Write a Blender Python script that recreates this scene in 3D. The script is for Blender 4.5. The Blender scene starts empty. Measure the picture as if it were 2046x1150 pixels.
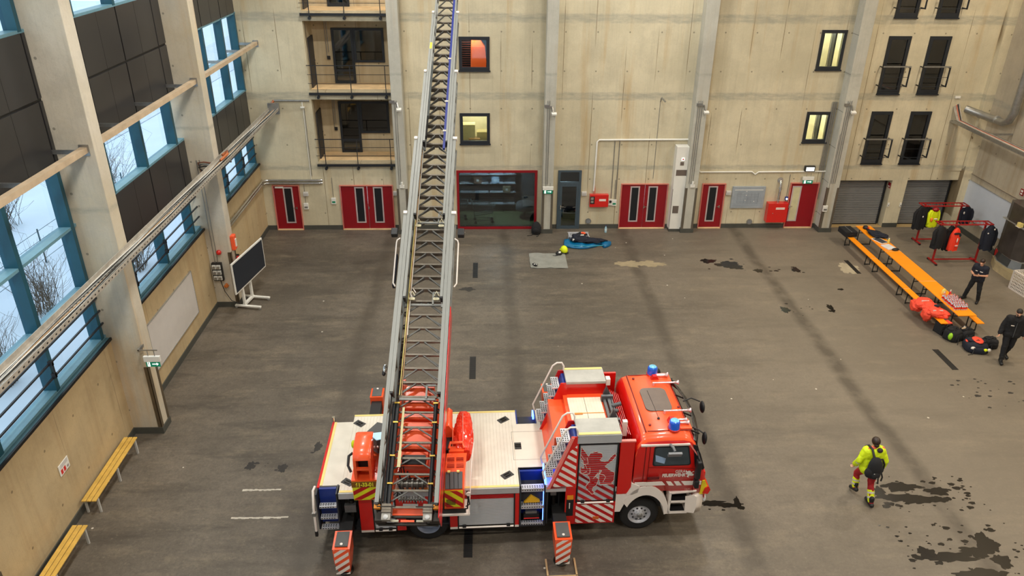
import bpy, math, random
from mathutils import Vector, Matrix, noise
random.seed(7)
SC = bpy.context.scene
COL = SC.collection
R = math.radians

# ---------------------------------------------------------------- camera, world, big lights, exposure
def camera():
    F, P, Y, Q, H = 1522.77, 0.469395, 0.0367786, 0.00993735, 13.2
    fwd = Vector((math.sin(Y)*math.cos(P), math.cos(Y)*math.cos(P), -math.sin(P)))
    rt = Vector((math.cos(Y), -math.sin(Y), 0)); up = rt.cross(fwd)
    r2 = rt*math.cos(Q) + up*math.sin(Q); u2 = -rt*math.sin(Q) + up*math.cos(Q)
    m = Matrix((r2, u2, -fwd)).transposed().to_4x4(); m.translation = (0, 0, H)
    cd = bpy.data.cameras.new('camera'); cd.sensor_width = 36; cd.lens = F/2046*36
    cd.clip_start = .1; cd.clip_end = 400
    c = bpy.data.objects.new('camera', cd); COL.objects.link(c); c.matrix_world = m; SC.camera = c
camera()
SC.view_settings.view_transform = 'Standard'; SC.view_settings.look = 'None'
SC.view_settings.gamma = 1; SC.view_settings.use_curve_mapping = False
SC.view_settings.exposure = 0.45
SC.cycles.use_denoising = True
SC.cycles.max_bounces = 7; SC.cycles.diffuse_bounces = 4; SC.cycles.glossy_bounces = 3
SC.cycles.transparent_max_bounces = 12; SC.cycles.sample_clamp_indirect = 6

W = bpy.data.worlds.new('overcast_winter_sky'); SC.world = W; W.use_nodes = True
nt = W.node_tree; bgn = nt.nodes['Background']
tc = nt.nodes.new('ShaderNodeTexCoord'); nz = nt.nodes.new('ShaderNodeTexNoise'); nz.inputs['Scale'].default_value = 2.5
cr = nt.nodes.new('ShaderNodeValToRGB'); cr.color_ramp.elements[0].color = (.72, .86, 1, 1); cr.color_ramp.elements[1].color = (.93, .98, 1, 1)
nt.links.new(tc.outputs['Generated'], nz.inputs['Vector']); nt.links.new(nz.outputs['Fac'], cr.inputs['Fac'])
nt.links.new(cr.outputs['Color'], bgn.inputs['Color']); bgn.inputs['Strength'].default_value = 1.45

def area(name, loc, sx, sy, power, col, rot=(0, 0, 0)):
    l = bpy.data.lights.new(name, 'AREA'); l.shape = 'RECTANGLE'; l.size = sx; l.size_y = sy; l.energy = power; l.color = col
    o = bpy.data.objects.new(name, l); o.location = loc; o.rotation_euler = rot; COL.objects.link(o); return o
WARM, NEUT = (1.0, .87, .68), (1.0, .97, .90)
LAMPS = [(x, y) for y in (4, 13, 22, 29) for x in (-4.5, 6, 18.8)]
LAMP_Z = 15.6
for x, y in LAMPS:
    area('hall_lamp_light', (x, y, LAMP_Z-.12), 1.6, .5, (560 if x > 12 else 480)*(1 if y < 29 else (.35 if x > 12 else .75)), WARM if x > 12 else NEUT)

# ---------------------------------------------------------------- materials
MATS = {}
def lin(c):
    return tuple((v/12.92 if v <= .04045 else ((v+.055)/1.055)**2.4) for v in [x/255 for x in c])
class NT:
    def __init__(s, m): s.t = m.node_tree; s.n = s.t.nodes
    def new(s, typ, **k):
        n = s.n.new('ShaderNode'+typ)
        for a, v in k.items(): setattr(n, a, v)
        return n
    def link(s, a, b): s.t.links.new(a, b)
    def math(s, op, a, b=None, c=None):
        n = s.new('Math', operation=op)
        for i, v in enumerate((a, b, c)):
            if v is None: continue
            if isinstance(v, (int, float)): n.inputs[i].default_value = v
            else: s.link(v, n.inputs[i])
        return n.outputs[0]
    def mix(s, f, a, b):
        n = s.new('Mix', data_type='RGBA')
        for i, v in ((0, f), (6, a), (7, b)):
            if isinstance(v, (int, float)): n.inputs[i].default_value = v
            elif isinstance(v, tuple): n.inputs[i].default_value = (*v, 1)
            else: s.link(v, n.inputs[i])
        return n.outputs[2]
    def noise(s, vec, scale, detail=4, rough=.6, sc=None):
        if sc:
            mp = s.new('Mapping'); mp.inputs['Scale'].default_value = sc; s.link(vec, mp.inputs['Vector']); vec = mp.outputs[0]
        n = s.new('TexNoise'); n.inputs['Scale'].default_value = scale; n.inputs['Detail'].default_value = detail
        n.inputs['Roughness'].default_value = rough; s.link(vec, n.inputs['Vector']); return n.outputs['Fac']
    def ramp(s, f, a, b):
        n = s.new('MapRange'); n.inputs[1].default_value = a; n.inputs[2].default_value = b; n.clamp = True
        s.link(f, n.inputs[0]); return n.outputs[0]
def mat(name, c, rough=.5, metal=0, var=.12, scale=3, spec=.5, coat=0, bump=0, emis=None, alpha=None):
    if name in MATS: return MATS[name]
    m = bpy.data.materials.new(name); m.use_nodes = True; MATS[name] = m
    b = m.node_tree.nodes['Principled BSDF']; t = NT(m)
    co = t.new('TexCoord').outputs['Object']
    f = t.noise(co, scale, 5)
    c = lin(c); lo = tuple(v*(1-var) for v in c); hi = tuple(min(1, v*(1+var)) for v in c)
    t.link(t.mix(t.ramp(f, .3, .7), lo, hi), b.inputs['Base Color'])
    b.inputs['Roughness'].default_value = rough; b.inputs['Metallic'].default_value = metal
    b.inputs['Specular IOR Level'].default_value = spec
    if coat: b.inputs['Coat Weight'].default_value = coat; b.inputs['Coat Roughness'].default_value = .08
    if bump:
        bp = t.new('Bump'); bp.inputs['Strength'].default_value = bump; t.link(t.noise(co, scale*6, 4), bp.inputs['Height']); t.link(bp.outputs[0], b.inputs['Normal'])
    if emis: b.inputs['Emission Color'].default_value = (*lin(emis[0]), 1); b.inputs['Emission Strength'].default_value = emis[1]
    return m
def glass(name, tint=(200, 220, 225), refl=.12, dark=0.0):
    m = bpy.data.materials.new(name); m.use_nodes = True; MATS[name] = m; t = NT(m)
    for n in list(t.n):
        if n.type == 'BSDF_PRINCIPLED': t.n.remove(n)
    tr = t.new('BsdfTransparent'); tr.inputs['Color'].default_value = (*lin(tint), 1)
    gl = t.new('BsdfGlossy'); gl.inputs['Roughness'].default_value = .03
    fr = t.new('Fresnel'); fr.inputs['IOR'].default_value = 1.5
    f = t.math('MULTIPLY_ADD', fr.outputs[0], .9, refl)
    mx = t.new('MixShader'); t.link(f, mx.inputs[0]); t.link(tr.outputs[0], mx.inputs[1]); t.link(gl.outputs[0], mx.inputs[2])
    out = [n for n in t.n if n.type == 'OUTPUT_MATERIAL'][0]; t.link(mx.outputs[0], out.inputs[0]); return m

def concrete(name, a, b, stain, bands=(), axis=0, joint=2.6, rough=.85, jamt=.5):
    """cast concrete: cloudy tone, vertical runs, formwork joints and tie holes, cold-joint bands"""
    m = bpy.data.materials.new(name); m.use_nodes = True; MATS[name] = m; t = NT(m); B = t.n['Principled BSDF']
    co = t.new('TexCoord').outputs['Object']; sp = t.new('SeparateXYZ'); t.link(co, sp.inputs[0])
    u = sp.outputs[axis]; z = sp.outputs[2]
    col = t.mix(t.ramp(t.noise(co, .35, 6, .65), .35, .68), lin(a), lin(b))
    col = t.mix(t.math('MULTIPLY', t.ramp(t.noise(co, 1.1, 6, .7),   .46, .7), .6), col, tuple(v*.7 for v in lin(a)))
    runs = t.math('MULTIPLY', t.ramp(t.noise(co, 1, 4, .6, (1.6, 1.6, .12)), .54, .74), .6)
    col = t.mix(runs, col, lin(stain))
    runs2 = t.math('MULTIPLY', t.ramp(t.noise(co, 1, 5, .7, (9, 9, .35)), .5, .8), .32)
    col = t.mix(runs2, col, tuple(v*.5 for v in lin(a)))
    spk = t.math('MULTIPLY', t.ramp(t.noise(co, 26, 3, .7), .55, .8), .35)
    col = t.mix(spk, col, tuple(v*.55 for v in lin(a)))
    wob = t.noise(co, .9, 3)
    uu = t.math('ADD', u, t.math('MULTIPLY', t.noise(co, .6, 2), .02))
    fr = t.math('ABSOLUTE', t.math('SUBTRACT', t.math('FRACT', t.math('DIVIDE', uu, joint)), .5))
    jl = t.math('MULTIPLY', t.math('LESS_THAN', fr, .011/joint), jamt)
    jl = t.math('MULTIPLY', jl, t.ramp(t.noise(co, 1, 2, .5, (.7, .7, .33)), .46, .56))
    col = t.mix(jl, col, tuple(v*.3 for v in lin(stain)))
    # tie holes
    du = t.math('SUBTRACT', t.math('FRACT', t.math('DIVIDE', u, 1.3)), .5); dz = t.math('SUBTRACT', t.math('FRACT', t.math('DIVIDE', z, 1.55)), .5)
    du = t.math('MULTIPLY', du, 1.3); dz = t.math('MULTIPLY', dz, 1.55)
    d2 = t.math('ADD', t.math('MULTIPLY', du, du), t.math('MULTIPLY', dz, dz))
    col = t.mix(t.math('MULTIPLY', t.math('LESS_THAN', d2, .0011), .7), col, tuple(v*.25 for v in lin(a)))
    for z0, z1 in bands:
        zz = t.math('ADD', z, t.math('MULTIPLY_ADD', t.noise(co, 3.5, 4, .7), .16, -.08))
        k = t.math('MULTIPLY', t.ramp(zz, z0-.04, z0+.04), t.ramp(zz, z1+.04, z1-.04))
        k = t.math('MULTIPLY', k, t.ramp(t.noise(co, 2, 5, .7, (.8, .8, 4)), .25, .62))
        col = t.mix(t.math('MULTIPLY', k, .6), col, lin((140, 140, 130)))
    t.link(col, B.inputs['Base Color']); B.inputs['Roughness'].default_value = rough
    bp = t.new('Bump'); bp.inputs['Strength'].default_value = .25; bp.inputs['Distance'].default_value = .02
    t.link(t.noise(co, 9, 5, .7), bp.inputs['Height']); t.link(bp.outputs[0], B.inputs['Normal'])
    return m
BANDS = ((5.8, 6.1), (8.88, 9.22), (2.76, 2.95), (12.0, 12.3))
M_back = concrete('back_wall_concrete', (214, 203, 174), (190, 180, 152), (180, 144, 86), BANDS, joint=1.28, jamt=.8)
M_left = concrete('left_wall_concrete', (196, 172, 130), (182, 162, 126), (170, 142, 102), (), axis=1)
M_right = concrete('right_wall_concrete', (186, 174, 152), (165, 155, 137), (140, 122, 92), ((5.7, 5.95),), axis=1)
M_colm = concrete('column_concrete', (190, 188, 176), (176, 172, 160), (170, 150, 116), ((6.9, 7.0),), joint=50)
M_coll = concrete('left_column_concrete', (206, 198, 182), (192, 178, 150), (190, 156, 108), ((6.5, 6.6),), joint=50)

def floor_mat():
    m = bpy.data.materials.new('worn_grey_brown_floor'); m.use_nodes = True; t = NT(m); B = t.n['Principled BSDF']
    co = t.new('TexCoord').outputs['Object']; sp = t.new('SeparateXYZ'); t.link(co, sp.inputs[0]); x = sp.outputs[0]
    col = t.mix(t.ramp(t.noise(co, .16, 5, .6), .35, .68), lin((82, 74, 64)), lin((118, 108, 95)))
    st = t.noise(co, 1, 6, .68, (.22, 1.15, 1))
    col = t.mix(t.math('MULTIPLY', t.ramp(st, .5, .7), .66), col, lin((46, 41, 36)))
    st2 = t.noise(co, 1, 6, .7, (.5, 1.6, 1))
    col = t.mix(t.math('MULTIPLY', t.ramp(st2, .52, .74), .55), col, lin((146, 132, 110)))
    col = t.mix(t.math('MULTIPLY', t.ramp(t.noise(co, 4, 8, .78), .47, .7), .5), col, lin((70, 63, 54)))
    col = t.mix(t.math('MULTIPLY', t.ramp(t.noise(co, 40, 3, .7), .5, .8), .3), col, lin((66, 60, 52)))
    col = t.mix(t.math('MULTIPLY', t.ramp(t.noise(co, 15, 8, .8), .46, .66), .42), col, lin((62, 56, 48)))
    col = t.mix(t.math('MULTIPLY', t.ramp(t.noise(co, 9, 8, .8), .55, .72), .4), col, lin((158, 147, 128)))
    # paler tone towards the shutters, its edge warped by noise
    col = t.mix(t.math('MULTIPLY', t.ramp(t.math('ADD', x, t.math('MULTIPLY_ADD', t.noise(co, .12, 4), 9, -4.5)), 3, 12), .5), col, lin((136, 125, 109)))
    # dirt tracks along the joints between the hall's bays
    xw = t.math('ADD', x, t.math('MULTIPLY_ADD', t.noise(co, .25, 3), .5, -.25))
    for xc in (-4.2, .87, 6.04, 11.2):
        d = t.math('ABSOLUTE', t.math('SUBTRACT', xw, xc))
        k = t.math('MULTIPLY', t.ramp(d, .36, .1), t.ramp(t.noise(co, 1.4, 4), .25, .55))
        col = t.mix(t.math('MULTIPLY', k, .72), col, lin((72, 64, 54)))
    # pale dust specks
    v = t.new('TexVoronoi'); v.inputs['Scale'].default_value = .9; t.link(co, v.inputs['Vector'])
    col = t.mix(t.math('MULTIPLY', t.math('LESS_THAN', v.outputs['Distance'], .028), .8), col, lin((215, 208, 192)))
    t.link(col, B.inputs['Base Color'])
    t.link(t.math('MULTIPLY_ADD', t.noise(co, 1.5, 4), .35, .38), B.inputs['Roughness'])
    bp = t.new('Bump'); bp.inputs['Strength'].default_value = .12; t.link(t.noise(co, 6, 5), bp.inputs['Height']); t.link(bp.outputs[0], B.inputs['Normal'])
    return m
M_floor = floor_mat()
M_base = mat('dark_grey_skirting_paint', (72, 72, 66), .6)
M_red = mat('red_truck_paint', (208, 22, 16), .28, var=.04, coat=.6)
M_oran = mat('luminous_red_paint', (250, 92, 44), .32, var=.04, coat=.5)  # orange; on the truck, its red with overhead light put into the colour
M_dred = mat('dark_red_door', (138, 10, 24), .4, var=.06)
M_redf = mat('pale_red_door_edge', (206, 120, 104), .5)
M_tray = mat('galvanised_steel', (168, 168, 166), .38, .85, var=.15, scale=8)
M_alu = mat('brushed_aluminium', (188, 190, 190), .35, .7, var=.08, scale=10)
M_alup = mat('pale_aluminium_panel', (186, 188, 190), .42, .25, var=.05)
M_white = mat('white_paint', (226, 224, 216), .5, var=.04)
M_black = mat('black_plastic', (24, 24, 26), .5)
M_blackr = mat('black_rubber', (30, 29, 28), .8)
M_dark = mat('anthracite_metal', (38, 42, 48), .45, .2)
M_gtray = mat('dull_galvanised', (176, 168, 156), .6, .25, var=.2, scale=6)
M_teal = mat('teal_window_frame', (24, 76, 92), .4, .1)
M_sill = mat('pale_teal_sill', (96, 136, 150), .45)
M_panel = mat('black_cladding_panel', (44, 43, 44), .32, var=.1, scale=.6)
M_seam = mat('panel_seam', (18, 18, 19), .5)
M_lad = mat('grey_ladder_rail', (136, 137, 132), .5, .1, var=.05)
M_rung = mat('weathered_rung', (118, 110, 98), .5, .4, var=.25, scale=6)
M_steel = mat('dark_oiled_steel', (52, 48, 44), .4, .7)
M_deck = mat('cream_platform_planks', (226, 219, 203), .5, var=.05)
M_yel = mat('yellow_marking', (238, 216, 132), .5, var=.05)
M_ylime = mat('fluorescent_yellow', (226, 240, 20), .55, var=.06)
M_blue = mat('blue_beacon_glass', (12, 92, 214), .12, var=.15, coat=1)
M_blu = mat('blue_compartment_paint', (22, 50, 132), .4)  # plain blue, also LED light painted into the staircase lining
M_oratab = mat('orange_table_top', (255, 150, 10), .42, var=.05)
M_wood = mat('varnished_ash_slat', (214, 172, 82), .4, var=.15, scale=5)
M_navy = mat('navy_fabric', (22, 26, 40), .85, bump=.3)
M_blackf = mat('black_fabric', (24, 24, 27), .9, bump=.3)
M_skin = mat('skin', (212, 158, 128), .5, var=.06)
M_gl = glass('window_glass', (225, 238, 244), .02)
M_gld = glass('dark_glass', (120, 132, 136), .08)
M_screen = mat('dark_screen', (22, 26, 32), .35, var=.1)
M_led = mat('blue_white_led', (120, 150, 255), .4, emis=((70, 110, 255), 6))
M_snow = mat('snow', (206, 218, 232), .9, var=.05, scale=.4)
M_twig = mat('bare_twig', (96, 84, 70), .9)
M_chrome = mat('chrome', (220, 220, 220), .15, 1)
M_green = mat('green_sign', (0, 132, 92), .5)
M_signw = mat('lit_white_pictogram', (245, 250, 245), .5, emis=((235, 250, 240), .8))

# ---------------------------------------------------------------- mesh building
class MB:
    def __init__(s): s.v = []; s.f = []; s.m = []; s.sm = []; s.mats = []; s.prim = []
    def mi(s, m):
        if m not in s.mats: s.mats.append(m)
        return s.mats.index(m)
    def add(s, vs, fs, m=None, smooth=False, X=None):
        b = len(s.v); k = s.mi(m); s.prim.append((b, len(s.f)))
        for p in vs: s.v.append(tuple(X @ Vector(p)) if X else tuple(p))
        for f in fs: s.f.append([i+b for i in f]); s.m.append(k); s.sm.append(smooth)
        return s
    def box(s, x0, x1, y0, y1, z0, z1, m=None, X=None):
        vs = [(x, y, z) for x in (x0, x1) for y in (y0, y1) for z in (z0, z1)]
        return s.add(vs, [(0, 1, 3, 2), (4, 6, 7, 5), (0, 4, 5, 1), (2, 3, 7, 6), (0, 2, 6, 4), (1, 5, 7, 3)], m, False, X)
    def cbox(s, c, sz, m=None, rot=(0, 0, 0), X=None):
        from mathutils import Euler
        T = Matrix.Translation(c) @ Euler(rot).to_matrix().to_4x4()
        if X: T = X @ T
        a, b, d = sz[0]/2, sz[1]/2, sz[2]/2
        return s.box(-a, a, -b, b, -d, d, m, T)
    def bar(s, p, q, w, h=None, m=None, up=(0, 0, 1)):
        h = h or w; p = Vector(p); q = Vector(q); d = q-p; L = d.length
        if L < 1e-6: return s
        d /= L; u = Vector(up)
        if abs(d.dot(u)) > .99: u = Vector((1, 0, 0))
        sd = d.cross(u).normalized(); u = sd.cross(d)
        T = Matrix((sd, d, u)).transposed().to_4x4(); T.translation = p
        return s.box(-w/2, w/2, 0, L, -h/2, h/2, m, T)
    def cyl(s, p, q, r, r2=None, n=12, m=None, cap=True, smooth=True):
        p = Vector(p); q = Vector(q); d = (q-p).normalized(); u = Vector((0, 0, 1)) if abs(d.z) < .9 else Vector((1, 0, 0))
        a = d.cross(u).normalized(); b = d.cross(a); r2 = r if r2 is None else r2
        vs = []
        for c, rr in ((p, r), (q, r2)):
            for i in range(n):
                t = 2*math.pi*i/n; vs.append(c+(a*math.cos(t)+b*math.sin(t))*rr)
        s.add(vs, [(i, (i+1) % n, n+(i+1) % n, n+i) for i in range(n)], m, smooth)
        if cap: s.add(vs[:n], [tuple(range(n))], m); s.add(vs[n:], [tuple(range(n))], m)
        return s
    def tube(s, pts, r, n=8, m=None, rad=None, closed=False):
        pts = [Vector(p) for p in pts]; N = len(pts); vs = []; pa = None
        for i, p in enumerate(pts):
            if closed: d = (pts[(i+1) % N]-pts[i-1]).normalized()
            else: d = (pts[min(i+1, N-1)]-pts[max(i-1, 0)]).normalized()
            if pa is None: u = Vector((0, 0, 1)) if abs(d.z) < .9 else Vector((1, 0, 0)); a = d.cross(u).normalized()
            else: a = (pa-d*pa.dot(d)).normalized()
            pa = a; b = d.cross(a); rr = rad[i] if rad else r
            for k in range(n): t = 2*math.pi*k/n; vs.append(p+(a*math.cos(t)+b*math.sin(t))*rr)
        fs = []
        for i in range(N if closed else N-1):
            j = (i+1) % N
            for k in range(n): fs.append((i*n+k, i*n+(k+1) % n, j*n+(k+1) % n, j*n+k))
        s.add(vs, fs, m, True)
        if not closed: s.add(vs[:n], [tuple(range(n))], m); s.add(vs[-n:], [tuple(range(n))], m)
        return s
    def loft(s, rings, m=None, smooth=True, cap=True, closed=True):
        n = len(rings[0]); vs = [p for r in rings for p in r]; fs = []
        for i in range(len(rings)-1):
            for k in range(n if closed else n-1): fs.append((i*n+k, i*n+(k+1) % n, (i+1)*n+(k+1) % n, (i+1)*n+k))
        s.add(vs, fs, m, smooth)
        if cap: s.add(rings[0], [tuple(range(n))], m); s.add(rings[-1], [tuple(range(n))], m)
        return s
    def prism(s, poly, a, b, ax='y', m=None, X=None):
        """polygon in the two other axes, extruded along ax from a to b"""
        def P(p, t):
            return (p[0], t, p[1]) if ax == 'y' else ((t, p[0], p[1]) if ax == 'x' else (p[0], p[1], t))
        n = len(poly); vs = [P(p, a) for p in poly]+[P(p, b) for p in poly]
        fs = [tuple(range(n)), tuple(range(2*n-1, n-1, -1))]+[(i, (i+1) % n, n+(i+1) % n, n+i) for i in range(n)]
        return s.add(vs, fs, m, False, X)
    def ell(s, c, r, m=None, nu=12, nv=8, X=None, fn=None):
        vs = []; c = Vector(c)
        if isinstance(r, (int, float)): r = (r, r, r)
        for j in range(nv+1):
            ph = math.pi*j/nv
            for i in range(nu):
                th = 2*math.pi*i/nu
                d = Vector((math.sin(ph)*math.cos(th), math.sin(ph)*math.sin(th), math.cos(ph)))
                k = fn(d) if fn else 1
                vs.append(c+Vector((d.x*r[0], d.y*r[1], d.z*r[2]))*k)
        fs = [(j*nu+i, j*nu+(i+1) % nu, (j+1)*nu+(i+1) % nu, (j+1)*nu+i) for j in range(nv) for i in range(nu)]
        return s.add(vs, fs, m, True, X)
    def lathe(s, prof, c=(0, 0, 0), n=16, m=None, X=None, smooth=True, cap=True):
        vs = []
        for r, z in prof:
            for i in range(n): t = 2*math.pi*i/n; vs.append((c[0]+r*math.cos(t), c[1]+r*math.sin(t), c[2]+z))
        fs = [(j*n+i, j*n+(i+1) % n, (j+1)*n+(i+1) % n, (j+1)*n+i) for j in range(len(prof)-1) for i in range(n)]
        s.add(vs, fs, m, smooth, X)
        k = len(prof)-1
        if not cap: return s
        if prof[0][0] > 1e-4: s.add(vs[:n], [tuple(range(n))], m, False, X)
        if prof[-1][0] > 1e-4: s.add(vs[k*n:], [tuple(range(n))], m, False, X)
        return s
    def build(s, name, m=None, parent=None, loc=None, bevel=0, rot=None):
        me = bpy.data.meshes.new(name); me.from_pydata(s.v, [], s.f)
        for x in s.mats: me.materials.append(x if x else m)      # faces given without a material use m
        me.polygons.foreach_set('material_index', s.m)
        me.polygons.foreach_set('use_smooth', s.sm); me.update()
        o = bpy.data.objects.new(name, me); COL.objects.link(o)
        if parent: o.parent = parent
        if loc: o.location = loc
        if rot: o.rotation_euler = rot
        if bevel:
            b = o.modifiers.new('soft_edges', 'BEVEL'); b.width = bevel; b.segments = 2; b.limit_method = 'ANGLE'; b.angle_limit = R(40)
        return o
def pieces(mb, gap=.004):
    """one builder per cluster of primitives that touch"""
    n = len(mb.prim); ends = mb.prim[1:]+[(len(mb.v), len(mb.f))]; bb = []
    for (v0, f0), (v1, f1) in zip(mb.prim, ends):
        P = mb.v[v0:v1]; bb.append([(min(p[i] for p in P)-gap, max(p[i] for p in P)+gap) for i in range(3)])
    par = list(range(n))
    def find(i):
        while par[i] != i: i = par[i]
        return i
    for i in range(n):
        for j in range(i):
            if all(bb[i][k][0] <= bb[j][k][1] and bb[j][k][0] <= bb[i][k][1] for k in range(3)): par[find(i)] = find(j)
    out = {}
    for i in range(n):
        q = out.setdefault(find(i), MB()); (v0, f0), (v1, f1) = mb.prim[i], ends[i]; b = len(q.v); q.prim.append((b, len(q.f)))
        q.v += mb.v[v0:v1]
        for f in range(f0, f1):
            q.f.append([x-v0+b for x in mb.f[f]]); q.m.append(q.mi(mb.mats[mb.m[f]])); q.sm.append(mb.sm[f])
    return list(out.values())
def each(name, mb, m, parent=None, bevel=0):
    return [q.build(name, m, parent, bevel=bevel) for q in pieces(mb)]
def tag(o, label=None, cat=None, group=None, kind=None):
    if label: o['label'] = label
    if cat: o['category'] = cat
    if group: o['group'] = group
    if kind: o['kind'] = kind
    return o
def thing(name, label, cat, loc=(0, 0, 0), rz=0, group=None, kind=None, parent=None):
    o = bpy.data.objects.new(name, None); o.empty_display_size = .2; COL.objects.link(o); o.location = loc; o.rotation_euler = (0, 0, rz)
    if parent: o.parent = parent
    return tag(o, label, cat, group, kind)
def struct(name, label, cat='', loc=(0, 0, 0), rz=0): return thing(name, label, cat or None, loc, rz, kind='structure')
def S(mb, name, m, label, parent=None, bevel=0): return tag(mb.build(name, m, parent, bevel=bevel), label, kind='structure' if not parent else None)
def dup(root, loc=None, rz=None, label=None, parent=None):
    c = root.copy(); COL.objects.link(c)
    if parent is not None: c.parent = parent
    if loc is not None: c.location = loc
    if rz is not None: c.rotation_euler = (0, 0, rz)
    if label: c['label'] = label
    for ch in list(root.children):
        dup(ch, parent=c)
    return c
def text(name, body, size, m, parent, loc, rot, ext=.002, align='CENTER', bold=0, sx=1):
    cu = bpy.data.curves.new(name, 'FONT'); cu.body = body; cu.size = size; cu.extrude = ext; cu.align_x = align; cu.offset = bold
    cu.materials.append(m); o = bpy.data.objects.new(name, cu); COL.objects.link(o); o.parent = parent; o.location = loc; o.rotation_euler = rot
    o.scale = (sx, 1, 1); bpy.context.view_layer.update(); me = bpy.data.meshes.new_from_object(o.evaluated_get(bpy.context.evaluated_depsgraph_get()))
    n = bpy.data.objects.new(name, me); COL.objects.link(n); n.parent = parent; n.location = loc; n.rotation_euler = rot; n.scale = (sx, 1, 1)
    bpy.data.objects.remove(o); return n
FRONT = (R(90), 0, 0)   # text standing upright, read from -y

def fbox(f, a, b, y0, y1, p, q):
    """frame member, set a hair behind the previous one so that crossing faces never coincide"""
    e = .0015*(len(f.prim) % 12); return f.box(a+e*.3, b-e*.3, y0+e, y1-e, p+e*.3, q-e*.3)

def grid_wall(mb, ax, c0, c1, u0, u1, z0, z1, holes, m):
    """wall slab between c0 and c1 along axis ax ('y' or 'x'); openings are (u0,u1,z0,z1)"""
    us = sorted({u0, u1, *[h[0] for h in holes], *[h[1] for h in holes]}); us = [u for u in us if u0 <= u <= u1]
    zs = sorted({z0, z1, *[h[2] for h in holes], *[h[3] for h in holes]}); zs = [z for z in zs if z0 <= z <= z1]
    def solid(i, j):
        if i < 0 or j < 0 or i >= len(us)-1 or j >= len(zs)-1: return False
        u = (us[i]+us[i+1])/2; z = (zs[j]+zs[j+1])/2
        return not any(h[0] < u < h[1] and h[2] < z < h[3] for h in holes)
    def P(u, c, z): return (u, c, z) if ax == 'y' else (c, u, z)
    for i in range(len(us)-1):
        for j in range(len(zs)-1):
            if not solid(i, j): continue
            a, b, p, q = us[i], us[i+1], zs[j], zs[j+1]
            for c in (c0, c1): mb.add([P(a, c, p), P(b, c, p), P(b, c, q), P(a, c, q)], [(0, 1, 2, 3)], m)
            for di, uu in ((-1, a), (1, b)):
                if not solid(i+di, j): mb.add([P(uu, c0, p), P(uu, c1, p), P(uu, c1, q), P(uu, c0, q)], [(0, 1, 2, 3)], m)
            for dj, zz in ((-1, p), (1, q)):
                if not solid(i, j+dj): mb.add([P(a, c0, zz), P(b, c0, zz), P(b, c1, zz), P(a, c1, zz)], [(0, 1, 2, 3)], m)
    return mb

# ================================================================ THE HALL
XL, XR, YB, YF, ZT = -9.75, 21.5, 31.95, -3.0, 15.9
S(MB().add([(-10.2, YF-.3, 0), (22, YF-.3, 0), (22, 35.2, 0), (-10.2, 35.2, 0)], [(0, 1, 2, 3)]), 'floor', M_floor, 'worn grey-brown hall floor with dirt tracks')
S(MB().box(-10.2, 22, YF-.3, 36, ZT, ZT+.3), 'ceiling', mat('ceiling_panels', (170, 168, 160), .8), 'pale hall ceiling')
wf = MB(); grid_wall(wf, 'y', YF, YF-.3, -10.2, 22, 0, ZT, [(x, x+4.2, 0, 4.6) for x in (-8, -2.4, 3.2, 8.8, 14.4)], M_right)
S(wf, 'wall_front', M_right, 'concrete wall behind the truck bays')
dm = mat('gate_panel', (150, 30, 30), .5)
for i, x in enumerate((-8, -2.4, 3.2, 8.8, 14.4)):
    g = struct('door_%d' % (20+i), 'sectional bay gate')
    MB().box(x, x+4.2, YF-.25, YF-.15, 0, 1.2).box(x, x+4.2, YF-.25, YF-.15, 3.4, 4.6).build('gate_panel', dm, g)
    MB().box(x, x+4.2, YF-.21, YF-.19, 1.2, 3.4).build('glazing', M_gl, g)

# ---- back wall with its openings
BAL = [(-7.23, -3.9, 3.0, 5.8), (-7.25, -3.9, 6.05, 8.9), (-7.28, -3.9, 9.16, 12.0)]
DOORS = [(-9.31, -8.18, 0, 2.07), (-6.4, -4.11, 0, 2.06), (3.15, 4.18, 0, 2.74), (5.98, 8.05, 0, 2.1), (9.6, 10.62, 0, 2.1), (13.56, 14.83, 0, 2.13)]
GAR = (-1.3, 2.24, 0, 2.74)
WINS = [(-1.1, .17, 3.93, 5.24), (-1.08, .17, 7.0, 8.33), (13.7, 14.75, 3.99, 5.31), (13.7, 14.75, 7.07, 8.65)]
FWIN = [(16.5, 17.42, 3.03, 5.33), (18.2, 19.11, 3.03, 5.33), (16.52, 17.46, 6.08, 8.42), (18.23, 19.14, 6.08, 8.42), (16.55, 17.48, 9.15, 11.5), (18.25, 19.18, 9.15, 11.5)]
SHUT = [(15.72, 18.14, 0, 2.24), (18.82, 21.12, 0, 2.25)]
wb = MB(); grid_wall(wb, 'y', YB, YB+.42, -10.2, 22, 0, ZT, BAL+DOORS+[GAR]+WINS+FWIN+SHUT, M_back)
S(wb, 'wall_back', M_back, 'stained cast concrete back wall')
for x0, x1, n in ((-3.86, -3.40, 1), (2.44, 2.90, 2), (8.70, 9.22, 3), (14.98, 15.50, 4)):
    c = struct('column_%d' % n, 'concrete column on the back wall')
    MB().box(x0, x1, 31.38, YB+.01, 0, ZT).build('shaft', M_colm, c, bevel=.015)
    g = MB()
    for xx in (x0-.01, x1-.085): g.box(xx, xx+.095, 31.365, 31.40, .2, 2.1)
    for xx in (x0-.012, x1-.003): g.box(xx, xx+.015, 31.38, 31.47, .2, 2.1)
    g.build('corner_guard', mat('corner_guard_steel', (104, 96, 84), .4, .3), c)
    MB().box(x0-.03, x1+.03, 31.35, 31.95, 0, .2).build('skirting', M_base, c)
    t = MB()
    for k in range(3 if n > 2 else 2): t.cyl((x0+.12+k*.08, 31.36, 2.3), (x0+.12+k*.08, 31.36, 5.9), .012, n=6)
    t.build('conduit', M_tray, c)
c = struct('column_5', 'wide concrete pier in the far corner')
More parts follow.
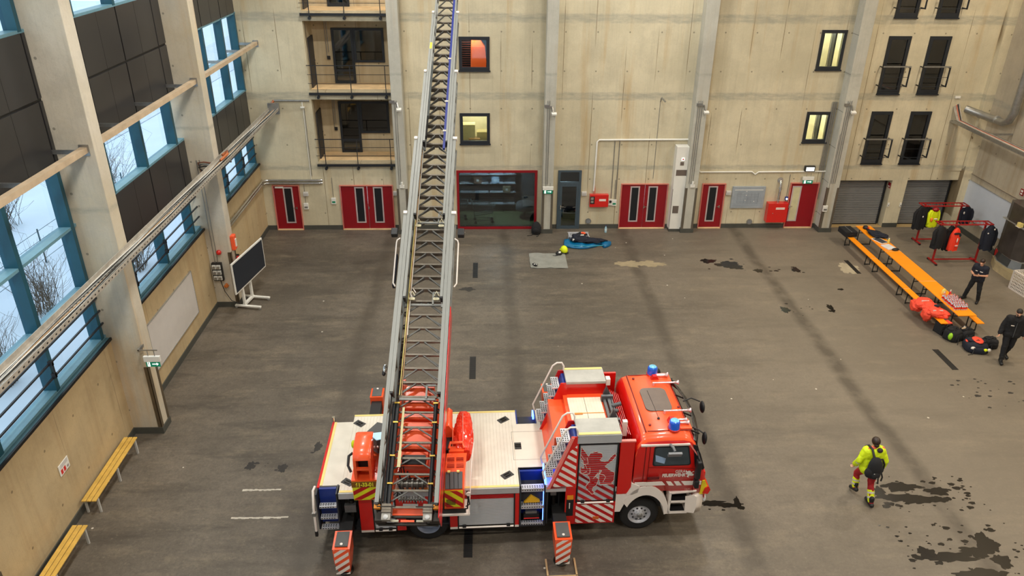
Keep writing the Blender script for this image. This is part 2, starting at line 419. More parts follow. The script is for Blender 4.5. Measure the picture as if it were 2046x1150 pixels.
MB().box(21.12, 21.5, 31.7, YB+.01, 0, ZT).build('shaft', M_back, c)
# skirting on the back wall
sk = MB(); edges = [(-9.75, -9.31), (-8.18, -6.4), (-4.11, -3.86), (-3.4, -1.3), (2.24, 2.44), (2.9, 3.15), (4.18, 5.98), (8.05, 8.7), (9.22, 9.6), (10.62, 13.56), (14.83, 14.98), (18.14, 18.82)]
for a, b in edges: sk.box(a, b, 31.92, 31.96, 0, .2)
S(sk, 'baseboard_back', M_base, 'dark grey skirting along the back wall')

# ---- left wall: parapet, columns, facade
LB = [(10.41, 17.3), (17.78, 24.67), (25.15, 31.95)]
S(MB().box(-10.2, XL, YF, YB, 0, 3.02), 'wall_left', M_left, 'concrete parapet wall below the tall windows')
S(MB().box(-10.2, XL+.05, YF, 35, 15.15, ZT), 'trim_9', M_left, 'concrete band above the tall windows')
S(MB().box(-9.76, -9.72, YF, 9.9, 0, .2).box(-9.76, -9.72, 10.4, 17.28, 0, .2).box(-9.76, -9.72, 17.8, 24.66, 0, .2).box(-9.76, -9.72, 25.15, YB, 0, .2), 'baseboard_left', M_base, 'dark grey skirting along the left wall')
for i, y0 in enumerate((2.56, 9.93, 17.3, 24.67)):
    c = struct('column_%d' % (10+i), 'tall concrete column of the window wall')
    MB().box(-10.1, -8.97, y0, y0+.48, 0, ZT).build('shaft', M_coll, c, bevel=.012)
    MB().box(-8.985, -8.955, y0-.015, y0+.09, .2, 2.15).box(-9.07, -8.97, y0-.015, y0+.002, .2, 2.15).box(-8.985, -8.955, y0+.4, y0+.495, .2, 2.15).build('corner_guard', mat('corner_guard_brown', (92, 80, 62), .5, .2), c)
    MB().box(-9.76, -8.94, y0-.03, y0+.51, 0, .2).build('skirting', M_base, c)
ROWS = [3.12, 4.62, 6.2, 7.72, 9.2, 10.65, 12.15, 13.65, 15.15]
PAT = {0: 'gggppgpg', 1: 'gpgppgpg', 2: 'gpggpppg'}
MUL = {0: [10.5, 12.55, 14.85, 17.12], 1: [17.95, 19.45, 21.7, 24.05], 2: [25.3, 27.95, 30.1, 31.8]}
mul_of = lambda ms, b0, b1: ms
for b, (y0, y1) in enumerate(LB+[(3.04, 9.93)]):
    pat = PAT[min(b, 2)] if b < 3 else PAT[0]
    ms = MUL[b] if b < 3 else [3.2, 5.4, 7.6, 9.75]
    wdw = struct('window_%d' % (b+1), 'tall teal framed glazing with black infill panels between concrete columns')
    fr = MB()
    for y in ms:
        za = None
        for j in range(9):
            g_ = j < 8 and pat[j] == 'g'
            if g_ and za is None: za = ROWS[j]
            if not g_ and za is not None: fr.box(-10.12, -9.82, y-.07, y+.07, za, ROWS[j]); za = None
    each('mullion', fr, M_teal, wdw)
    tr = MB(); sl = MB()
    for j, z in enumerate(ROWS):
        k = pat[min(j, 7)]; kb = pat[j-1] if j else 'x'
        if k == 'g' or kb == 'g':
            sl.box(-10.12, -9.83, y0, y1, z-.035, z+.035)
    each('transom', sl, M_sill, wdw)
    ed = [y0]+ms+[y1]
    gl = MB()
    for j in range(8):
        za, zb = ROWS[j]+.03, ROWS[j+1]-.03
        if pat[j] == 'g':
            gl.add([(-10.03, y0, za), (-10.03, y1, za), (-10.03, y1, zb), (-10.03, y0, zb)], [(0, 1, 2, 3)])
            if j > 0: continue
        else:
            MB().box(-10.1, -9.86, y0, y1, za-.03, zb+.03).build('panel_backing', M_seam, wdw)
            for q in range(len(ed)-1):
                a, c_ = ed[q]+.03, ed[q+1]-.03
                if c_-a < .1: continue
                pm = MB().box(-9.87, -9.815, a, c_, za, zb)
                if c_-a > 1: pm.box(-9.816, -9.812, (a+c_)/2-.006, (a+c_)/2+.006, za, zb, M_seam)
                pm.build('infill_panel', M_panel, wdw, bevel=.01)
    gl.build('glass', M_gl, wdw)
    rl = MB()
    for z in (3.5, 3.86, 4.22): rl.box(-9.84, -9.80, y0, y1, z-.02, z+.02)
    each('guard_rail', rl, M_dark, wdw)
    for y in ms[1:3]:
        MB().box(-9.83, -9.74, y-.1, y-.02, 3.5, 3.62).box(-9.78, -9.74, y-.08, y-.04, 3.5, 3.9).box(-9.83, -9.74, y-.1, y-.02, 3.82, 3.94).build('window_handle', M_black, wdw)
    MB().box(-10.1, -9.72, y0, y1, 3.02, 3.06, M_sill).box(-9.75, -9.70, y0, y1, 3.0, 3.07, M_seam).build('sill', M_sill, wdw)
    # timber-coloured ledge beam carried on brackets across the bay
    bm = MB().box(-9.28, -9.12, y0, y1, 7.97, 8.1)
    bm.build('ledge_beam', mat('dusty_beam', (186, 164, 136), .7, var=.15), wdw)
    br = MB()
    for y in ms: br.box(-9.85, -9.2, y-.012, y+.012, 7.99, 8.09)
    br.box(-9.3, -9.08, y1-.02, y1, 7.9, 8.16).box(-9.3, -9.08, y0, y0+.02, 7.9, 8.16); each('beam_bracket', br, M_tray, wdw)

# ---- right wall
S(MB().box(XR, 22, YF, 35, 0, ZT), 'wall_right', M_right, 'grey cast concrete right wall')
S(MB().box(XR-.03, XR+.01, 28.3, YB, 0, .24).box(XR-.03, XR+.01, YF, 26.2, 0, .24), 'baseboard_right', M_base, 'dark grey skirting along the wall opposite the windows')
S(MB().box(XR-.03, XR, YF, YB, 2.64, 2.66).box(XR-.02, XR, YF, YB, 2.60, 2.615), 'trim_1', mat('cable_strip', (150, 138, 120), .6), 'thin cable strip along the wall opposite the windows')

# ---- rooms behind the back wall
def shell(name, x0, x1, y0, y1, z0, z1, mw, mf, label, side=True):
    r = struct(name, label)
    w = MB(); w.box(x0-.06, x1+.06, y1, y1+.06, z0, z1, mw)
    w.box(x0-.06, x0, y0, y1, z0, z1, mw).box(x1, x1+.06, y0, y1, z0, z1, mw).box(x0-.06, x1+.06, y0, y1+.06, z1, z1+.06, mw)
    w.build('room_wall', mw, r); MB().box(x0-.06, x1+.06, y0, y1+.06, z0-.06, z0+.012).build('room_floor', mf, r); return r
M_balw = concrete('balcony_concrete', (206, 188, 154), (188, 172, 140), (158, 128, 88), (), joint=1.2)
M_balf = mat('timber_balcony_floor', (238, 202, 152), .6, var=.15, scale=2)
M_dk = mat('dark_room_wall', (58, 58, 60), .8); M_crm = mat('cream_room_wall', (236, 224, 190), .8)
M_olive = mat('olive_room_floor', (116, 120, 80), .6)
for i, (x0, x1, z0, z1) in enumerate(BAL):
    r = shell('room_%d' % (i+20), x0, x1, 32.3, 33.5, z0+.1, z1, M_balw, M_balf, 'open concrete balcony niche in the back wall')
    MB().box(x0, x1, YB-.02, 32.36, z0, z0+.1).build('slab_edge', M_balw, r)
    zz = z0+.1
    # window and glazed door unit at the back of the niche
    w = struct('window_%d' % (10+i), 'dark framed window and glazed door at the back of the balcony')
    f = MB(); X0, X1, Zt, Zb = x0+.8, x0+2.98, zz+2.28, zz+.88; XM = X0+.9
    for a, b, p, q in ((X0, XM, Zt-.09, Zt), (X0, X0+.1, zz, Zt), (XM-.1, XM, zz, Zt), (X0, XM, zz, zz+.12), (X0, XM, zz+.5, zz+.6), (XM, X1, Zt-.1, Zt), (XM, X1, Zb, Zb+.1), (XM, XM+.1, Zb, Zt), (X1-.1, X1, Zb, Zt)):
        fbox(f, a, b, 33.4, 33.5, p, q)
    f.build('frame', M_dark, w)
    MB().box(X0, XM, 33.44, 33.46, zz, Zt).box(XM, X1, 33.44, 33.46, Zb, Zt).build('pane', M_gld, w)
    MB().box(X0, XM, 33.488, 33.498, zz, Zt).box(XM, X1, 33.488, 33.498, Zb, Zt).build('dark_interior', mat('night_blue_interior', (58, 70, 78), .2), w)  # flat backing for an unlit room, with the pane's grey-blue reflection in its colour
    d = struct('door_%d' % (10+i), 'dark flush door on the side of the balcony')
    MB().box(x0, x0+.05, 32.45, 33.35, zz, zz+2.02).build('door_leaf', mat('anthracite_door', (46, 46, 50), .5), d)
    MB().box(x0+.05, x0+.09, 33.2, 33.3, zz+.98, zz+1.03).build('handle', M_chrome, d)
    # conduit
    S(MB().cyl((x0+.55, 33.47, zz+1.1), (x0+.55, 33.47, z1), .015, n=6).cyl((x0+.63, 33.47, zz+1.3), (x0+.63, 33.47, z1), .015, n=6).box(x0+.55, x0+.68, 33.42, 33.49, zz+1.0, zz+1.14, M_black), 'trim_%d' % (20+i), M_tray, 'surface conduits on the balcony back wall')
    # railing on ball brackets
    rl = thing('balcony_railing', ['dark steel railing of the lowest concrete balcony', 'dark steel railing of the middle concrete balcony', 'dark steel railing of the topmost balcony, cut by the picture edge'][i], 'railing', (0, 0, 0), group='balcony railings')
    rr = MB()
    for zq in (1.14, .78, .42): rr.bar((x0-.02, 31.86, z0+zq), (x1-.03, 31.86, z0+zq), .03 if zq > 1 else .018)
    rr.build('rail', M_dark, rl); MB().box(x0-.02, x1-.02, 31.84, 31.93, z0-.05, z0+.04).build('kick_plate', M_dark, rl)
    for xp in (x0+.35, x0+1.72, x0+3.14): MB().box(xp-.015, xp+.015, 31.85, 31.88, z0-.16, z0+1.15).cyl((xp, 31.8, z0-.14), (xp, 31.96, z0-.14), .06).build('post', M_dark, rl)

# garage room with display shelves
r = shell('room_12', -1.9, 2.62, 32.37, 34.3, 0, 3.0, mat('shelf_room_wall', (84, 86, 88), .8), M_olive, 'dark room behind the red framed glazing')
for lx, ly, lz, le, nm in ((.4, 33.0, 2.6, 950, 'shelf_room_bulb'), (3.6, 33.2, 2.7, 260, 'lobby_bulb')):  # unseen fill lights added to brighten the shelf room and the lobby
    l = bpy.data.lights.new(nm, 'POINT'); l.energy = le; l.color = (.92, .97, 1); l.shadow_soft_size = .3
    o = bpy.data.objects.new(nm, l); o.location = (lx, ly, lz); COL.objects.link(o)
w = struct('window_14', 'wide red framed glazing looking into the shelf room')
MB().box(GAR[0], GAR[1], 31.9, 32.0, 2.64, 2.74).box(2.13, 2.239, 31.902, 31.998, 0, 2.739).box(GAR[0]+.001, GAR[0]+.1, 31.902, 31.998, 0, 2.739).box(GAR[0], GAR[1], 31.88, 32.0, 0, .1).build('frame', M_dred, w)
MB().box(GAR[0], GAR[1], 31.94, 31.96, .1, 2.64).build('pane', M_gld, w)
sh = thing('shelf_rack', 'dark slatted shelf rack with pale shelf edges behind the red framed glazing', 'shelf', (0, 0, 0))
MB().box(-1.25, 1.38, 34.2, 34.24, .35, 2.1).build('back_panel', mat('slatwall_black', (36, 38, 42), .5), sh)
sl = MB()
for k in range(15): sl.box(-1.25, 1.38, 34.18, 34.2, .42+k*.11, .44+k*.11)
sl.build('slatwork', mat('slat_grey', (92, 96, 100), .5), sh)
for z in (.4, .98, 1.42, 1.86): MB().box(-1.25, .12, 33.95, 34.2, z, z+.03).box(.16, 1.38, 33.95, 34.2, z, z+.03).build('shelf_board', mat('shelf_edge_white', (176, 180, 184), .5), sh)
pp = MB()
for x in (-1.25, -.55, .12, .16, .8, 1.36): pp.box(x-.015, x+.015, 34.0, 34.2, 0, 2.1)
pp.build('upright', M_dark, sh)
for k, (x, z, c, lab) in enumerate(((-.4, 1.45, (112, 84, 66), 'brown cardboard box on the shelf rack under the top board'), (.42, 1.72, (150, 170, 186), 'pale blue printed box upright on the shelf rack'), (.95, 1.1, (128, 116, 92), 'tan box with a white label on the shelf rack'))):
    b = thing('cardboard_box', lab, 'box', (x, 34.02, [1.45, 1.45, 1.01][k]), group=None)
    MB().box(-.18, .18, -.1, .1, 0, .28).build('carton', mat('carton_%d' % k, c, .8), b); MB().box(-.05, .05, -.105, -.1, .1, .2).build('sticker', M_white, b)
t = thing('round_table', 'dim grey covered round table inside the shelf room, by the red frame', 'table', (1.8, 33.3, 0))
MB().lathe([(.0, .74), (.38, .74), (.42, .7), (.46, .45), (.44, .43), (.0, .43)], n=20).build('cover', mat('grey_table_cover', (88, 90, 92), .8), t)
MB().lathe([(.05, .02), (.05, .45)], n=10).lathe([(.25, 0), (.25, .03), (.0, .04)], n=16).build('pedestal', M_dark, t)
def trolley(label, loc, rz, g):
    t = thing('shopping_trolley', label, 'trolley', loc, rz, g); w = MB()
    c0 = [(-.42, -.25, .42), (.38, -.2, .5), (.38, .2, .5), (-.42, .25, .42)]; c1 = [(-.5, -.28, .95), (.5, -.24, .86), (.5, .24, .86), (-.5, .28, .95)]
    for k in range(4):
        for q in range(6):
            a = q/5; P0 = Vector(c0[k]).lerp(c1[k], a); P1 = Vector(c0[(k+1) % 4]).lerp(c1[(k+1) % 4], a); w.bar(P0, P1, .014 if 0 < q < 5 else .025)
        for q in range(9):
            a = q/8; w.bar(Vector(c0[k]).lerp(c0[(k+1) % 4], a), Vector(c1[k]).lerp(c1[(k+1) % 4], a), .01)
    for q in range(9): a = q/8; w.bar(Vector(c0[0]).lerp(c0[1], a), Vector(c0[3]).lerp(c0[2], a), .01)
    w.build('wire_basket', mat('trolley_wire', (126, 142, 140), .4, .5), t)
    f = MB()
    for sy in (-1, 1): f.tube([(-.55, sy*.27, 1.0), (-.45, sy*.25, .45), (-.42, sy*.25, .15), (.4, sy*.18, .15)], .014, 6)
    f.build('chassis', M_tray, t); MB().cyl((-.57, -.28, 1.02), (-.57, .28, 1.02), .022).build('push_handle', mat('dark_green_grip', (46, 84, 80), .5), t)
    for sx, sy in ((-.4, .24), (-.4, -.24), (.38, .18), (.38, -.18)): MB().cyl((sx, sy-.015, .07), (sx, sy+.015, .07), .07).build('castor', M_blackr, t)
trolley('empty wire shopping trolley parked further from the ladder behind the red framed glazing', (-.12, 32.75, 0), .08, 'shopping trolleys')
trolley('wire shopping trolley half hidden by the ladder behind the red framed glazing', (-1.35, 33.1, 0), .1, 'shopping trolleys')

# rooms behind small windows
def room_window(n, h, lit, label, content=None):
    x0, x1, z0, z1 = h; w = struct('window_%d' % n, label)
    f = MB(); t = .13
    for a, b, p, q in ((x0, x1, z1-t, z1), (x0, x1, z0, z0+t), (x0, x0+t, z0, z1), (x1-t, x1, z0, z1)): fbox(f, a, b, 31.9, 32.0, p, q)
    f.box(x0-.03, x1+.03, 31.85, 31.95, z0-.05, z0); f.build('frame', M_dark, w, bevel=.006)
    MB().box(x0+t, x1-t, 31.95, 31.96, z0+t, z1-t).build('pane', M_gl if lit else M_gld, w)
    return w
def lit_room(n, h, col, pw, label):
    x0, x1, z0, z1 = h
    r = shell('room_%d' % n, x0-.3, x1+.5, 32.37, 34.2, z0-.7, z1+.2, M_crm if pw else M_dk, M_crm if pw else M_dk, label)
    if pw:
        l = bpy.data.lights.new('room_bulb', 'POINT'); l.energy = pw; l.color = (1, .92, .76); l.shadow_soft_size = .25
        o = bpy.data.objects.new('room_bulb', l); o.location = ((x0+x1)/2, 33.2, z1); COL.objects.link(o)
room_window(20, WINS[0], 1, 'dark framed lit window with cardboard boxes behind it'); lit_room(1, WINS[0], 0, 45, 'lit store room')
room_window(21, WINS[1], 1, 'dark framed window with an orange shape behind it'); lit_room(2, WINS[1], 0, 0, 'dark store room')
l = bpy.data.lights.new('store_bulb', 'POINT'); l.energy = 70; l.color = (1, .9, .8); l.shadow_soft_size = .2
o = bpy.data.objects.new('store_bulb', l); o.location = (-.5, 32.5, 8.45); COL.objects.link(o)
room_window(22, WINS[2], 1, 'dark framed lit window beside the column next to the shutters, lower'); lit_room(3, WINS[2], 0, 70, 'lit corridor')
room_window(23, WINS[3], 1, 'dark framed lit window beside the column next to the shutters, upper'); lit_room(4, WINS[3], 0, 70, 'lit corridor')
for k, (x, y, z, sx, sy, sz, c, lab) in enumerate(((-.75, 32.9, 3.95, .55, .5, .95, (214, 196, 140), 'tall cream carton behind the lower lit window near the ladder'), (-.1, 32.95, 3.95, .6, .5, .62, (196, 176, 120), 'wide tan carton behind the lower lit window near the ladder'), (-.5, 32.62, 3.6, .5, .4, .45, (186, 140, 84), 'brown carton lowest behind the lit window near the ladder'))):
    b = thing('cardboard_box', lab, 'box', (x, y, z-.65 if k < 2 else z-.36)); MB().box(-sx/2, sx/2, -sy/2, sy/2, 0, sz+.3).build('carton', mat('store_carton_%d' % k, c, .8), b)
    MB().box(-sx/2, sx/2, -.02, .02, sz+.3, sz+.305).build('tape', mat('tape', (210, 190, 150), .3), b)
cv = thing('orange_tent_bag', 'orange fabric bag standing behind the upper dark framed window', 'bag', (-.3, 32.9, 6.3))
MB().loft([[(-.32*a+dx, -.2*a, z), (.3*a+dx, -.2*a, z), (.3*a+dx, .2, z), (-.32*a+dx, .2, z)] for a, dx, z in ((1, 0, .3), (1.05, .02, .9), (.95, 0, 1.5), (.5, -.12, 1.85))], smooth=False).build('fabric_body', mat('orange_fabric', (255, 104, 34), .7, emis=((255, 96, 30), .25)), cv)  # emission put into the fabric so that the bag looks lit
MB().box(.28, .36, -.1, .1, .4, 1.2).build('strap', M_blackf, cv)
cs = thing('slatted_crate_stack', 'dark slatted crate rack with rusty slats behind the upper window near the ladder', 'rack', (-.82, 32.9, 6.3))
q = MB().box(-.2, .2, -.1, .1, 0, 2.0, M_black)
for k in range(16): q.box(-.21, .21, -.12, -.1, .5+k*.09, .52+k*.09, mat('rust_slat', (128, 62, 46), .7))
q.build('slat_panel', M_black, cs)
def corridor(x0, x1, z0, z1, nm, lab):
    r = thing(nm, lab, 'cable duct', (0, 0, 0)); MB().box(x1-.22, x1-.16, 32.45, 32.9, z0-.3, z1+.2).build('duct', M_dark, r)
    MB().cyl((x1-.3, 32.6, z0-.4), (x1-.3, 32.6, z1+.1), .02).build('pipe', M_chrome, r)
corridor(*WINS[2], 'service_duct', 'dark service duct and chrome pipe behind the lower lit window by the far column')
corridor(*WINS[3], 'service_duct', 'dark service duct and chrome pipe behind the upper lit window by the far column')
# french windows with juliet rails
names = ['lower row, beside the tall column', 'lower row, above the farther shutter', 'middle row, beside the tall column', 'middle row, over the farther shutter', 'top row, beside the tall column', 'top row, over the farther shutter']
for i, (x0, x1, z0, z1) in enumerate(FWIN):
    w = struct('window_%d' % (30+i), 'tall dark framed french window, '+names[i]); f = MB(); t = .14
    for a, b, p, q in ((x0, x1, z1-t, z1), (x0, x1, z0, z0+.17), (x0, x0+t, z0, z1), (x1-t, x1, z0, z1)): fbox(f, a, b, 31.9, 32.0, p, q)
    f.box(x0-.02, x1+.02, 31.85, 31.95, z0-.05, z0); f.build('frame', M_dark, w, bevel=.006)
    MB().box(x0+t, x1-t, 31.95, 31.96, z0+.17, z1-t).build('pane', M_gld, w)
    g = thing('juliet_railing', 'black railing frame across the french window in the '+names[i].replace('row,', 'row'), 'railing', (0, 0, 0), group='french window railings')
    zr = z0+1.15
    MB().box(x0-.12, x1+.1, 31.58, 31.64, zr, zr+.05).build('handrail', M_tray, g)
    q = MB().box(x0-.12, x0-.08, 31.58, 31.64, zr-.8, zr).box(x1+.05, x1+.09, 31.58, 31.64, zr-.8, zr)
    for xx in (x0-.12, x1+.05): q.box(xx, xx+.04, 31.6, 31.95, zr-.8, zr-.76).box(xx, xx+.04, 31.6, 31.95, zr-.04, zr)
    q.bar((x0-.1, 31.61, zr-.4), (x1+.07, 31.61, zr-.4), .014).bar((x0-.1, 31.61, zr-.78), (x1+.07, 31.61, zr-.78), .02)
    q.build('side_frame', M_dark, g)
for nm, (x0, x1, z0, z1), i in (('a', (16, 19.6, 2.6, 5.4), 5), ('b', (16, 19.6, 5.9, 8.5), 6), ('c', (16, 19.6, 9, 11.7), 7)):
    shell('room_%d' % i, x0, x1, 32.37, 34.5, z0, z1, M_dk, M_dk, 'dark living room behind the french windows')
for k, (x, z) in enumerate(((16.95, 3.0), (18.7, 3.0), (16.95, 6.0), (18.7, 6.0))):
    b = thing('office_chair', 'dim chair shape behind the french window, ' + names[k], 'chair', (x, 33.2, z))
    MB().box(-.25, .25, -.25, .25, .42, .5).build('seat', M_navy, b); MB().box(-.23, .23, .2, .26, .5, 1.0).build('backrest', M_navy, b); MB().cyl((0, 0, .02), (0, 0, .42), .03).box(-.25, .25, -.03, .03, 0, .04).box(-.03, .03, -.25, .25, 0, .04).build('pedestal', M_chrome, b)

# ---- roller shutters
M_shut = mat('grey_shutter', (142, 142, 142), .45, .3, var=.05)
for i, (x0, x1) in enumerate(((15.6, 18.0), (18.75, 20.98))):
    d = struct('door_%d' % (7+i), 'grey roller shutter'); m = MB(); prof = []
    for k in range(28):
        z = .04+k*.085; prof += [(32.34, z), (32.30, z+.02), (32.30, z+.065), (32.34, z+.085)]
    for k in range(len(prof)-1):
        (ya, za), (yb, zb) = prof[k], prof[k+1]; m.add([(x0, ya, za), (x1, ya, za), (x1, yb, zb), (x0, yb, zb)], [(0, 1, 2, 3)])
    m.build('shutter_curtain', M_shut, d); MB().box(x0, x1, 32.28, 32.36, 0, .06).build('bottom_bar', M_black, d); MB().box(x1, x1+.05, 32.26, 32.36, 0, 2.3).build('guide_rail', M_dark, d)
    S(MB().box(x0-.5, x1+.5, 32.5, 32.56, 0, 2.6), 'wall_back_%d' % (i+2), M_dk, 'wall behind the shutter')
S(MB().box(15.5, 21.2, 31.93, 32.36, 0, .012), 'trim_2', mat('threshold_concrete', (176, 150, 104), .8), 'pale threshold before the roller shutters')

# ---- doors of the back wall
def red_door(n, h, leaves, label, glassx, handle, lightglass=False):
    x0, x1, z0, z1 = h; d = struct('door_%d' % n, label)
    MB().box(x0-.02, x0+.02, 31.88, 32.0, 0, z1+.018).box(x1-.02, x1+.02, 31.88, 32.0, 0, z1+.018).box(x0-.021, x1+.021, 31.878, 32.0, z1-.015, z1+.02).build('door_frame', M_redf, d)
    w = (x1-x0)/leaves
    for i in range(leaves):
        a = x0+.03+i*w; b = x0-.03+(i+1)*w+(.05 if i < leaves-1 else 0); MB().box(a, b, 31.93, 31.98, .05, z1-.02).build('door_leaf', M_dred, d, bevel=.004)
    for gx in glassx:
        q = MB()
        for a, b, p, r_ in ((gx-.21, gx+.21, 1.94, 2.0), (gx-.21, gx+.21, .32, .38), (gx-.21, gx-.15, .32, 2.0), (gx+.15, gx+.21, .32, 2.0)): fbox(q, a, b, 31.915, 31.945, p, r_)
        q.build('glazing_bead', mat('pink_grey_bead', (188, 172, 172), .5), d)
        MB().box(gx-.15, gx+.15, 31.922, 31.928, .38, 1.94).build('vision_panel', mat('cream_lit_glass', (206, 200, 160), .3) if lightglass else M_screen, d)
    for hx, s in handle: MB().box(hx-.02, hx+.02, 31.89, 31.93, .98, 1.1).bar((hx, 31.86, 1.06), (hx+s*.13, 31.86, 1.06), .022).bar((hx, 31.93, 1.06), (hx, 31.86, 1.06), .02).build('handle', M_chrome, d)
    MB().box(x0, x1, 31.86, 32.05, 0, .035).build('threshold', mat('pale_threshold', (226, 188, 140), .6), d)
red_door(1, DOORS[0], 1, 'single dark red door with narrow glass beside the window-side corner', [-8.68], [(-8.36, -1)])
MB().box(-9.2, -8.85, 31.86, 31.92, 1.97, 2.03).build('door_closer', M_white, bpy.data.objects['door_1'])
red_door(2, DOORS[1], 2, 'double dark red door under the balconies', [-5.57, -4.76], [(-5.2, 0)])
red_door(4, DOORS[3], 2, 'double dark red door in the middle of the back wall', [6.6, 7.4], [(7.05, 1)])
red_door(5, DOORS[4], 1, 'single dark red door beside the notice board', [10.09], [(10.45, -1)])
red_door(6, DOORS[5], 1, 'wide dark red door with pale glass under the exit sign', [13.87], [(13.64, 1)], True)
x0, x1, z0, z1 = DOORS[2]; d = struct('door_3', 'anthracite glazed entrance door with fanlight'); f = MB()
for a, b, p, q in ((x0, x0+.1, 0, z1), (x1-.1, x1, 0, z1), (x0, x1, z1-.07, z1), (x0, x1, 2.1, 2.22), (x0+.1, x0+.2, .08, 2.1), (x1-.2, x1-.1, .08, 2.1), (x0, x1, 0, .14), (x0+.1, x1-.1, 2.0, 2.1)): fbox(f, a, b, 31.88, 31.99, p, q)
f.build('door_frame', mat('slate_blue_frame', (66, 80, 90), .45), d); MB().box(x0, x1, 31.93, 31.94, .1, 2.68).build('pane', M_gld, d)
MB().box(x0+.13, x0+.17, 31.84, 31.88, .95, 1.15).bar((x0+.15, 31.83, 1.08), (x0+.3, 31.83, 1.08), .025).build('handle', M_chrome, d)
shell('room_13', x0-.5, x1+.5, 32.37, 34, 0, 2.8, M_dk, mat('mustard_room_floor', (150, 124, 70), .6), 'entrance lobby behind the glazed door')

# ================================================================ OUTSIDE THE WINDOWS
S(MB().add([(-160, -60, -.3), (-10.2, -60, -.3), (-10.2, 120, -.3), (-160, 120, -.3)], [(0, 1, 2, 3)]), 'ground', M_snow, 'snow covered ground outside the windows')
S(MB().add([(-34, -60, -.27), (-28, -60, -.27), (-20, 120, -.27), (-27, 120, -.27)], [(0, 1, 2, 3)]), 'path', mat('trodden_snow', (196, 206, 216), .8, var=.12), 'trodden snow lane outside')
def shrub(x, y, h, n, lab):
    m = MB(); rnd = random.Random(int(x*10+y*7))
    for i in range(n):
        a = rnd.uniform(0, 6.28); l = h*rnd.uniform(.55, 1); lean = rnd.uniform(.1, .55)
        p = [Vector((rnd.uniform(-.4, .4)*h*.4, rnd.uniform(-.4, .4)*h*.4, 0))]; d = Vector((math.cos(a)*lean, math.sin(a)*lean, 1))
        for k in range(4): d += Vector((rnd.uniform(-.3, .3), rnd.uniform(-.3, .3), 0)); p.append(p[-1]+d*l/4)
        m.tube(p, .02, 3, rad=[.013, .011, .009, .006, .003])
        for k in range(6):
            q = p[1+k % 4]; b = Vector((rnd.uniform(-1, 1), rnd.uniform(-1, 1), rnd.uniform(.1, 1)))*h*.22; m.tube([q, q+b*.6, q+b+Vector((0, 0, .1))], .004, 3)
    t = m.build('bare_shrub', M_twig, None, (x, y, -.3)); tag(t, lab, 'shrub', 'bare shrubs in the snow outside')
LABS = ['bare twiggy winter shrub in the snow outside the tall windows']
for i, (x, y, h) in enumerate(((-15.5, 15.5, 2.6), (-17.5, 18.6, 3), (-15, 20.2, 2.2), (-19, 22.5, 3.2), (-16, 24.8, 2.6), (-14.3, 28.5, 2.3), (-17, 31.5, 3), (-21, 27.5, 3.2), (-24, 18, 3.4), (-14.6, 12.6, 1.8), (-22, 33, 3.4), (-26, 38, 4), (-19, 37, 3.2), (-30, 44, 4.5), (-38, 52, 5), (-46, 60, 6), (-34, 36, 4))):
    shrub(x, y, h, 60, LABS[0])
fn = thing('mesh_fence', 'thin teal post and wire fence standing in the snow outside', 'fence', (0, 0, -.3))
q = MB()
for k in range(12): q.cyl((-19+.1*k, 10+k*2.4, 0), (-19+.1*k, 10+k*2.4, 1.5), .03, n=6)
each('post', q, M_teal, fn); q = MB()
for z in (.2, .6, 1, 1.4): q.bar((-19, 10, z), (-17.9, 36.4, z), .015)
q.build('wire', M_teal, fn)
rs = thing('crossing_barrier', 'red and white crossing barrier in the snow beyond the tall windows', 'barrier', (-25.5, 26.5, -.3), .6)
MB().cyl((0, 0, 0), (0, 0, 2.0), .05).build('post', M_white, rs)
for k in (-1, 1): MB().bar((-.7, 0, 1.5-k*.5), (.7, 0, 1.5+k*.5), .06, .18, M_white, up=(0, 0, 1)).bar((-.35, -.01, 1.5-k*.25), (-.1, -.01, 1.5-k*.07), .065, .18, M_red).bar((.45, -.01, 1.5+k*.32), (.7, -.01, 1.5+k*.5), .065, .18, M_red).build('arm', M_white, rs)

# ================================================================ FITTINGS ON THE WALLS
# cable tray hung in front of the window-side columns
t = thing('cable_tray', 'long perforated steel cable tray running along the tall windows', 'cable tray', (0, 0, 0))
y0, y1, z = 6.0, 31.75, 5.42
q = MB().box(-8.93, -8.55, y0, y1, z, z+.012).box(-8.945, -8.93, y0, y1, z, z+.11).box(-8.55, -8.535, y0, y1, z, z+.11)
for k in range(150): yy = y0+k*.17; q.box(-8.536, -8.532, yy, yy+.05, z+.04, z+.07, M_black).box(-8.8, -8.72, yy, yy+.05, z+.008, z+.014, M_black)
q.build('channel', M_gtray, t)
q = MB(); rnd = random.Random(3)
for k in range(7):
    pts = [(-8.85+.035*k+.03*math.sin(i*.9+k), y0+i*.8, z+.03+.01*(k % 3)) for i in range(33)]
    q.tube(pts, .012, 5, [M_white, M_black, M_tray, mat('tan_cable', (186, 150, 110), .6)][k % 4])
q.build('cable', M_white, t)
q = MB()
for yy in (17.5, 24.9): q.box(-8.965, -8.5, yy-.03, yy+.03, z-.08, z)
q.box(-8.965, -8.5, 31.6, 31.7, z-.15, z+.3); each('support_bracket', q, M_tray, t)
q = MB()
for k in range(3): q.tube([(-8.97, 24.6-.02*k, 5.4-.07*k), (-9.3, 24.58, 5.45-.07*k), (-9.5, 24.6, 5.42-.08*k), (-9.45+.04*k, 24.62, 5.1)], .02, 6, [mat('brown_cable', (120, 66, 42), .6), M_tray, M_black][k])
q.tube([(-8.75, 24.6, 5.5), (-8.6, 24.9, 5.62), (-8.72, 25.3, 5.6), (-8.8, 25.0, 5.55)], .045, 8, mat('orange_brown_hose', (176, 98, 52), .6))
q.build('cable_bundle', None, t)
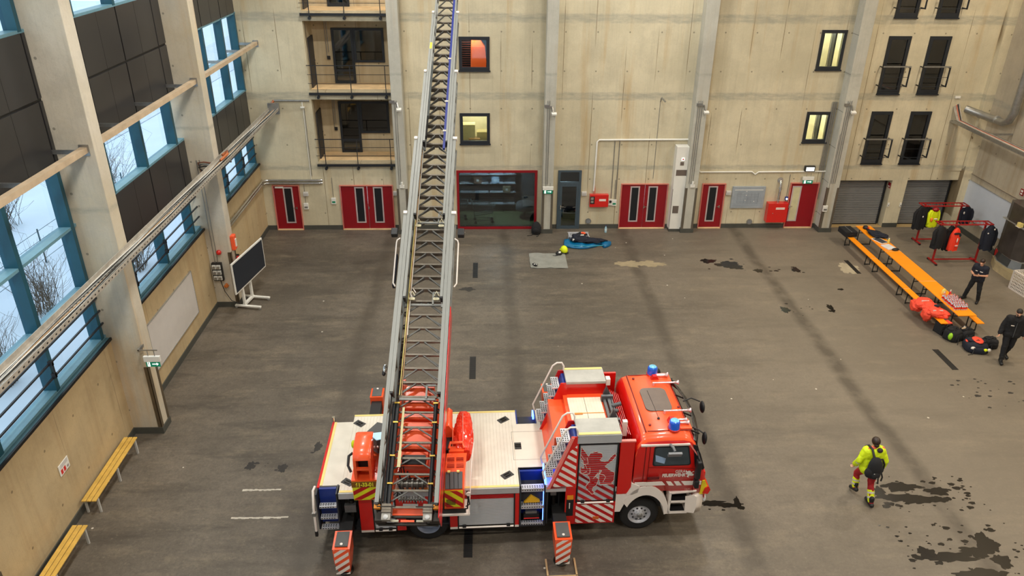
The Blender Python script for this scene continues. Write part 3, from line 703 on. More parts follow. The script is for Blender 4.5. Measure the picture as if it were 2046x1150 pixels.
# pipe out of the tray on the back wall
p = thing('conduit_pipe', 'copper elbowed pale pipe from the cable tray to the lower balcony', 'pipe', (0, 0, 0))
MB().tube([(-8.82, 31.72, 5.5), (-8.82, 31.8, 5.72), (-8.72, 31.84, 5.78), (-7.3, 31.86, 5.77)], .045, 8).build('pipe', M_tray, p)
MB().tube([(-8.83, 31.74, 5.52), (-8.82, 31.8, 5.7), (-8.74, 31.84, 5.78)], .055, 8).build('elbow', mat('copper', (196, 120, 84), .4, .6), p)
def spotcam(x, y, z, lab):
    s = thing('floodlight', lab, 'light', (x, y, z), group=None)
    MB().bar((0, -.02, .1), (.32, -.02, .1), .05).bar((.32, -.02, .1), (.36, -.1, -.1), .05).build('arm', M_tray, s)
    MB().cbox((.4, -.14, -.16), (.2, .16, .07), None, (R(20), 0, 0)).build('lamp_head', M_white, s); MB().cbox((.1, -.03, .16), (.2, .08, .05)).build('wall_plate', M_tray, s)
for x, z, lab in ((-3.95, 5.72, 'small bracket light on the column beside the balconies'), (2.42, 5.55, 'small bracket light on the column beside the entrance door'), (8.75, 5.62, 'small bracket light on the column above the white cabinet'), (14.95, 5.62, 'small bracket light on the column beside the roller shutters')):
    spotcam(x, 31.36, z, lab)
sv = thing('service_pipe', 'short bent bracket pipe high on the blank wall above the middle double door', 'pipe', (7.35, 31.9, 5.75)); MB().bar((0, 0, 0), (0, -.1, .18), .04).bar((0, -.1, .18), (.14, -.3, .05), .05).cyl((0, .04, 0), (0, .04, -3.4), .012, n=6).build('pipe', M_tray, sv)
sv = thing('sensor', 'small white sensor hanging under the pipe by the lower balcony', 'sensor', (-7.6, 31.85, 5.5)); MB().cyl((0, 0, .22), (0, 0, 0), .02).cbox((0, 0, 0), (.16, .1, .05)).cyl((0, .07, 0), (0, .07, -3.2), .013, n=6).build('housing', M_white, sv)
# twin pipes low on left and back wall
p = thing('heating_pipe', 'pair of insulated silver pipes running round the window-side corner above the single red door', 'pipe', (0, 0, 0))
for dz in (0, .13): MB().tube([(-9.66, 25.2, 2.2+dz), (-9.66, 31.6, 2.2+dz), (-9.6, 31.8, 2.2+dz), (-9.4, 31.86, 2.2+dz), (-7.3, 31.86, 2.2+dz), (-7.12, 31.9, 2.2+dz)], .05, 10).build('pipe', M_chrome, p)
def wallbox(name, lab, cat, x0, x1, z0, z1, d, m, y=YB, group=None):
    t = thing(name, lab, cat, ((x0+x1)/2, y, z0), group=group); w = x1-x0; h = z1-z0
    MB().box(-w/2, w/2, -d, 0, 0, h).build('housing', m, t, bevel=.008); return t, w, h
for x, z, lab in ((-7.9, 1.6, 'left'), (-3.98, 1.62, ''), (4.33, 1.58, ''), (10.8, 1.6, '')):
    nm = {-7.9: 'beside the single red door in the window-side corner', -3.98: 'between the double door under the balconies and the column', 4.33: 'beside the glazed entrance door', 10.8: 'between the single red door and notice board'}[x]
    b, w, h = wallbox('loudspeaker', 'small grey wall sounder ' + nm, 'speaker', x-.11, x+.11, z, z+.18, .1, mat('pale_grey_plastic', (206, 202, 196), .5))
    MB().box(-.09, .09, -.105, -.1, .02, .12).build('grille', mat('grey_grille', (178, 174, 170), .6), b)
for x, z, lab in ((-7.95, .98, 'small white switch beside the single red door in the window-side corner'), (-6.72, 1.22, 'green and white break-glass box beside the double door under the balconies'), (5.7, 1.1, 'green and white break-glass box beside the red hose cabinet'), (15.05, 1.0, 'white switch box hanging on conduits at the column next to the shutters')):
    b, w, h = wallbox('switch_box', lab, 'switch', x-.1, x+.1, z, z+.28, .08, M_white, 31.4 if x > 15 else YB)
    MB().box(-.07, .07, -.085, -.08, .06, .14, M_green if 'green' in lab else M_tray).build('face_plate', M_green, b)
    MB().cyl((0, -.02, .28), (0, -.02, 1.2 if x < 6 else 3.5), .012, n=6).build('conduit', M_tray, b)
# red hose cabinets
b, w, h = wallbox('alarm_cabinet', 'red alarm cabinet with a small window beside the glazed entrance door', 'cabinet', 4.58, 5.41, 1.09, 1.66, .2, M_red)
MB().box(-.4, -.2, -.205, -.2, .15, .5).build('window', M_black, b); MB().box(-.37, -.25, -.21, -.205, .34, .46).box(-.37, -.25, -.21, -.205, .2, .3).build('gauge', M_chrome, b); MB().box(0, .3, -.206, -.2, .28, .38).build('name_plate', mat('pale_label', (236, 214, 206), .5), b)
q = MB()
for k in (-1, 0, 1): q.tube([(-.22+.04*k, -.1, .57), (-.2+.02*k, -.07, .75), (-.2, -.03, .95)], .01, 5)
q.build('cable', mat('pink_cable', (196, 110, 90), .6), b)
b, w, h = wallbox('thermostat', 'small white box with a black dial beside the red alarm cabinet', 'switch', 5.44, 5.6, 1.12, 1.4, .07, M_white); MB().cyl((0, -.07, .18), (0, -.1, .18), .06).build('dial', M_black, b)
b, w, h = wallbox('hose_cabinet', 'large red cabinet under a steel flue pipe beside the exit door', 'cabinet', 12.6, 13.5, .37, 1.27, .32, M_red)
MB().box(-.1, .3, -.325, -.32, .62, .72).build('name_plate', mat('pale_label2', (232, 206, 196), .5), b); MB().cyl((-.22, -.32, .45), (-.22, -.345, .45), .02).build('lock', M_chrome, b)
MB().tube([(0, -.16, .9), (0, -.16, 1.75), (0, -.1, 1.86), (0, 0, 1.9)], .06, 12).build('flue_pipe', M_chrome, b); MB().cyl((0, 0, 1.9), (0, -.03, 1.9), .13).cyl((0, -.16, 1.0), (0, -.16, 1.04), .075).cyl((0, -.16, 1.55), (0, -.16, 1.6), .075).build('collar', M_alu, b)
b, w, h = wallbox('socket', 'blue industrial socket between the red cabinet and the exit door', 'socket', 13.4, 13.52, 1.33, 1.5, .08, M_blu); MB().cyl((0, -.08, .08), (0, -.11, .08), .045).build('cap', M_signw, b); MB().cyl((0, -.02, .17), (0, -.02, 1.2), .012, n=6).build('conduit', M_tray, b)
# notice board
b, w, h = wallbox('notice_board', 'grey framed notice board with a floor plan beside the red single door', 'board', 10.96, 12.44, .97, 1.99, .08, mat('board_frame', (166, 174, 182), .4, .3))
MB().box(-w/2+.1, w/2-.1, -.085, -.08, .1, h-.1).build('plan_sheet', mat('plan_paper', (150, 158, 166), .5), b)
q = MB().box(-w/2+.1, w/2-.1, -.087, -.085, h-.17, h-.14, M_white)
for k in range(7): q.box(-.5, .45, -.088, -.086, .25+k*.08, .254+k*.08, mat('plan_line', (90, 96, 104), .6)).box(-.5+k*.158, -.496+k*.158, -.088, -.086, .25, .73, mat('plan_line', (90, 96, 104), .6))
for x, z in ((-.1, .8), (-.1, .62), (-.12, .38), (.28, .33)): q.cyl((x, -.087, z), (x, -.09, z), .02, m=M_white)
q.build('plan_print', M_white, b)
# exit lights
def exit_sign(lab, x, y, z, w, rz=0, drop=.0):
    t = thing('exit_sign', lab, 'sign', (x, y, z), rz)
    MB().box(-w/2, w/2, -.08, 0, .1, .26).build('lamp_housing', M_white, t, bevel=.008)
    MB().box(-w/2+.03, w/2-.03, -.05, -.035, -.06, .1).build('sign_plate', mat('exit_green', (0, 112, 84), .4, emis=((0, 120, 90), .35)), t)
    q = MB(); q.box(-w*.05, w*.25, -.056, -.05, .01, .035).prism([(w*.22, -.02), (w*.34, .022), (w*.22, .064)], -.056, -.05, 'y')
    q.prism([(-w*.34, -.05), (-w*.18, -.05), (-w*.18, .085), (-w*.34, .085)], -.054, -.05, 'y').box(-w*.29, -w*.26, -.058, -.054, -.03, .05, M_green).ell((-w*.265, -.056, .065), .014, M_green)
    q.build('pictogram', M_signw, t)
    MB().cyl((-w*.2, -.04, .26), (-w*.2, -.04, .42), .01).cyl((w*.2, -.04, .26), (w*.2, -.04, .42), .01).build('hanger', M_tray, t); return t
exit_sign('green exit sign on the column beside the glazed entrance door', 2.67, 31.36, 1.95, .46)
exit_sign('green exit sign above the red exit door with pale glass', 14.25, 31.88, 2.2, .5)
es = exit_sign('green exit sign hanging from the column near the pair of benches', -8.68, 17.1, 2.38, .42); MB().box(-.32, .18, -.05, -.03, .42, .45).box(-.32, -.28, -.05, .25, .38, .46).build('wall_arm', M_tray, es)
for x, lab in ((8.98, 'small white smoke detector on the column beside the white cabinet'), (-3.62, 'small white smoke detector on the column beside the double door under the balconies')):
    t = thing('detector', lab, 'detector', (x, 31.37, 2.15)); MB().box(-.1, .1, -.06, 0, 0, .13).cyl((0, -.03, .13), (0, -.03, .26), .05).build('housing', M_white, t)
t = thing('emergency_light', 'dark framed bulkhead lamp above the exit sign by the column next to the shutters', 'light', (14.24, 31.9, 2.7)); MB().box(-.22, .22, -.1, .04, 0, .24).build('housing', M_black, t); MB().box(-.18, .18, -.11, -.1, .03, .2).build('diffuser', M_signw, t)
# conduit runs
def pipe(lab, pts, r, m=M_tray, name='conduit_pipe'):
    t = MB().tube(pts, r, 8).build(name, m); tag(t, lab, 'pipe')
pipe('pale conduit running above the red alarm cabinet to the white cabinet', [(4.75, 31.9, 1.8), (4.78, 31.9, 4.02), (4.86, 31.9, 4.1), (8.7, 31.9, 4.12)], .04, M_white)
pipe('thin vertical conduit down to the break-glass box by the middle double door', [(5.55, 31.92, 1.45), (5.55, 31.92, 4.08)], .018)
pipe('thin vertical conduit beside the break-glass box conduit, slightly longer', [(5.76, 31.92, 1.4), (5.76, 31.92, 4.08)], .018)
pipe('pale conduit running above the notice board and red hose cabinet', [(9.3, 31.9, 2.75), (9.42, 31.9, 2.66), (11.7, 31.9, 2.67), (11.85, 31.88, 2.55), (12.0, 31.9, 2.66), (15.0, 31.9, 2.68), (15.08, 31.9, 2.8)], .035, M_white)
for k in range(3): pipe(['outer conduit climbing beside the column near the shutters', 'middle conduit climbing beside the column near the shutters', 'inner conduit climbing beside the column near the shutters'][k], [(14.72+k*.08, 31.9, 1.4 if k == 2 else 2.7), (14.72+k*.08, 31.9, 5.75)], .022)
pipe('thin conduit down the blank wall beside the balconies', [(-7.55, 31.93, 5.4), (-7.55, 31.93, 2.5)], .014)
# white service cabinet
t = thing('service_cabinet', 'tall narrow white service cabinet beside the middle double door', 'cabinet', (8.44, 31.95, 0))
MB().box(-.26, .28, -.42, 0, .12, 3.9).build('body', M_white, t, bevel=.01); MB().box(-.26, .28, -.44, 0, 0, .12).build('plinth', M_base, t)
for a, b, p, q, m in ((-.2, .26, 2.62, 2.88, mat('brown_vent', (104, 92, 84), .6)), (-.06, .1, 3.08, 3.24, mat('brown_vent', (104, 92, 84), .6)), (-.18, .08, .88, 1.22, mat('brown_vent', (104, 92, 84), .6))): MB().box(a, b, -.43, -.42, p, q).build('vent_panel', m, t)
MB().box(-.02, .1, -.435, -.42, 3.3, 3.42).build('warning_plate', M_signw, t); MB().cyl((.04, -.435, 3.36), (.04, -.45, 3.36), .035).build('button', M_red, t)
MB().box(-.262, -.25, -.425, -.41, .15, 2.0).build('edge_guard', M_blackr, t)
for x, z, r_, lab in ((4.59, .36, .13, 'round grey wall vent low beside the middle double door'), (11.95, .3, .13, 'round grey wall vent low under the notice board')):
    t = thing('wall_vent', lab, 'vent', (x, 31.95, z)); MB().cyl((0, 0, 0), (0, -.06, 0), r_, n=20).build('flange', M_tray, t); MB().cyl((0, -.055, 0), (0, -.065, 0), r_*.75, n=20).build('flap', mat('vent_grey', (120, 122, 124), .5), t)
# column 2 side: sockets and hoses
t = thing('socket_board', 'socket distribution panel with white outlets on the window-side column behind the rolling board', 'socket board', (-9.5, 24.67, 1.1))
MB().box(-.17, .17, -.12, 0, 0, .68).build('backplate', M_black, t)
for k in range(6): MB().box(-.14+.15*(k % 2), -.01+.15*(k % 2), -.16, -.12, .05+.21*(k//2), .2+.21*(k//2), m=M_white).cyl((-.075+.15*(k % 2), -.16, .125+.21*(k//2)), (-.075+.15*(k % 2), -.2, .12+.21*(k//2)), .045, m=M_tray).build('outlet', M_white, t)
for k in range(2): MB().cyl((-.05+.1*k, -.05, .68), (-.05+.1*k, -.05, 4.4), .014, n=6).build('conduit', M_tray, t)
MB().tube([(.05, -.1, 0), (.15, -.15, -.4), (.35, -.2, -.75), (.62, -.15, -.9)], .012, 6).build('cable', M_black, t)
t = thing('warning_horn', 'small red warning sounder on the window-side column above the socket panel', 'sounder', (-9.35, 24.6, 2.1)); MB().lathe([(.0, .0), (.08, .02), (.09, .1), (.05, .16), (.0, .17)]).build('horn', M_red, t)
t = thing('tap_valve', 'brass coloured valve low on the window-side column beside the socket panel', 'valve', (-9.3, 24.6, .9)); MB().cyl((0, .07, 0), (0, -.1, 0), .05).tube([(0, -.06, 0), (.06, -.1, -.03), (.12, -.08, .05)], .03, 8).build('valve_body', mat('orange_brass', (206, 116, 50), .4, .3), t)
t = thing('lifebuoy_case', 'bright orange case hanging on the far side of the window-side column', 'case', (-8.93, 24.95, 2.15)); MB().box(-.04, .1, -.13, .13, 0, .55).build('shell', M_oran, t, bevel=.03); MB().box(.1, .12, -.06, .06, .12, .4).build('label_plate', M_white, t)
t = thing('fire_extinguisher', 'red fire extinguisher behind the rolling board on the window-side column', 'fire extinguisher', (-8.85, 25.0, 1.45)); MB().lathe([(.0, 0), (.08, 0), (.085, .3), (.04, .42), (.0, .43)]).build('cylinder', M_red, t); MB().cbox((0, 0, .46), (.1, .04, .05)).build('valve', M_black, t)
# whiteboards and signs
t = thing('whiteboard', 'large white wall panel on the window-side parapet between the two tall columns', 'board', (-9.745, 21.1, .78))
MB().box(0, .03, -1.85, 1.77, 0, 1.5).build('board_surface', mat('whiteboard_grey_white', (206, 200, 194), .25, var=.03), t); MB().box(0, .04, -1.87, -1.85, -.02, 1.52, ).box(0, .04, 1.77, 1.79, -.02, 1.52).box(0, .04, -1.87, 1.79, -.02, 0).box(0, .04, -1.87, 1.79, 1.5, 1.52).build('rim', M_alu, t)
t = thing('whiteboard', 'large pale blue-grey wall panel on the wall opposite the windows behind the clothes racks', 'board', (21.49, 30.05, .78))
MB().box(-.03, 0, -1.74, 1.76, 0, 1.57).build('board_surface', mat('whiteboard_blue_white', (196, 202, 212), .3, var=.03), t); MB().box(-.04, 0, -1.76, 1.78, -.02, 0).box(-.04, 0, -1.76, 1.78, 1.57, 1.59).build('rim', M_alu, t)
t = thing('notice_sign', 'small white information sign with two red bars on the window-side parapet above the long bench', 'sign', (-9.745, 14.08, 1.4))
MB().box(0, .015, -.21, .21, 0, .29).build('sign_plate', M_white, t, bevel=.004); MB().box(.015, .018, -.16, -.08, .03, .15).box(.015, .018, -.04, .04, .03, .15).build('red_bar', M_red, t)
q = MB()
for k in range(6): q.box(.015, .017, -.15+.02*(k % 2), .17, .18+k*.016, .184+k*.016)
q.box(.015, .017, .1, .17, .04, .1); q.build('fine_print', mat('grey_print', (150, 140, 140), .6), t)
for y, z in ((28.3, 2.85),):
    t = thing('fire_sign', 'small red fire equipment sign on the wall opposite the windows above the white panel', 'sign', (21.47, y, z)); MB().box(-.02, 0, -.1, .1, 0, .26).build('sign_plate', M_dred, t); MB().box(-.024, -.02, -.06, .06, .04, .1).box(-.024, -.02, -.06, .06, .14, .22).build('pictogram', M_white, t)
t = thing('fire_sign', 'small red fire equipment sign on the pier beside the farther shutter', 'sign', (18.13, 32.1, 1.85)); MB().box(-.02, 0, -.1, .1, 0, .24).build('sign_plate', M_dred, t); MB().box(-.024, -.02, -.06, .06, .04, .1).build('pictogram', M_white, t)
for x in (18.2, 18.76):
    t = thing('key_switch', 'small white shutter switch on the pier, ' + ('nearer the tall column' if x < 18.5 else 'nearer the clothes racks'), 'switch', (x, 31.95, 1.0)); MB().box(-.04, .04, -.05, 0, 0, .18).build('housing', M_white, t, bevel=.01); MB().cyl((0, -.05, .06), (0, -.06, .06), .02).build('key_lock', M_black, t)
# duct and cable tray in the corner near the shutters
t = thing('ventilation_duct', 'round galvanised duct bending up the wall opposite the windows', 'duct', (0, 0, 0))
MB().tube([(20.55, 31.95, 5.45), (20.7, 31.8, 5.4), (21.05, 31.0, 5.3), (21.15, 30.2, 5.3), (21.16, 29.9, 5.45), (21.16, 29.75, 5.8), (21.16, 29.7, 9.5), (21.16, 29.7, 12)], .15, 16).build('duct', M_tray, t)
q = MB()
for y in (31.5, 30.6): q.cyl((20.9 if y > 31 else 21.1, y, 5.33), (20.93 if y > 31 else 21.11, y-.06, 5.33), .165, n=16)
q.build('joint_band', M_alu, t)
t = thing('cable_tray', 'cable tray carrying pink and white cables along the wall opposite the windows', 'cable tray', (0, 0, 0))
MB().box(20.0, 20.35, 20, 31.7, 4.95, 4.97).box(19.98, 20.0, 20, 31.7, 4.9, 5.02).box(20.35, 20.37, 20, 31.7, 4.9, 5.02).build('channel', M_tray, t)
q = MB()
for k in range(5): q.tube([(20.0+.05*k, 31.93, 5.55+.03*k), (20.0+.06*k, 31.8, 5.4), (20.05+.05*k, 31.5, 5.04), (20.06+.05*k, 30, 5.02), (20.06+.05*k, 20, 5.02)], .022, 6, [M_gtray, M_gtray, mat('pink_cable', (176, 120, 104), .6), M_black][k % 4])
q.build('cable', M_white, t); MB().box(20.0, 20.35, 31.65, 31.95, 4.88, 4.95).box(20.36, 21.5, 29.9, 29.96, 4.85, 4.92).box(20.36, 21.5, 25.9, 25.96, 4.85, 4.92).build('bracket', M_tray, t)
t = thing('detector', 'small white box on the wall above the cable outlet in the corner near the shutters', 'detector', (20.05, 31.95, 5.9)); MB().box(-.11, .11, -.06, 0, 0, .09).build('housing', M_white, t)
S(MB().box(20.3, 21.13, 31.9, 31.96, 2.7, 5.4), 'trim_3', M_back, 'shallow concrete rib in the corner near the shutters')

# ================================================================ THINGS ON THE HALL FLOOR (left and middle)
def slat_bench(lab, x, y0, y1):
    t = thing('slatted_bench', lab, 'bench', (x, (y0+y1)/2, 0), group='varnished slatted benches along the window wall'); L = (y1-y0)/2
    for k in range(3): MB().box(-.17+k*.12, -.07+k*.12, -L, L, .42, .45).build('slat', M_wood, t, bevel=.005)
    for sy in (-1, 0, 1):
        yy = sy*(L-.12)
        q = MB()
        for sx in (-.15, .15): q.box(sx-.022, sx+.022, yy-.022, yy+.022, 0, .42)
        q.box(-.17, .17, yy-.02, yy+.02, .38, .42); q.build('leg_frame', mat('pale_grey_tube', (186, 184, 178), .4), t)
slat_bench('varnished slatted bench beneath the small information sign', -9.47, 14.13, 16.55)
slat_bench('varnished slatted bench cut off by the bottom edge of the picture', -9.3, 10.5, 13.35)
# rolling dark board
t = thing('rolling_display', 'dark flat screen in a white frame on a rolling stand before the window-side column', 'display', (-8.56, 25.12, 0), R(-10.2))
MB().box(-.03, .02, -1.2, 1.2, .84, 2.02).build('frame', M_white, t, bevel=.01); MB().box(.02, .03, -1.14, 1.14, .9, 1.96).build('screen', mat('slate_screen', (34, 40, 50), .4, var=.03), t)
for y in (-.55, .05): MB().box(-.12, -.05, y-.05, y+.05, .1, 1.6).build('upright', M_white, t)
MB().box(-.14, -.04, -.6, .12, .1, .18).build('crossbar', M_white, t)
for y in (-.62, .12):
    b = MB().box(-.42, .55, y-.05, y+.05, .08, .14).build('base_foot', M_white, t, bevel=.01)
    for x in (-.38, .5): MB().cyl((x, y-.03, .045), (x, y+.03, .045), .045).build('castor', M_alu, b)
# dark grated floor channels
for (x, y0, y1, w, lab) in ((-.46, 26.9, 28.3, .17, 'narrow dark floor grate beside the ladder, next to the back wall'), (-.47, 19.8, 21.1, .17, 'narrow dark floor grate just beyond the truck'), (-.47, 12.6, 13.45, .17, 'narrow dark floor grate partly under the near side of the truck'), (14.93, 27.07, 28.34, .14, 'narrow dark floor grate beside the orange bench'), (14.92, 20.03, 21.27, .17, 'narrow dark floor grate in front of the backpack pile')):
    t = thing('floor_grate', lab, 'grate', (x, (y0+y1)/2, 0)); L = (y1-y0)/2
    MB().box(-w/2, w/2, -L, L, .001, .004).build('channel', M_black, t)
    q = MB()
    for k in range(int(L*2/.06)): q.box(-w/2, w/2, -L+k*.06, -L+k*.06+.025, .004, .009)
    q.box(-w/2-.015, -w/2, -L, L, 0, .01).box(w/2, w/2+.015, -L, L, 0, .01); q.build('grid_bar', mat('grate_iron', (52, 50, 48), .5, .4), t)
# puddles and stains
M_wet = mat('wet_floor', (24, 21, 18), .16, var=.3, scale=2)
M_oil = mat('dry_dark_stain', (44, 40, 36), .6, var=.3)
def blob(m, cx, cy, rx, ry, rnd, z, n=40, jag=.28):
    ph = [rnd.uniform(0, 6.28) for _ in range(6)]; pts = []
    for i in range(n):
        a = 2*math.pi*i/n; k = 1+jag*(math.sin(3*a+ph[0])*.5+math.sin(5*a+ph[1])*.4+math.sin(9*a+ph[2])*.35+math.sin(14*a+ph[3])*.25)
        pts.append((cx+rx*k*math.cos(a), cy+ry*k*math.sin(a), z))
    m.add([(cx, cy, z)]+pts, [(0, 1+i, 1+(i+1) % n) for i in range(n)])
def puddle(lab, blobs, seed, drops=0, box=None, m=M_wet, name='puddle'):
    rnd = random.Random(seed); q = MB()
    for i, b in enumerate(blobs): blob(q, *b, rnd, .003+.0006*i)
    ps = pieces(q, .0); size = lambda p: (max(v[0] for v in p.v)-min(v[0] for v in p.v))*(max(v[1] for v in p.v)-min(v[1] for v in p.v))
    ps.sort(key=size, reverse=True)
    for i, p in enumerate(ps):
        L = lab if len(ps) == 1 else ('largest of the ', 'second in size of the ', 'third in size of the ', 'fourth in size of the ', 'smallest of the ')[min(i, 4)]+lab
        tag(p.build(name, m), L, 'puddle' if name == 'puddle' else 'stain', lab if len(ps) > 1 else None)
    if drops:
        q = MB()
        for i in range(drops): x = rnd.uniform(box[0], box[1]); y = rnd.uniform(box[2], box[3]); r_ = rnd.choice((.012, .018, .025, .035, .055))*rnd.uniform(.8, 1.2); blob(q, x, y, r_*1.7, r_, rnd, .0025+.00001*i, 10)
        tag(q.build('splashes', m), 'scattered small drops around the '+lab, 'splashes', kind='stuff')
puddle('dark wet patches before the notice board and single red door', [(9.15, 28.35, .32, .2), (9.9, 28.0, .5, .3), (10.1, 27.75, .35, .2)], 1, 6, (8.8, 10.6, 27.4, 28.6))
puddle('dark wet spots between notice board and orange bench', [(10.95, 27.4, .18, .16), (12.5, 27.45, .17, .22)], 2, 6, (10.8, 12.8, 27.1, 27.8))
puddle('wet spots on the open floor before the orange bench', [(10.87, 24.1, .16, .22), (12.6, 24.2, .1, .3), (13.6, 25.7, .12, .07)], 3, 10, (10.6, 12.8, 23.6, 24.6))
puddle('wet patches beside the walking person in yellow', [(10.5, 14.68, .42, .17), (10.2, 14.3, .5, .13), (10.75, 14.22, .55, .13), (9.85, 14.5, .16, .2), (11.35, 14.5, .3, .14), (11.2, 14.2, .25, .1)], 4, 80, (9.7, 12.3, 13.8, 15.1))
puddle('wet patches farther from the truck than the walking person', [(10.5, 12.35, .6, .14), (11.2, 12.5, .4, .16), (11.55, 12.75, .25, .3), (10.0, 12.5, .2, .16), (10.9, 11.85, .6, .14), (11.6, 12.2, .2, .2)], 5, 90, (9.3, 12.4, 11.7, 13.4))
puddle('wet trail pieces at the truck bumper', [(5.5, 14.2, .35, .1), (5.9, 14.12, .22, .08), (6.15, 14.2, .08, .2)], 6, 6, (5.3, 6.4, 13.9, 14.4))
puddle('faint dark spots before the backpack pile', [(14.8, 18.6, .1, .06)], 7, 26, (14.2, 16.5, 18, 19.6), M_oil)
puddle('dark oily spot behind the truck rear', [(-4.6, 16.6, .1, .2)], 8, 2, (-4.7, -4.4, 16.2, 16.8), M_oil, 'floor_stain')
puddle('dark oily spots between truck and slatted benches', [(-6.2, 15.85, .12, .16), (-5.35, 15.75, .12, .16)], 9, 5, (-6.2, -5.2, 15.4, 16), M_oil, 'floor_stain')
puddle('dark scribble-shaped mark beside the ladder on open floor', [(-.75, 25.95, .28, .14)], 10, 5, (-1, -.5, 25.7, 26.2), M_oil, 'floor_stain')
M_chalk = mat('worn_white_line', (196, 188, 172), .8, var=.2, scale=9)
for i, (x0, x1, y) in enumerate(((-6.15, -5.2, 14.93), (-6.15, -4.8, 13.96))):
    rnd = random.Random(20+i); q = MB()
    for k in range(16): a = x0+(x1-x0)*k/16; q.box(a, a+(x1-x0)/16+.005, y-.025-rnd.uniform(-.01, .015), y+.025+rnd.uniform(-.01, .015), .001, .003)
    S(q, 'trim_%d' % (4+i), M_chalk, 'worn white floor line')
q = MB(); rnd = random.Random(5)
for k in range(5): blob(q, 14.75+rnd.uniform(-.2, .2), 27.55+rnd.uniform(-.3, .3), .25, .25, rnd, .001+k*.0001)
tag(q.build('floor_patch', mat('pale_filler', (168, 156, 132), .8)), 'pale filler patch on the floor around the grate by the orange bench', 'stain')
q = MB(); rnd = random.Random(6)
for k in range(6): blob(q, 6.2+rnd.uniform(-.6, .7), 28.0+rnd.uniform(-.3, .3), .45, .2, rnd, .001+k*.0001, jag=.4)
tag(q.build('floor_patch', mat('dusty_patch', (150, 136, 108), .9)), 'dusty pale patches on the floor past the grey blanket', 'stain')
# blanket with gear
def cloth(cx, cy, w, d, z, nx, ny, amp, seed, rot=0):
    vs = []; fs = []
    for j in range(ny+1):
        for i in range(nx+1):
            u = i/nx-.5; v = j/ny-.5; x = u*w; y = v*d
            n = noise.noise(Vector((x*2.2+seed, y*2.2, 0))); e = noise.noise(Vector((x*3, y*3+seed, 5)))
            vs.append((cx+x+e*.03, cy+y+n*.04, z+abs(n)*amp+amp*.2))
    for j in range(ny):
        for i in range(nx): a = j*(nx+1)+i; fs.append((a, a+1, a+nx+2, a+nx+1))
    return vs, fs
m = MB(); vs, fs = cloth(2.52, 28.45, 1.5, 1.45, .006, 30, 26, .035, 1); m.add(vs, fs, None, True); m.add([(x, y, .002) for x, y, z in (vs[0], vs[30], vs[-1], vs[-31])], [(0, 1, 2, 3)])
tag(m.build('blanket', mat('grey_blanket', (138, 138, 130), .95, bump=.2)), 'grey blanket spread on the floor before the entrance door', 'blanket')
t = thing('climbing_glove', 'small black and white glove lying on the grey blanket', 'glove', (1.97, 27.95, .03), .5)
g = MB().ell((0, 0, .03), (.08, .1, .035))
for k in range(4): g.ell((-.05+k*.034, .13-.01*abs(k-1.5), .025), (.016, .06, .02))
g.ell((.09, .02, .025), (.045, .02, .02)).build('glove_body', M_blackf, t); MB().ell((-.03, .02, .06), (.04, .03, .012)).ell((.03, -.05, .06), (.03, .03, .012)).build('patch', M_white, t)
t = thing('helmet', 'bright yellow safety helmet on the floor at the corner of the grey blanket', 'helmet', (3.26, 29.28, 0), .3)
MB().ell((0, 0, .12), (.15, .19, .19), nu=18, nv=10, fn=lambda d: 1 if d.z > -.5 else .85).build('shell', M_ylime, t); MB().ell((0, .19, .08), (.13, .08, .015)).build('peak', M_ylime, t); MB().tube([(-.14, 0, .06), (-.13, -.16, .02), (0, -.22, .02), (.13, -.16, .02), (.14, 0, .06)], .012, 6).ell((0, -.05, .05), (.12, .12, .07)).build('chin_strap', M_black, t)
t = thing('respirator_mask', 'black mask with a clear window lying beside the yellow helmet', 'mask', (3.02, 29.05, 0), 1.2)
MB().ell((0, 0, .07), (.12, .14, .07)).ell((.13, .1, .05), (.05, .05, .05)).tube([(-.1, 0, .05), (-.2, .1, .02), (-.22, .2, .02)], .025, 6).build('mask_body', M_black, t); MB().ell((0, -.03, .12), (.08, .06, .03)).build('visor', M_white, t)
# blue mattress-like tarp bag with clothing, and the crate
t = thing('blue_tarpaulin', 'shiny blue tarpaulin sack spread on the floor behind the grey blanket', 'tarpaulin', (4.35, 30.1, 0), -.03)
rings = []
for i in range(25):
    u = i/24; x = -1.0+2.0*u; w = .52*math.sin(math.pi*min(1, u*1.15+.12))**.6 if u < .8 else .42*math.cos((u-.8)/.2*1.35); h = .13+.03*math.sin(u*23)
    rings.append([(x+.02*math.sin(k*3+i), w*math.cos(2*math.pi*k/18)+.03*noise.noise(Vector((x*4, k, 0))), max(.004, h*(math.sin(2*math.pi*k/18))+(.04 if math.sin(2*math.pi*k/18) > 0 else 0)+.045*noise.noise(Vector((x*5, k*.9, 3))))) for k in range(18)])
MB().loft(rings).build('sack', mat('blue_tarp', (6, 98, 144), .3, var=.2, scale=6), t); MB().tube([(-.95, -.1, .06), (-.6, -.4, .12), (0, -.47, .13), (.6, -.36, .12), (.95, 0, .06)], .014, 6).build('seam_cord', mat('teal_cord', (60, 170, 190), .5), t)
j = thing('dark_jacket', 'dark crumpled protective jacket lying on the blue tarpaulin', 'jacket', (4.3, 30.08, .17), -.1)
def heap(m, pts, seed, mt=None):
    """crumpled cloth: lumps with sharp ridged folds and a ragged, flattened foot"""
    for k, (x, y, z, rx, ry, rz_) in enumerate(pts):
        o = Vector((seed*1.7, k*3.1, 0))
        def fn(d, o=o):
            n1 = noise.noise(d*1.7+o); n2 = noise.noise(d*4.2+o); n3 = noise.noise(Vector((d.x*7, d.y*3, d.z*7))+o)
            return 1+.28*n1-.42*abs(n2)-.22*abs(n3)+.1
        m.ell((x, y, z), (rx*1.12, ry*1.12, rz_*1.1), mt, 34, 20, fn=fn)
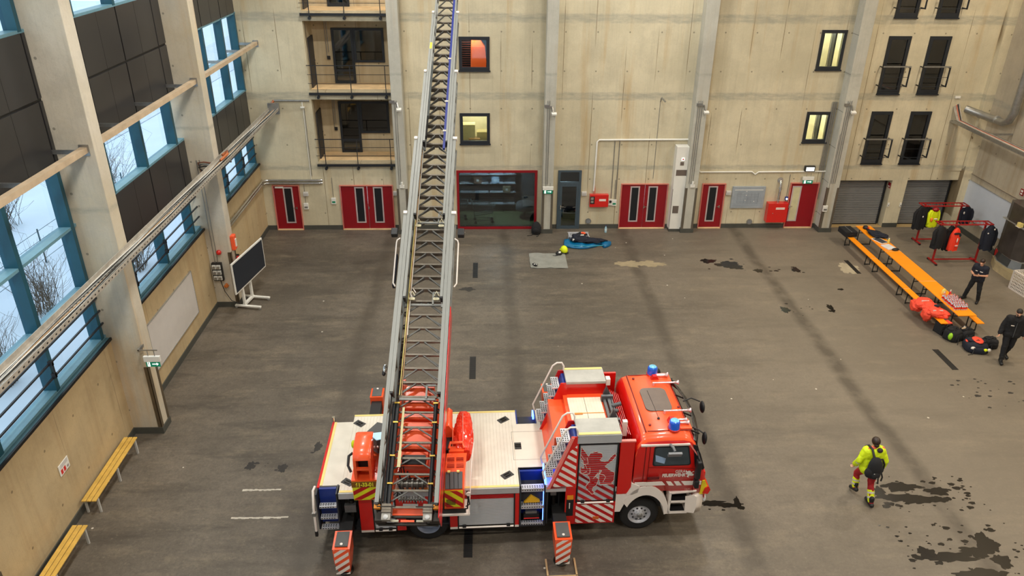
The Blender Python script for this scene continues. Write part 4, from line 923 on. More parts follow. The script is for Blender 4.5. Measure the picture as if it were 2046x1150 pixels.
def heap_smooth(m, pts, seed, mt=None):
    for k, (x, y, z, rx, ry, rz_) in enumerate(pts):
        m.ell((x, y, z), (rx, ry, rz_), mt, 14, 9, fn=lambda d, k=k: 1+.3*noise.noise(d*2.1+Vector((seed, k, 0)))+.12*noise.noise(d*6+Vector((k, seed, 1))))
q = MB(); heap(q, [(-.25, .05, .08, .36, .26, .12), (.15, -.02, .06, .4, .22, .09), (.5, .04, .05, .35, .1, .06), (-.42, .18, .12, .2, .16, .12)], 3); q.build('fabric_body', M_navy, j)
MB().box(-.3, -.12, .12, .2, .18, .22).box(-.6, -.52, -.15, -.08, .05, .12).build('reflective_patch', M_white, j)
t = thing('storage_crate', 'open grey plastic crate of gear behind the blue tarpaulin', 'crate', (4.0, 30.62, 0), 0)
MB().box(-.43, .43, -.28, -.25, 0, .3).box(-.43, .43, .12, .15, 0, .3).box(-.43, -.4, -.28, .15, 0, .3).box(.4, .43, -.28, .15, 0, .3).box(-.43, .43, -.28, .15, 0, .02).box(-.46, .46, -.31, -.28, .27, .3).box(-.46, .46, .15, .18, .27, .3).build('crate_shell', mat('pale_grey_crate', (196, 196, 200), .5), t)
t = thing('folded_jacket', 'black and orange folded jacket heaped inside the grey plastic crate', 'jacket', (4.1, 30.56, .03)); q = MB(); heap(q, [(0, 0, .16, .26, .14, .16), (-.22, .0, .12, .14, .12, .1)], 9); q.build('fabric_body', M_blackf, t); q = MB(); heap(q, [(.1, .02, .3, .1, .06, .05)], 4); q.build('orange_panel', M_oran, t)
t = thing('water_bottle', 'clear blue plastic water bottle standing near the middle double door', 'bottle', (5.33, 31.45, 0))
MB().lathe([(0, 0), (.05, 0), (.055, .03), (.055, .2), (.02, .28), (.02, .3), (0, .3)]).build('bottle_body', mat('pale_blue_plastic', (176, 212, 226), .2), t); MB().cyl((0, 0, .3), (0, 0, .33), .022).build('cap', M_blu, t); MB().cyl((0, 0, .1), (0, 0, .18), .056, cap=False).build('paper_label', mat('pale_label3', (226, 236, 240), .5), t)
t = thing('backpack', 'black backpack leaning on the column between the glazing and entrance door', 'backpack', (2.2, 31.3, 0), -.1)
MB().loft([[(a*math.cos(k*math.pi/8)*.2, .02+a*math.sin(k*math.pi/8)*.14+s, z) for k in range(16)] for z, a, s in ((0, .8, -.02), (.06, 1.05, -.02), (.25, 1.1, 0), (.42, .9, .05), (.52, .5, .08), (.55, .1, .09))]).build('pack_body', M_blackf, t)
MB().ell((0, -.12, .2), (.14, .06, .13)).build('front_pocket', M_blackf, t); MB().tube([(-.1, -.05, .03), (-.2, -.2, .01), (-.38, -.26, .01)], .014, 6).tube([(.1, -.1, .02), (.1, -.25, .01), (.02, -.3, .01)], .014, 6).build('strap', M_blackf, t)

# ================================================================ THE TURNTABLE LADDER TRUCK (own frame: x forward, y away, z up)
T = thing('fire_truck', 'red and cream turntable ladder fire truck with raised ladder parked in the hall', 'fire truck', (0, 13.06, 0), R(1.6))
M_ch = mat('chassis_black', (26, 25, 25), .6)
M_cav = mat('deep_bay_interior', (38, 38, 42), .7)
M_strw = mat('reflective_white', (232, 222, 212), .4, var=.03)
M_chev = mat('chevron_red', (184, 18, 22), .4, var=.04)
# chassis
MB().box(-3.6, 4.7, .95, 1.15, .6, .85).box(-3.6, 4.7, 1.65, 1.85, .6, .85).box(-3.6, 4.6, .9, 1.9, .85, 1.0).box(-3.2, -.2, .9, 1.9, 1.0, 1.5).box(-.7, 3.0, .6, 2.2, .5, 1.2).box(3.0, 4.5, .7, 2.0, .55, 1.05).build('chassis', M_ch, T)
def wheel(x, y, s, dual=False):
    """s = -1 for a wheel whose outer face looks to -y"""
    prof = [(.27, .0), (.33, .02), (.40, .012), (.445, .03), (.465, .07), (.47, .12), (.465, .2), (.45, .25), (.40, .27), (.27, .27)]
    X = Matrix.Translation((x, y, .47)) @ (Matrix.Rotation(R(-90 if s < 0 else 90), 4, 'X'))
    w = MB().lathe(prof, (0, 0, 0), 40, X=X, cap=False)
    for k in range(48):
        a = 2*math.pi*k/48; w.add([(math.cos(a+da)*.472, math.sin(a+da)*.472, zz) for da, zz in ((-.02, .06), (.02, .06), (.035, .14), (-.005, .14))], [(0, 1, 2, 3)], None, False, X)
    if dual: w.lathe(prof, (0, 0, .31), 40, X=X, cap=False)
    o = w.build('wheel', M_blackr, T)
    dz = .1 if dual else -.015
    r_ = MB().lathe([(.27, .015), (.26, .03), (.25, .09+dz*.6), (.22, .1+dz), (.2, .07+dz), (.13, .04+dz), (.12, .02+dz), (.0, .0+dz)], n=32, X=X, cap=False)
    for k in range(10): a = 2*math.pi*k/10; r_.ell((.165*math.cos(a), .165*math.sin(a), .052+dz), (.028, .028, .01), M_black, 8, 4, X)
    for k in range(10): a = 2*math.pi*(k+.5)/10; r_.ell((.115*math.cos(a), .115*math.sin(a), .02+dz), (.012, .012, .014), M_chrome, 6, 4, X)
    r_.ell((0, 0, -.0+dz), (.07, .07, .03), M_tray, 12, 6, X)
    r_.build('rim', mat('silver_rim', (196, 196, 200), .4, .3) if not dual else mat('blue_grey_rim', (150, 158, 176), .4, .3), o)
for x, dl in ((3.52, False), (-1.37, True)):
    y = .2 if not dl else .12
    wheel(x, y, -1, dl); wheel(x, 2.6 if not dl else 2.68, 1, dl)
MB().cyl((3.52, .4, .47), (3.52, 2.4, .47), .07).cyl((-1.37, .4, .47), (-1.37, 2.4, .47), .1).ell((-1.37, 1.4, .47), (.22, .2, .2)).build('axle', M_ch, T)

# ---- platform deck
poly = [(-3.28, 0), (.69, 0), (.69, .59), (1.28, .59), (1.28, 0), (1.95, 0), (1.95, 2.83), (1.27, 2.83), (1.27, 2.27), (.77, 2.27), (.77, 2.83), (-3.27, 2.83), (-3.27, 2.55), (-3.73, 2.55), (-3.73, .25), (-3.28, .25)]
dk = MB().prism(poly, 1.52, 1.62, 'z')
M_line = mat('plank_gap', (196, 186, 164), .6)
for k in range(54):
    x = -3.25+k*.078*1.0
    if x > .66: break
    if x < -3.25: continue
    dk.box(x, x+.006, .07, 2.74, 1.62, 1.6215, M_line)
dk.box(.66, .664, .6, 2.25, 1.62, 1.622, M_line).box(.72, 1.44, .908, .913, 1.62, 1.622, M_seam).box(.62, .626, .91, 1.96, 1.62, 1.6222, M_steel).box(.62, 1.44, 1.955, 1.96, 1.62, 1.6222, M_steel).box(.62, .72, .908, .913, 1.62, 1.6222, M_steel)
dk.build('platform_deck', M_deck, T)
each('yellow_edge_line', MB().box(-3.27, .69, .0, .06, 1.62, 1.63).box(1.28, 1.38, 0, .06, 1.62, 1.63).box(-3.27, .77, 2.77, 2.83, 1.62, 1.63).box(-3.73, -3.67, .25, 2.55, 1.62, 1.63), M_yel, T)
each('edge_profile', MB().box(-3.29, .69, -.03, 0, 1.46, 1.615).box(1.28, 1.73, -.03, 0, 1.46, 1.615).box(-3.27, .77, 2.83, 2.85, 1.46, 1.615), M_alup, T)
MB().box(-3.79, -3.73, .2, 2.6, .55, 1.6).box(-3.79, -3.73, .2, 2.6, 1.5, 1.615).build('rear_panel', M_red, T)
for (x, y, a) in ((.45, 2.45, 35), (.75, 1.41, 0), (.44, .39, 35), (-3.11, 2.47, -38), (-3.12, .33, -35)):
    h = MB().cbox((0, 0, .006), (.27 if a else .16, .17 if a else .24, .012)).build('deck_hatch', mat('hatch_black', (52, 52, 50), .5), T, (x, y, 1.62), rot=(0, 0, R(a)))
    MB().cbox((0, .03, .02), (.14, .025, .02)).cbox((0, -.035, .02), (.14, .025, .02)).build('grip_bar', M_steel, h)

# ---- body side (near side y=0) and mirrored far side
def flip(q):
    return q
def side(x0, x1, z0, z1, m, name, y=0.0, t=.04, far=True, bevel=0):
    MB().box(x0, x1, y, y+t, z0, z1).build(name, m, T, bevel=bevel)
    if far: MB().box(x0, x1, 2.8-t, 2.8, z0, z1).build(name, m, T, bevel=bevel)
side(-2.87, -2.58, .46, 1.5, M_red, 'body_panel'); side(-2.06, -1.86, .46, 1.5, M_red, 'body_panel')
side(-.87, -.70, .46, 1.5, M_red, 'body_panel'); side(.60, .69, .46, 1.5, M_red, 'body_panel')
side(1.73, 1.96, .46, 1.55, M_red, 'body_panel'); side(-1.9, -.84, 1.02, 1.5, M_red, 'wheel_arch_panel')
for a, b in ((-2.87, -2.58), (-.87, -.7), (.6, .69)): MB().box(a, b, -.005, 0, .44, .5).build('marker_reflector', M_strw, T)
def shutter(x0, x1, z0, z1, y=.015, stripes=0):
    m = MB(); n = int((z1-z0)/.035)
    for k in range(n):
        z = z0+k*(z1-z0)/n; m.add([(x0, y+.006, z), (x1, y+.006, z), (x1, y, z+.012), (x0, y, z+.012)], [(0, 1, 2, 3)]).add([(x0, y, z+.012), (x1, y, z+.012), (x1, y+.006, z+.035), (x0, y+.006, z+.035)], [(0, 1, 2, 3)])
    m.box(x0, x1, y+.008, y+.03, z0, z1)
    o = m.build('roller_shutter', M_alup, T)
    MB().box(x0-.03, x0, -.01, .03, z0-.03, z1+.03).box(x1, x1+.03, -.01, .03, z0-.03, z1+.03).box(x0-.03, x1+.03, -.01, .03, z1, z1+.03).build('guide_frame', M_ch, o)
    MB().cyl((x0, -.03, z0-.02), (x1, -.03, z0-.02), .022).box(x0+.08, x0+.16, -.05, 0, z0-.04, z0+.04, M_black).box(x1-.16, x1-.08, -.05, 0, z0-.04, z0+.04, M_black).build('lift_bar', M_strw, o)
    for k in range(stripes): MB().box(x0, x1, -.002, y, z1-.05-k*.04, z1-.03-k*.04).build('red_stripe', M_chev, o)
    return o
shutter(-.67, .57, .52, 1.48, stripes=4); shutter(-2.55, -2.09, .52, 1.46)
each('compartment_body', MB().box(-3.3, 1.95, .08, .5, .52, .56).box(-2.6, -2.0, .1, .5, .56, 1.5).box(-.9, .62, .06, .5, .5, 1.5).box(-3.3, 1.9, 2.3, 2.72, .52, 1.5), M_cav, T)
side(-3.76, -3.70, .56, 1.55, M_ch, 'rear_post', .18, far=False)
# outrigger bays
each('bay_back', MB().box(-3.32, -2.9, .3, .34, .55, 1.5).box(1.3, 1.72, .45, .49, .5, 1.5).box(-3.3, -2.9, 0, .3, .5, .54).box(1.3, 1.34, 0, .49, .5, 1.5), M_cav, T)
each('hydraulic_fitting', MB().box(-3.2, -2.95, .05, .3, 1.0, 1.2, M_tray).cyl((-3.05, .15, .7), (-3.05, .15, 1.3), .05, m=M_steel).cyl((1.5, .3, .7), (1.5, .3, 1.3), .05, m=M_steel).box(1.42, 1.55, .2, .35, 1.15, 1.3, M_tray).cyl((1.62, .25, .55), (1.62, .25, 1.2), .02, m=M_black), M_steel, T)
each('side_marker', MB().box(1.76, 1.92, -.012, 0, .72, 1.2, M_black).box(1.77, 1.91, -.014, -.004, 1.2, 1.32, mat('amber_lamp', (226, 140, 30), .3)).box(1.82, 1.84, -.03, -.012, .95, 1.1, M_strw), M_black, T)

def tread(m, x0, x1, y0, y1, z, t=.05):
    m.box(x0, x1, y0, y1, z-t, z)
    n = int((x1-x0)/.055)
    for k in range(n):
        for zz in (z-t*.5,): m.box(x0+.012+k*.055, x0+.04+k*.055, y0-.003, y0, zz-.012, zz+.012, M_ch)
        if y1-y0 > .06:
            for yy in (y0+.03, y0+.075): m.box(x0+.012+k*.055, x0+.04+k*.055, yy, yy+.025, z, z+.002, M_ch)
M_tread = mat('perforated_aluminium', (206, 206, 210), .35, .3)
# near step cabinet in the platform
st = MB().box(.70, .73, -.01, .59, .48, 1.64).box(1.25, 1.28, -.01, .59, .48, 1.64).box(.7, 1.28, .56, .59, .48, 1.64).box(.7, 1.28, -.02, .02, .46, .49).box(.70, 1.28, .56, .62, 1.6, 1.64)
so = st.build('step_cabinet', mat('step_frame_dark', (58, 60, 66), .45, .3), T)
MB().box(.73, 1.25, .5, .56, 1.05, 1.62).box(.73, 1.25, .3, .56, .5, 1.02).build('cabinet_lining', M_blu, so)
MB().box(.74, 1.24, .1, .5, 1.13, 1.36, M_cav).build('cabinet_recess', M_cav, so)
for z, d in ((1.56, .14), (1.06, .14), (.55, .16)):
    m = MB(); tread(m, .74, 1.24, -.01, d, z, .09); m.build('step_tread', M_tread, so)
MB().box(1.225, 1.24, -.005, .01, .62, 1.5).build('led_strip', M_led, so)
for k, (a, z) in enumerate(((.86, 1.1), (.95, 1.12))):
    MB().prism([(a-.06, z), (a+.1, z+.2), (a+.3, z+.05), (a+.3, z)], .05+.08*k, .11+.08*k, 'y').build('wheel_chock', mat('chock_yellow', (226, 172, 28), .5), so)
MB().box(.8, 1.15, .0, .1, .66, .8, M_ch).cyl((.8, -.02, .7), (1.15, -.02, .7), .012, m=M_red).box(.84, 1.1, .02, .1, .8, .86, M_tray).build('tool_set', M_ch, so)
# far step cabinet
MB().box(.77, .8, 2.27, 2.83, .5, 1.64).box(1.24, 1.27, 2.27, 2.83, .5, 1.64).box(.8, 1.24, 2.3, 2.8, 1.2, 1.25).box(.8, 1.24, 2.3, 2.8, .6, .65).build('step_cabinet', M_blu, T)
MB().box(1.2, 1.235, 2.6, 2.83, 1.0, 1.62).build('led_strip', M_led, T)
# rear near staircase
rs = MB().box(-3.34, -3.31, -.06, .25, .6, 1.64).box(-3.76, -3.34, .22, .25, .6, 1.6).box(-3.79, -3.76, -.02, .25, .6, 1.6)
ro = rs.build('rear_staircase', mat('step_frame_dark', (58, 60, 66), .45, .3), T)
MB().box(-3.74, -3.36, .16, .22, .65, 1.6).build('staircase_lining', M_blu, ro)  # blue LED light inside the staircase is put into the lining's colour
for z in (1.3, .98, .68):
    m = MB(); tread(m, -3.72, -3.35, -.06, .06, z, .055); m.build('step_tread', M_tread, ro)
MB().tube([(-3.82, .18, 1.66), (-3.84, .05, 1.66), (-3.84, -.1, 1.3), (-3.84, -.13, .66)], .028, 8, M_strw).box(-3.88, -3.8, -.15, -.08, 1.1, 1.18, M_tray).box(-3.87, -3.81, -.16, -.1, .52, .66, M_ch).build('grab_rail', M_strw, ro)
MB().cyl((-3.76, 2.6, 1.3), (-3.76, 2.6, 1.75), .04).build('rear_lamp', M_chrome, T)

# ---- equipment box towers beside the load bed
def tower(y0, y1, near):
    s = -1 if near else 1; yo = y0 if near else y1
    q = MB(); q.box(1.96, 2.86, y0+.03, y1-.03, 1.55, 2.93); q.build('tower_body', M_red, T)
    lid = MB().box(1.93, 2.89, y0-.01, y1, 2.93, 3.0).build('tower_lid', mat('grey_lid', (176, 174, 166), .5), T, bevel=.01)
    MB().box(1.95, 2.87, yo-.012 if near else yo-.06, yo+.06 if near else yo+.012, 3.0, 3.012).build('yellow_line', M_yel, lid)
    MB().box(1.93, 2.89, yo-.03 if near else yo, yo if near else yo+.03, 2.78, 2.99).build('lid_edge', M_alup, lid)
tower(0, .58, True); tower(2.02, 2.6, False)
MB().box(1.96, 2.9, 2.55, 2.62, .46, 2.9).build('body_panel', M_red, T)
MB().box(1.96, 2.88, .0, .04, .46, 1.08).build('body_panel', M_red, T)
# striped lower panel and stair cheek: red with diagonal white bars clipped to shape
def clip(poly, a, b, c):      # keep a*x+b*z<=c
    out = []
    for i in range(len(poly)):
        p, q = poly[i], poly[(i+1) % len(poly)]; fp = a*p[0]+b*p[1]-c; fq = a*q[0]+b*q[1]-c
        if fp <= 0: out.append(p)
        if fp*fq < 0: t = fp/(fp-fq); out.append((p[0]+(q[0]-p[0])*t, p[1]+(q[1]-p[1])*t))
    return out
def diag(shape, y, pitch, duty, slope, m, name, parent, dy=.003, lo=-6, hi=8):
    """diagonal bars within a convex polygon in the xz plane"""
    L = math.hypot(1, slope); q = MB(); c = lo
    while c < hi:
        p = clip(clip(shape, slope/L, 1/L, c+pitch*duty), -slope/L, -1/L, -c)
        if len(p) > 2: q.prism(p, y-dy, y, 'y')
        c += pitch
    if q.v: q.build(name, m, parent)
lower = [(1.98, .5), (2.84, .5), (2.84, 1.04), (1.98, 1.04)]
lo_ = MB().prism([(1.97, .48), (2.86, .48), (2.86, 1.06), (1.97, 1.06)], -.012, 0, 'y').build('lower_flap', M_chev, T)
diag(lower, -.012, .155, .5, .72, M_strw, 'diagonal_stripe', lo_)
MB().box(2.38, 2.52, -.025, -.012, .6, .68).build('flap_handle', mat('orange_latch', (206, 100, 40), .5), lo_)
stair = [(1.36, 1.62), (1.95, 1.62), (1.95, 2.92), (1.84, 2.92)]
for yy, nm in ((-.03, 1), (.55, 0), (2.02, 0), (2.58, 0)):
    ck = MB().prism([(1.30, 1.55), (1.96, 1.55), (1.96, 2.96), (1.80, 2.96)], yy, yy+.03, 'y').build('stair_cheek', M_red, T)
    if nm: diag([(1.42, 1.6), (1.93, 1.6), (1.93, 2.74), (1.78, 2.58)], yy, .16, .5, .72, M_strw, 'diagonal_stripe', ck); MB().prism([(1.30, 1.56), (1.37, 1.56), (1.86, 2.95), (1.80, 2.95)], yy-.02, yy+.05, 'y').build('cheek_edge', mat('pale_red_edge', (232, 130, 120), .4), ck)
for y0 in (.0, 2.05):
    for k in range(5):
        z = 1.86+k*.235; x = 1.36+k*.082; m = MB(); m.box(x-.08, x+.1, y0+.03, y0+.5, z-.035, z)
        for i in range(6):
            for j in range(3): m.box(x-.065+j*.05, x-.04+j*.05, y0+.06+i*.07, y0+.1+i*.07, z, z+.002, M_ch)
        m.box(x-.083, x-.08, y0+.06, y0+.48, z-.028, z-.006, M_ch); m.build('stair_tread', M_tread, T)
    MB().box(1.5, 1.94, y0+.03, y0+.5, 1.7, 1.75).prism([(1.45, 1.62), (1.95, 1.62), (1.95, 2.9), (1.86, 2.9)], y0+.03, y0+.5, 'y').build('stair_back', M_blu, T)
def hrail(y, far=False):
    MB().tube([(1.24, y, 1.82), (1.2, y, 2.0), (1.66, y, 3.12), (1.76, y, 3.2), (1.88, y, 3.2), (1.93, y, 3.1), (1.93, y, 2.98)], .022, 8).build('handrail', M_strw, T)
hrail(.0); hrail(.52); hrail(2.56); 
MB().box(1.255, 1.29, .02, .55, 1.62, 1.8).build('led_strip', M_led, T)
# lion shutter
ls = shutter(2.0, 2.82, 1.13, 2.72)
lion = [(.03, .97), (.24, .80), (.28, .86), (.44, .88), (.60, .84), (.62, .78), (.55, .73), (.68, .70), (.78, .72), (.84, .78), (.95, .84), (.99, .80), (.90, .72), (.78, .66), (.70, .62), (.86, .54), (.98, .5), (.98, .36), (.92, .33), (.95, .30), (.60, .30), (.58, .36), (.52, .42), (.45, .44), (.58, .5), (.62, .54), (.56, .56), (.56, .40), (.5, .28), (.42, .25), (.40, .20), (.48, .14), (.40, .12), (.22, .24), (.22, .28), (.32, .36), (.30, .42), (.22, .48), (.06, .5), (.03, .62), (.14, .60), (.10, .72), (.02, .78)]
def inside(p, poly):
    c = False
    for i in range(len(poly)):
        a, b = poly[i-1], poly[i]
        if (a[1] > p[1]) != (b[1] > p[1]) and p[0] < (b[0]-a[0])*(p[1]-a[1])/(b[1]-a[1])+a[0]: c = not c
    return c
lx = lambda u: 2.0+.82*u; lz = lambda v: 1.13+1.59*v
q = MB(); n = 27
for k in range(n):
    v = (k+.5)/n; xs = sorted((b[0]-a[0])*(v-a[1])/(b[1]-a[1])+a[0] for a, b in zip([lion[-1]]+lion[:-1], lion) if (a[1] > v) != (b[1] > v))
    for a, b in zip(xs[::2], xs[1::2]):
        q.box(lx(a), lx(b), .004, .014, lz(k/n)+.002, lz((k+.66)/n))
q.build('lion_emblem', M_chev, ls)
q = MB()
for i in range(len(lion)):
    a, b = lion[i-1], lion[i]; q.bar((lx(a[0]), .004, lz(a[1])), (lx(b[0]), .004, lz(b[1])), .011, .008)
for pts in ([(.02, .84), (.14, .74), (.2, .78), (.24, .68), (.12, .66)], [(.05, .7), (.16, .66), (.22, .58), (.3, .6), (.3, .5), (.18, .48)], [(.0, .55), (.1, .5), (.22, .54)], [(.4, .4), (.52, .5), (.7, .46), (.74, .42), (.68, .34)]):
    q.tube([(lx(a), .002, lz(b)) for a, b in pts], .006, 5)
q.build('lion_outline', M_strw, ls)
diag([(2.0, 1.14), (2.82, 1.14), (2.82, 1.62), (2.56, 1.58), (2.35, 1.35), (2.0, 1.95)], .014, .155, .5, .72, mat('shutter_red_band', (178, 30, 36), .45), 'diagonal_stripe', ls, .004)
# load bed
MB().box(1.5, 2.95, .55, 2.05, 1.62, 2.5).build('bed_body', M_oran, T)
MB().prism([(1.38, 1.62), (1.95, 1.62), (1.95, 2.62)], .58, 2.05, 'y').build('sloping_front', M_oran, T)
MB().box(1.86, 2.92, .56, 2.05, 2.5, 2.62).build('bed_rim', M_oran, T)
ll = MB(); 
for k in range(2): ll.box(1.94+k*.4, 2.33+k*.4, .7, 1.84, 2.62, 2.67)
for k in range(2):
    for i in range(5): ll.box(2.0+k*.4+i*.07, 2.003+k*.4+i*.07, .7, 1.84, 2.67, 2.671, M_line)
ll = ll.build('locker_lid', mat('cream_locker', (222, 212, 190), .5, var=.08), T)
MB().box(2.05, 2.74, 1.2, 1.22, 2.672, 2.68).box(2.03, 2.22, 1.16, 1.2, 2.672, 2.70).build('orange_strap', mat('strap_orange', (232, 150, 70), .6), ll)
# stretcher / crane gear between bed and cab
g = MB().box(2.78, 2.84, .75, 1.85, 2.62, 2.7).box(2.88, 3.0, .7, 1.95, 2.6, 2.72).box(2.74, 3.02, .78, .86, 2.62, 2.78).box(2.74, 3.02, 1.7, 1.78, 2.62, 2.78)
for yy in (.95, 1.85): g.prism([(2.8, 2.72), (2.98, 2.72), (2.88, 2.95)], yy, yy+.07, 'y')
g.cyl((2.95, 1.4, 2.72), (3.15, 1.4, 2.78), .05).ell((3.0, 1.15, 2.76), .05)
g.build('load_rack', mat('rack_grey', (96, 98, 100), .45, .4), T)
MB().box(3.0, 3.1, .42, .52, 2.6, 2.98).build('exhaust_cap', M_strw, T); MB().box(2.9, 3.0, 2.05, 2.2, 2.85, 3.02).build('white_block', M_strw, T)
each('body_panel', MB().box(2.89, 3.2, -.0, .06, 1.3, 2.78).box(2.89, 3.22, 2.5, 2.56, 1.3, 2.9), M_red, T)
MB().box(2.88, 3.22, -.005, .07, 2.76, 2.79).build('panel_cap', mat('pale_red_edge', (232, 130, 120), .4), T)
q = MB()
for k in range(6): q.box(2.95+.05*k, 2.965+.05*k, .5, 2.1, 1.6, 2.72-.03*k)
q.build('air_intake_fins', M_red, T)
MB().prism([(2.88, .78), (3.0, .78), (3.12, 1.1), (3.2, 1.34), (2.88, 1.3)], 0, .25, 'y').build('rear_mudguard', M_strw, T)

# ---- cab
def csec(x, zt, ze, ins, zb):
    """cab cross-section at x: roof height zt, shoulder height ze, roof inset ins, bottom zb"""
    Y0, Y1 = .02, 2.6; pts = [(Y0, zb), (Y0, ze*.55+zb*.45), (Y0, ze)]
    for a in (20, 45, 70): pts.append((Y0+ins*(1-math.cos(R(a))), ze+(zt-ze)*math.sin(R(a))))
    pts += [(Y0+ins, zt), ((Y0+Y1)/2, zt+.02), (Y1-ins, zt)]
    for a in (70, 45, 20): pts.append((Y1-ins*(1-math.cos(R(a))), ze+(zt-ze)*math.sin(R(a))))
    pts += [(Y1, ze), (Y1, ze*.55+zb*.45), (Y1, zb)]
    return [(x, y, z) for y, z in pts]
def rc(L, fr):
    return L
secs = [(3.24, 2.45, 2.3, .1, 1.34), (3.27, 2.66, 2.45, .18, 1.34), (3.36, 2.8, 2.58, .22, 1.34), (3.5, 2.86, 2.64, .24, 1.34), (3.9, 2.89, 2.66, .25, 1.34), (4.3, 2.87, 2.66, .25, 1.33), (4.46, 2.8, 2.62, .25, 1.32), (4.56, 2.66, 2.52, .22, 1.32), (4.68, 2.36, 2.28, .2, 1.3), (4.8, 1.98, 1.95, .18, 1.25), (4.88, 1.7, 1.66, .14, 1.2), (4.93, 1.34, 1.32, .1, 1.1), (4.93, 1.2, 1.18, .1, 1.05)]
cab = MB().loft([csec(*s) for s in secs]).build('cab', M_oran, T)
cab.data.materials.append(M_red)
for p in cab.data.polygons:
    if abs(p.normal.y) > .85 or abs(p.normal.x) > .7: p.material_index = 1  # roof keeps the orange: light from above painted onto the same red
MB().box(3.46, 3.475, .2, 2.42, 2.845, 2.885).box(3.45, 3.47, .012, .03, 1.3, 2.66).box(3.5, 4.5, .2, .21, 2.872, 2.89).box(3.5, 4.5, 2.4, 2.41, 2.872, 2.89).build('cab_seam', mat('seam_red', (120, 14, 10), .5), cab)
# windscreen follows the sloping front
ws = MB(); R0 = [(4.585, 2.62), (4.69, 2.36), (4.81, 1.98)]
ws.add([(x+.02, y, z) for x, z in R0 for y in (.26, .9, 1.7, 2.36)], [(j*4+i, j*4+i+1, (j+1)*4+i+1, (j+1)*4+i) for j in range(2) for i in range(3)])
ws.build('windscreen', M_screen, cab)
MB().prism([(4.60, 2.02), (4.80, 1.92), (4.82, 1.98), (4.69, 2.37), (4.58, 2.60), (4.50, 2.62)], .0, .03, 'y').build('windscreen_corner', M_screen, cab)
vs_ = MB()
pts = [(.12, 4.62, 2.62), (.4, 4.72, 2.66), (.9, 4.79, 2.68), (1.3, 4.80, 2.68), (1.7, 4.79, 2.68), (2.2, 4.72, 2.66), (2.5, 4.62, 2.62)]
vs_.loft([[(x-.1, y, z+.06), (x, y, z), (x+.01, y, z-.1), (x-.005, y, z-.1), (x-.02, y, z-.0), (x-.11, y, z+.05)] for y, x, z in pts])
vs_.build('sun_visor', mat('smoked_visor', (48, 46, 44), .25), cab)
q = MB()
for y in (.3, .95, 1.65, 2.3): q.bar((4.5, y, 2.8), (4.7, y, 2.7), .025, .03)
q.build('visor_bracket', M_black, cab)
# side windows, door furniture (near side) and far window
def rounded(x0, x1, z0, z1, r, x1t=None):
    x1t = x1t or x1; P = []
    for cx, cz, a0 in ((x0+r, z0+r, 180), (x1-r, z0+r, 270), (x1t-r, z1-r, 0), (x0+r, z1-r, 90)):
        for k in range(5): a = R(a0+k*22.5); P.append((cx+r*math.cos(a), cz+r*math.sin(a)))
    return P
for y, nm in ((.008, 1), (2.6, 0)):
    w = MB().prism(rounded(3.64, 4.5, 2.06, 2.60, .06, 4.42), y, y+.012, 'y').build('side_window', M_screen, cab)
    MB().prism(rounded(3.67, 4.47, 2.09, 2.57, .05, 4.39), y-.004 if nm else y+.012, y if nm else y+.016, 'y').build('window_pane', mat('tinted_window', (52, 66, 74), .08, spec=.8), w)
MB().prism([(3.7, 2.2), (3.9, 2.13), (3.92, 2.28), (3.68, 2.38)], .0, .003, 'y').build('window_reflection_card', mat('pale_blue_paper', (150, 176, 206), .4), cab)  # pale patch painted on the side window for a reflection
MB().box(3.34, 4.42, -.01, .03, 2.625, 2.665).build('rain_gutter', M_strw, cab)
MB().bar((4.42, .0, 2.65), (4.62, -.0, 2.35), .03, .03).build('door_pillar_trim', mat('pale_red_edge', (232, 130, 120), .4), cab)
MB().box(3.55, 3.556, -.002, .02, 1.35, 2.6).box(4.62, 4.63, -.002, .02, 1.15, 2.2).bar((3.56, .008, 2.03), (4.6, .008, 1.96), .008, .008).build('door_seam', mat('seam_red', (120, 14, 10), .5), cab)
MB().box(3.56, 3.82, -.012, .01, 1.7, 1.76).box(3.58, 3.78, -.03, -.01, 1.72, 1.745).build('door_handle', mat('dark_red_handle', (88, 14, 16), .5), cab)
MB().prism([(3.28, 1.52), (3.98, 1.52), (3.9, 1.62), (3.28, 1.62)], -.006, .01, 'y').prism([(4.06, 1.51), (4.18, 1.5), (4.1, 1.61), (3.99, 1.62)], -.006, .01, 'y').prism([(4.24, 1.5), (4.36, 1.5), (4.28, 1.61), (4.17, 1.61)], -.006, .01, 'y').prism([(4.42, 1.5), (4.8, 1.5), (4.8, 1.6), (4.34, 1.61)], -.006, .01, 'y').build('reflective_band', M_strw, cab)
text('lettering', 'GERA', .115, M_strw, cab, (4.17, -.002, 1.86), FRONT, align='LEFT', sx=.8)
text('lettering', 'FEUERWEHR', .125, M_strw, cab, (3.885, -.002, 1.755), FRONT, align='LEFT', bold=.004, sx=.74)
lm = MB(); s_ = .26
lz2 = [((a-.5)*s_*.75+4.46, b*s_+1.70) for a, b in lion]
for i in range(len(lz2)): a, b = lz2[i-1], lz2[i]
lm.prism([((a-.5)*.2+4.5, b*.25+1.69) for a, b in lion], -.004, .0, 'y').build('lion_mark', M_strw, cab)
text('lettering', '1630', .07, mat('grey_letter', (196, 150, 140), .5), cab, (4.5, -.004, 1.36), FRONT)
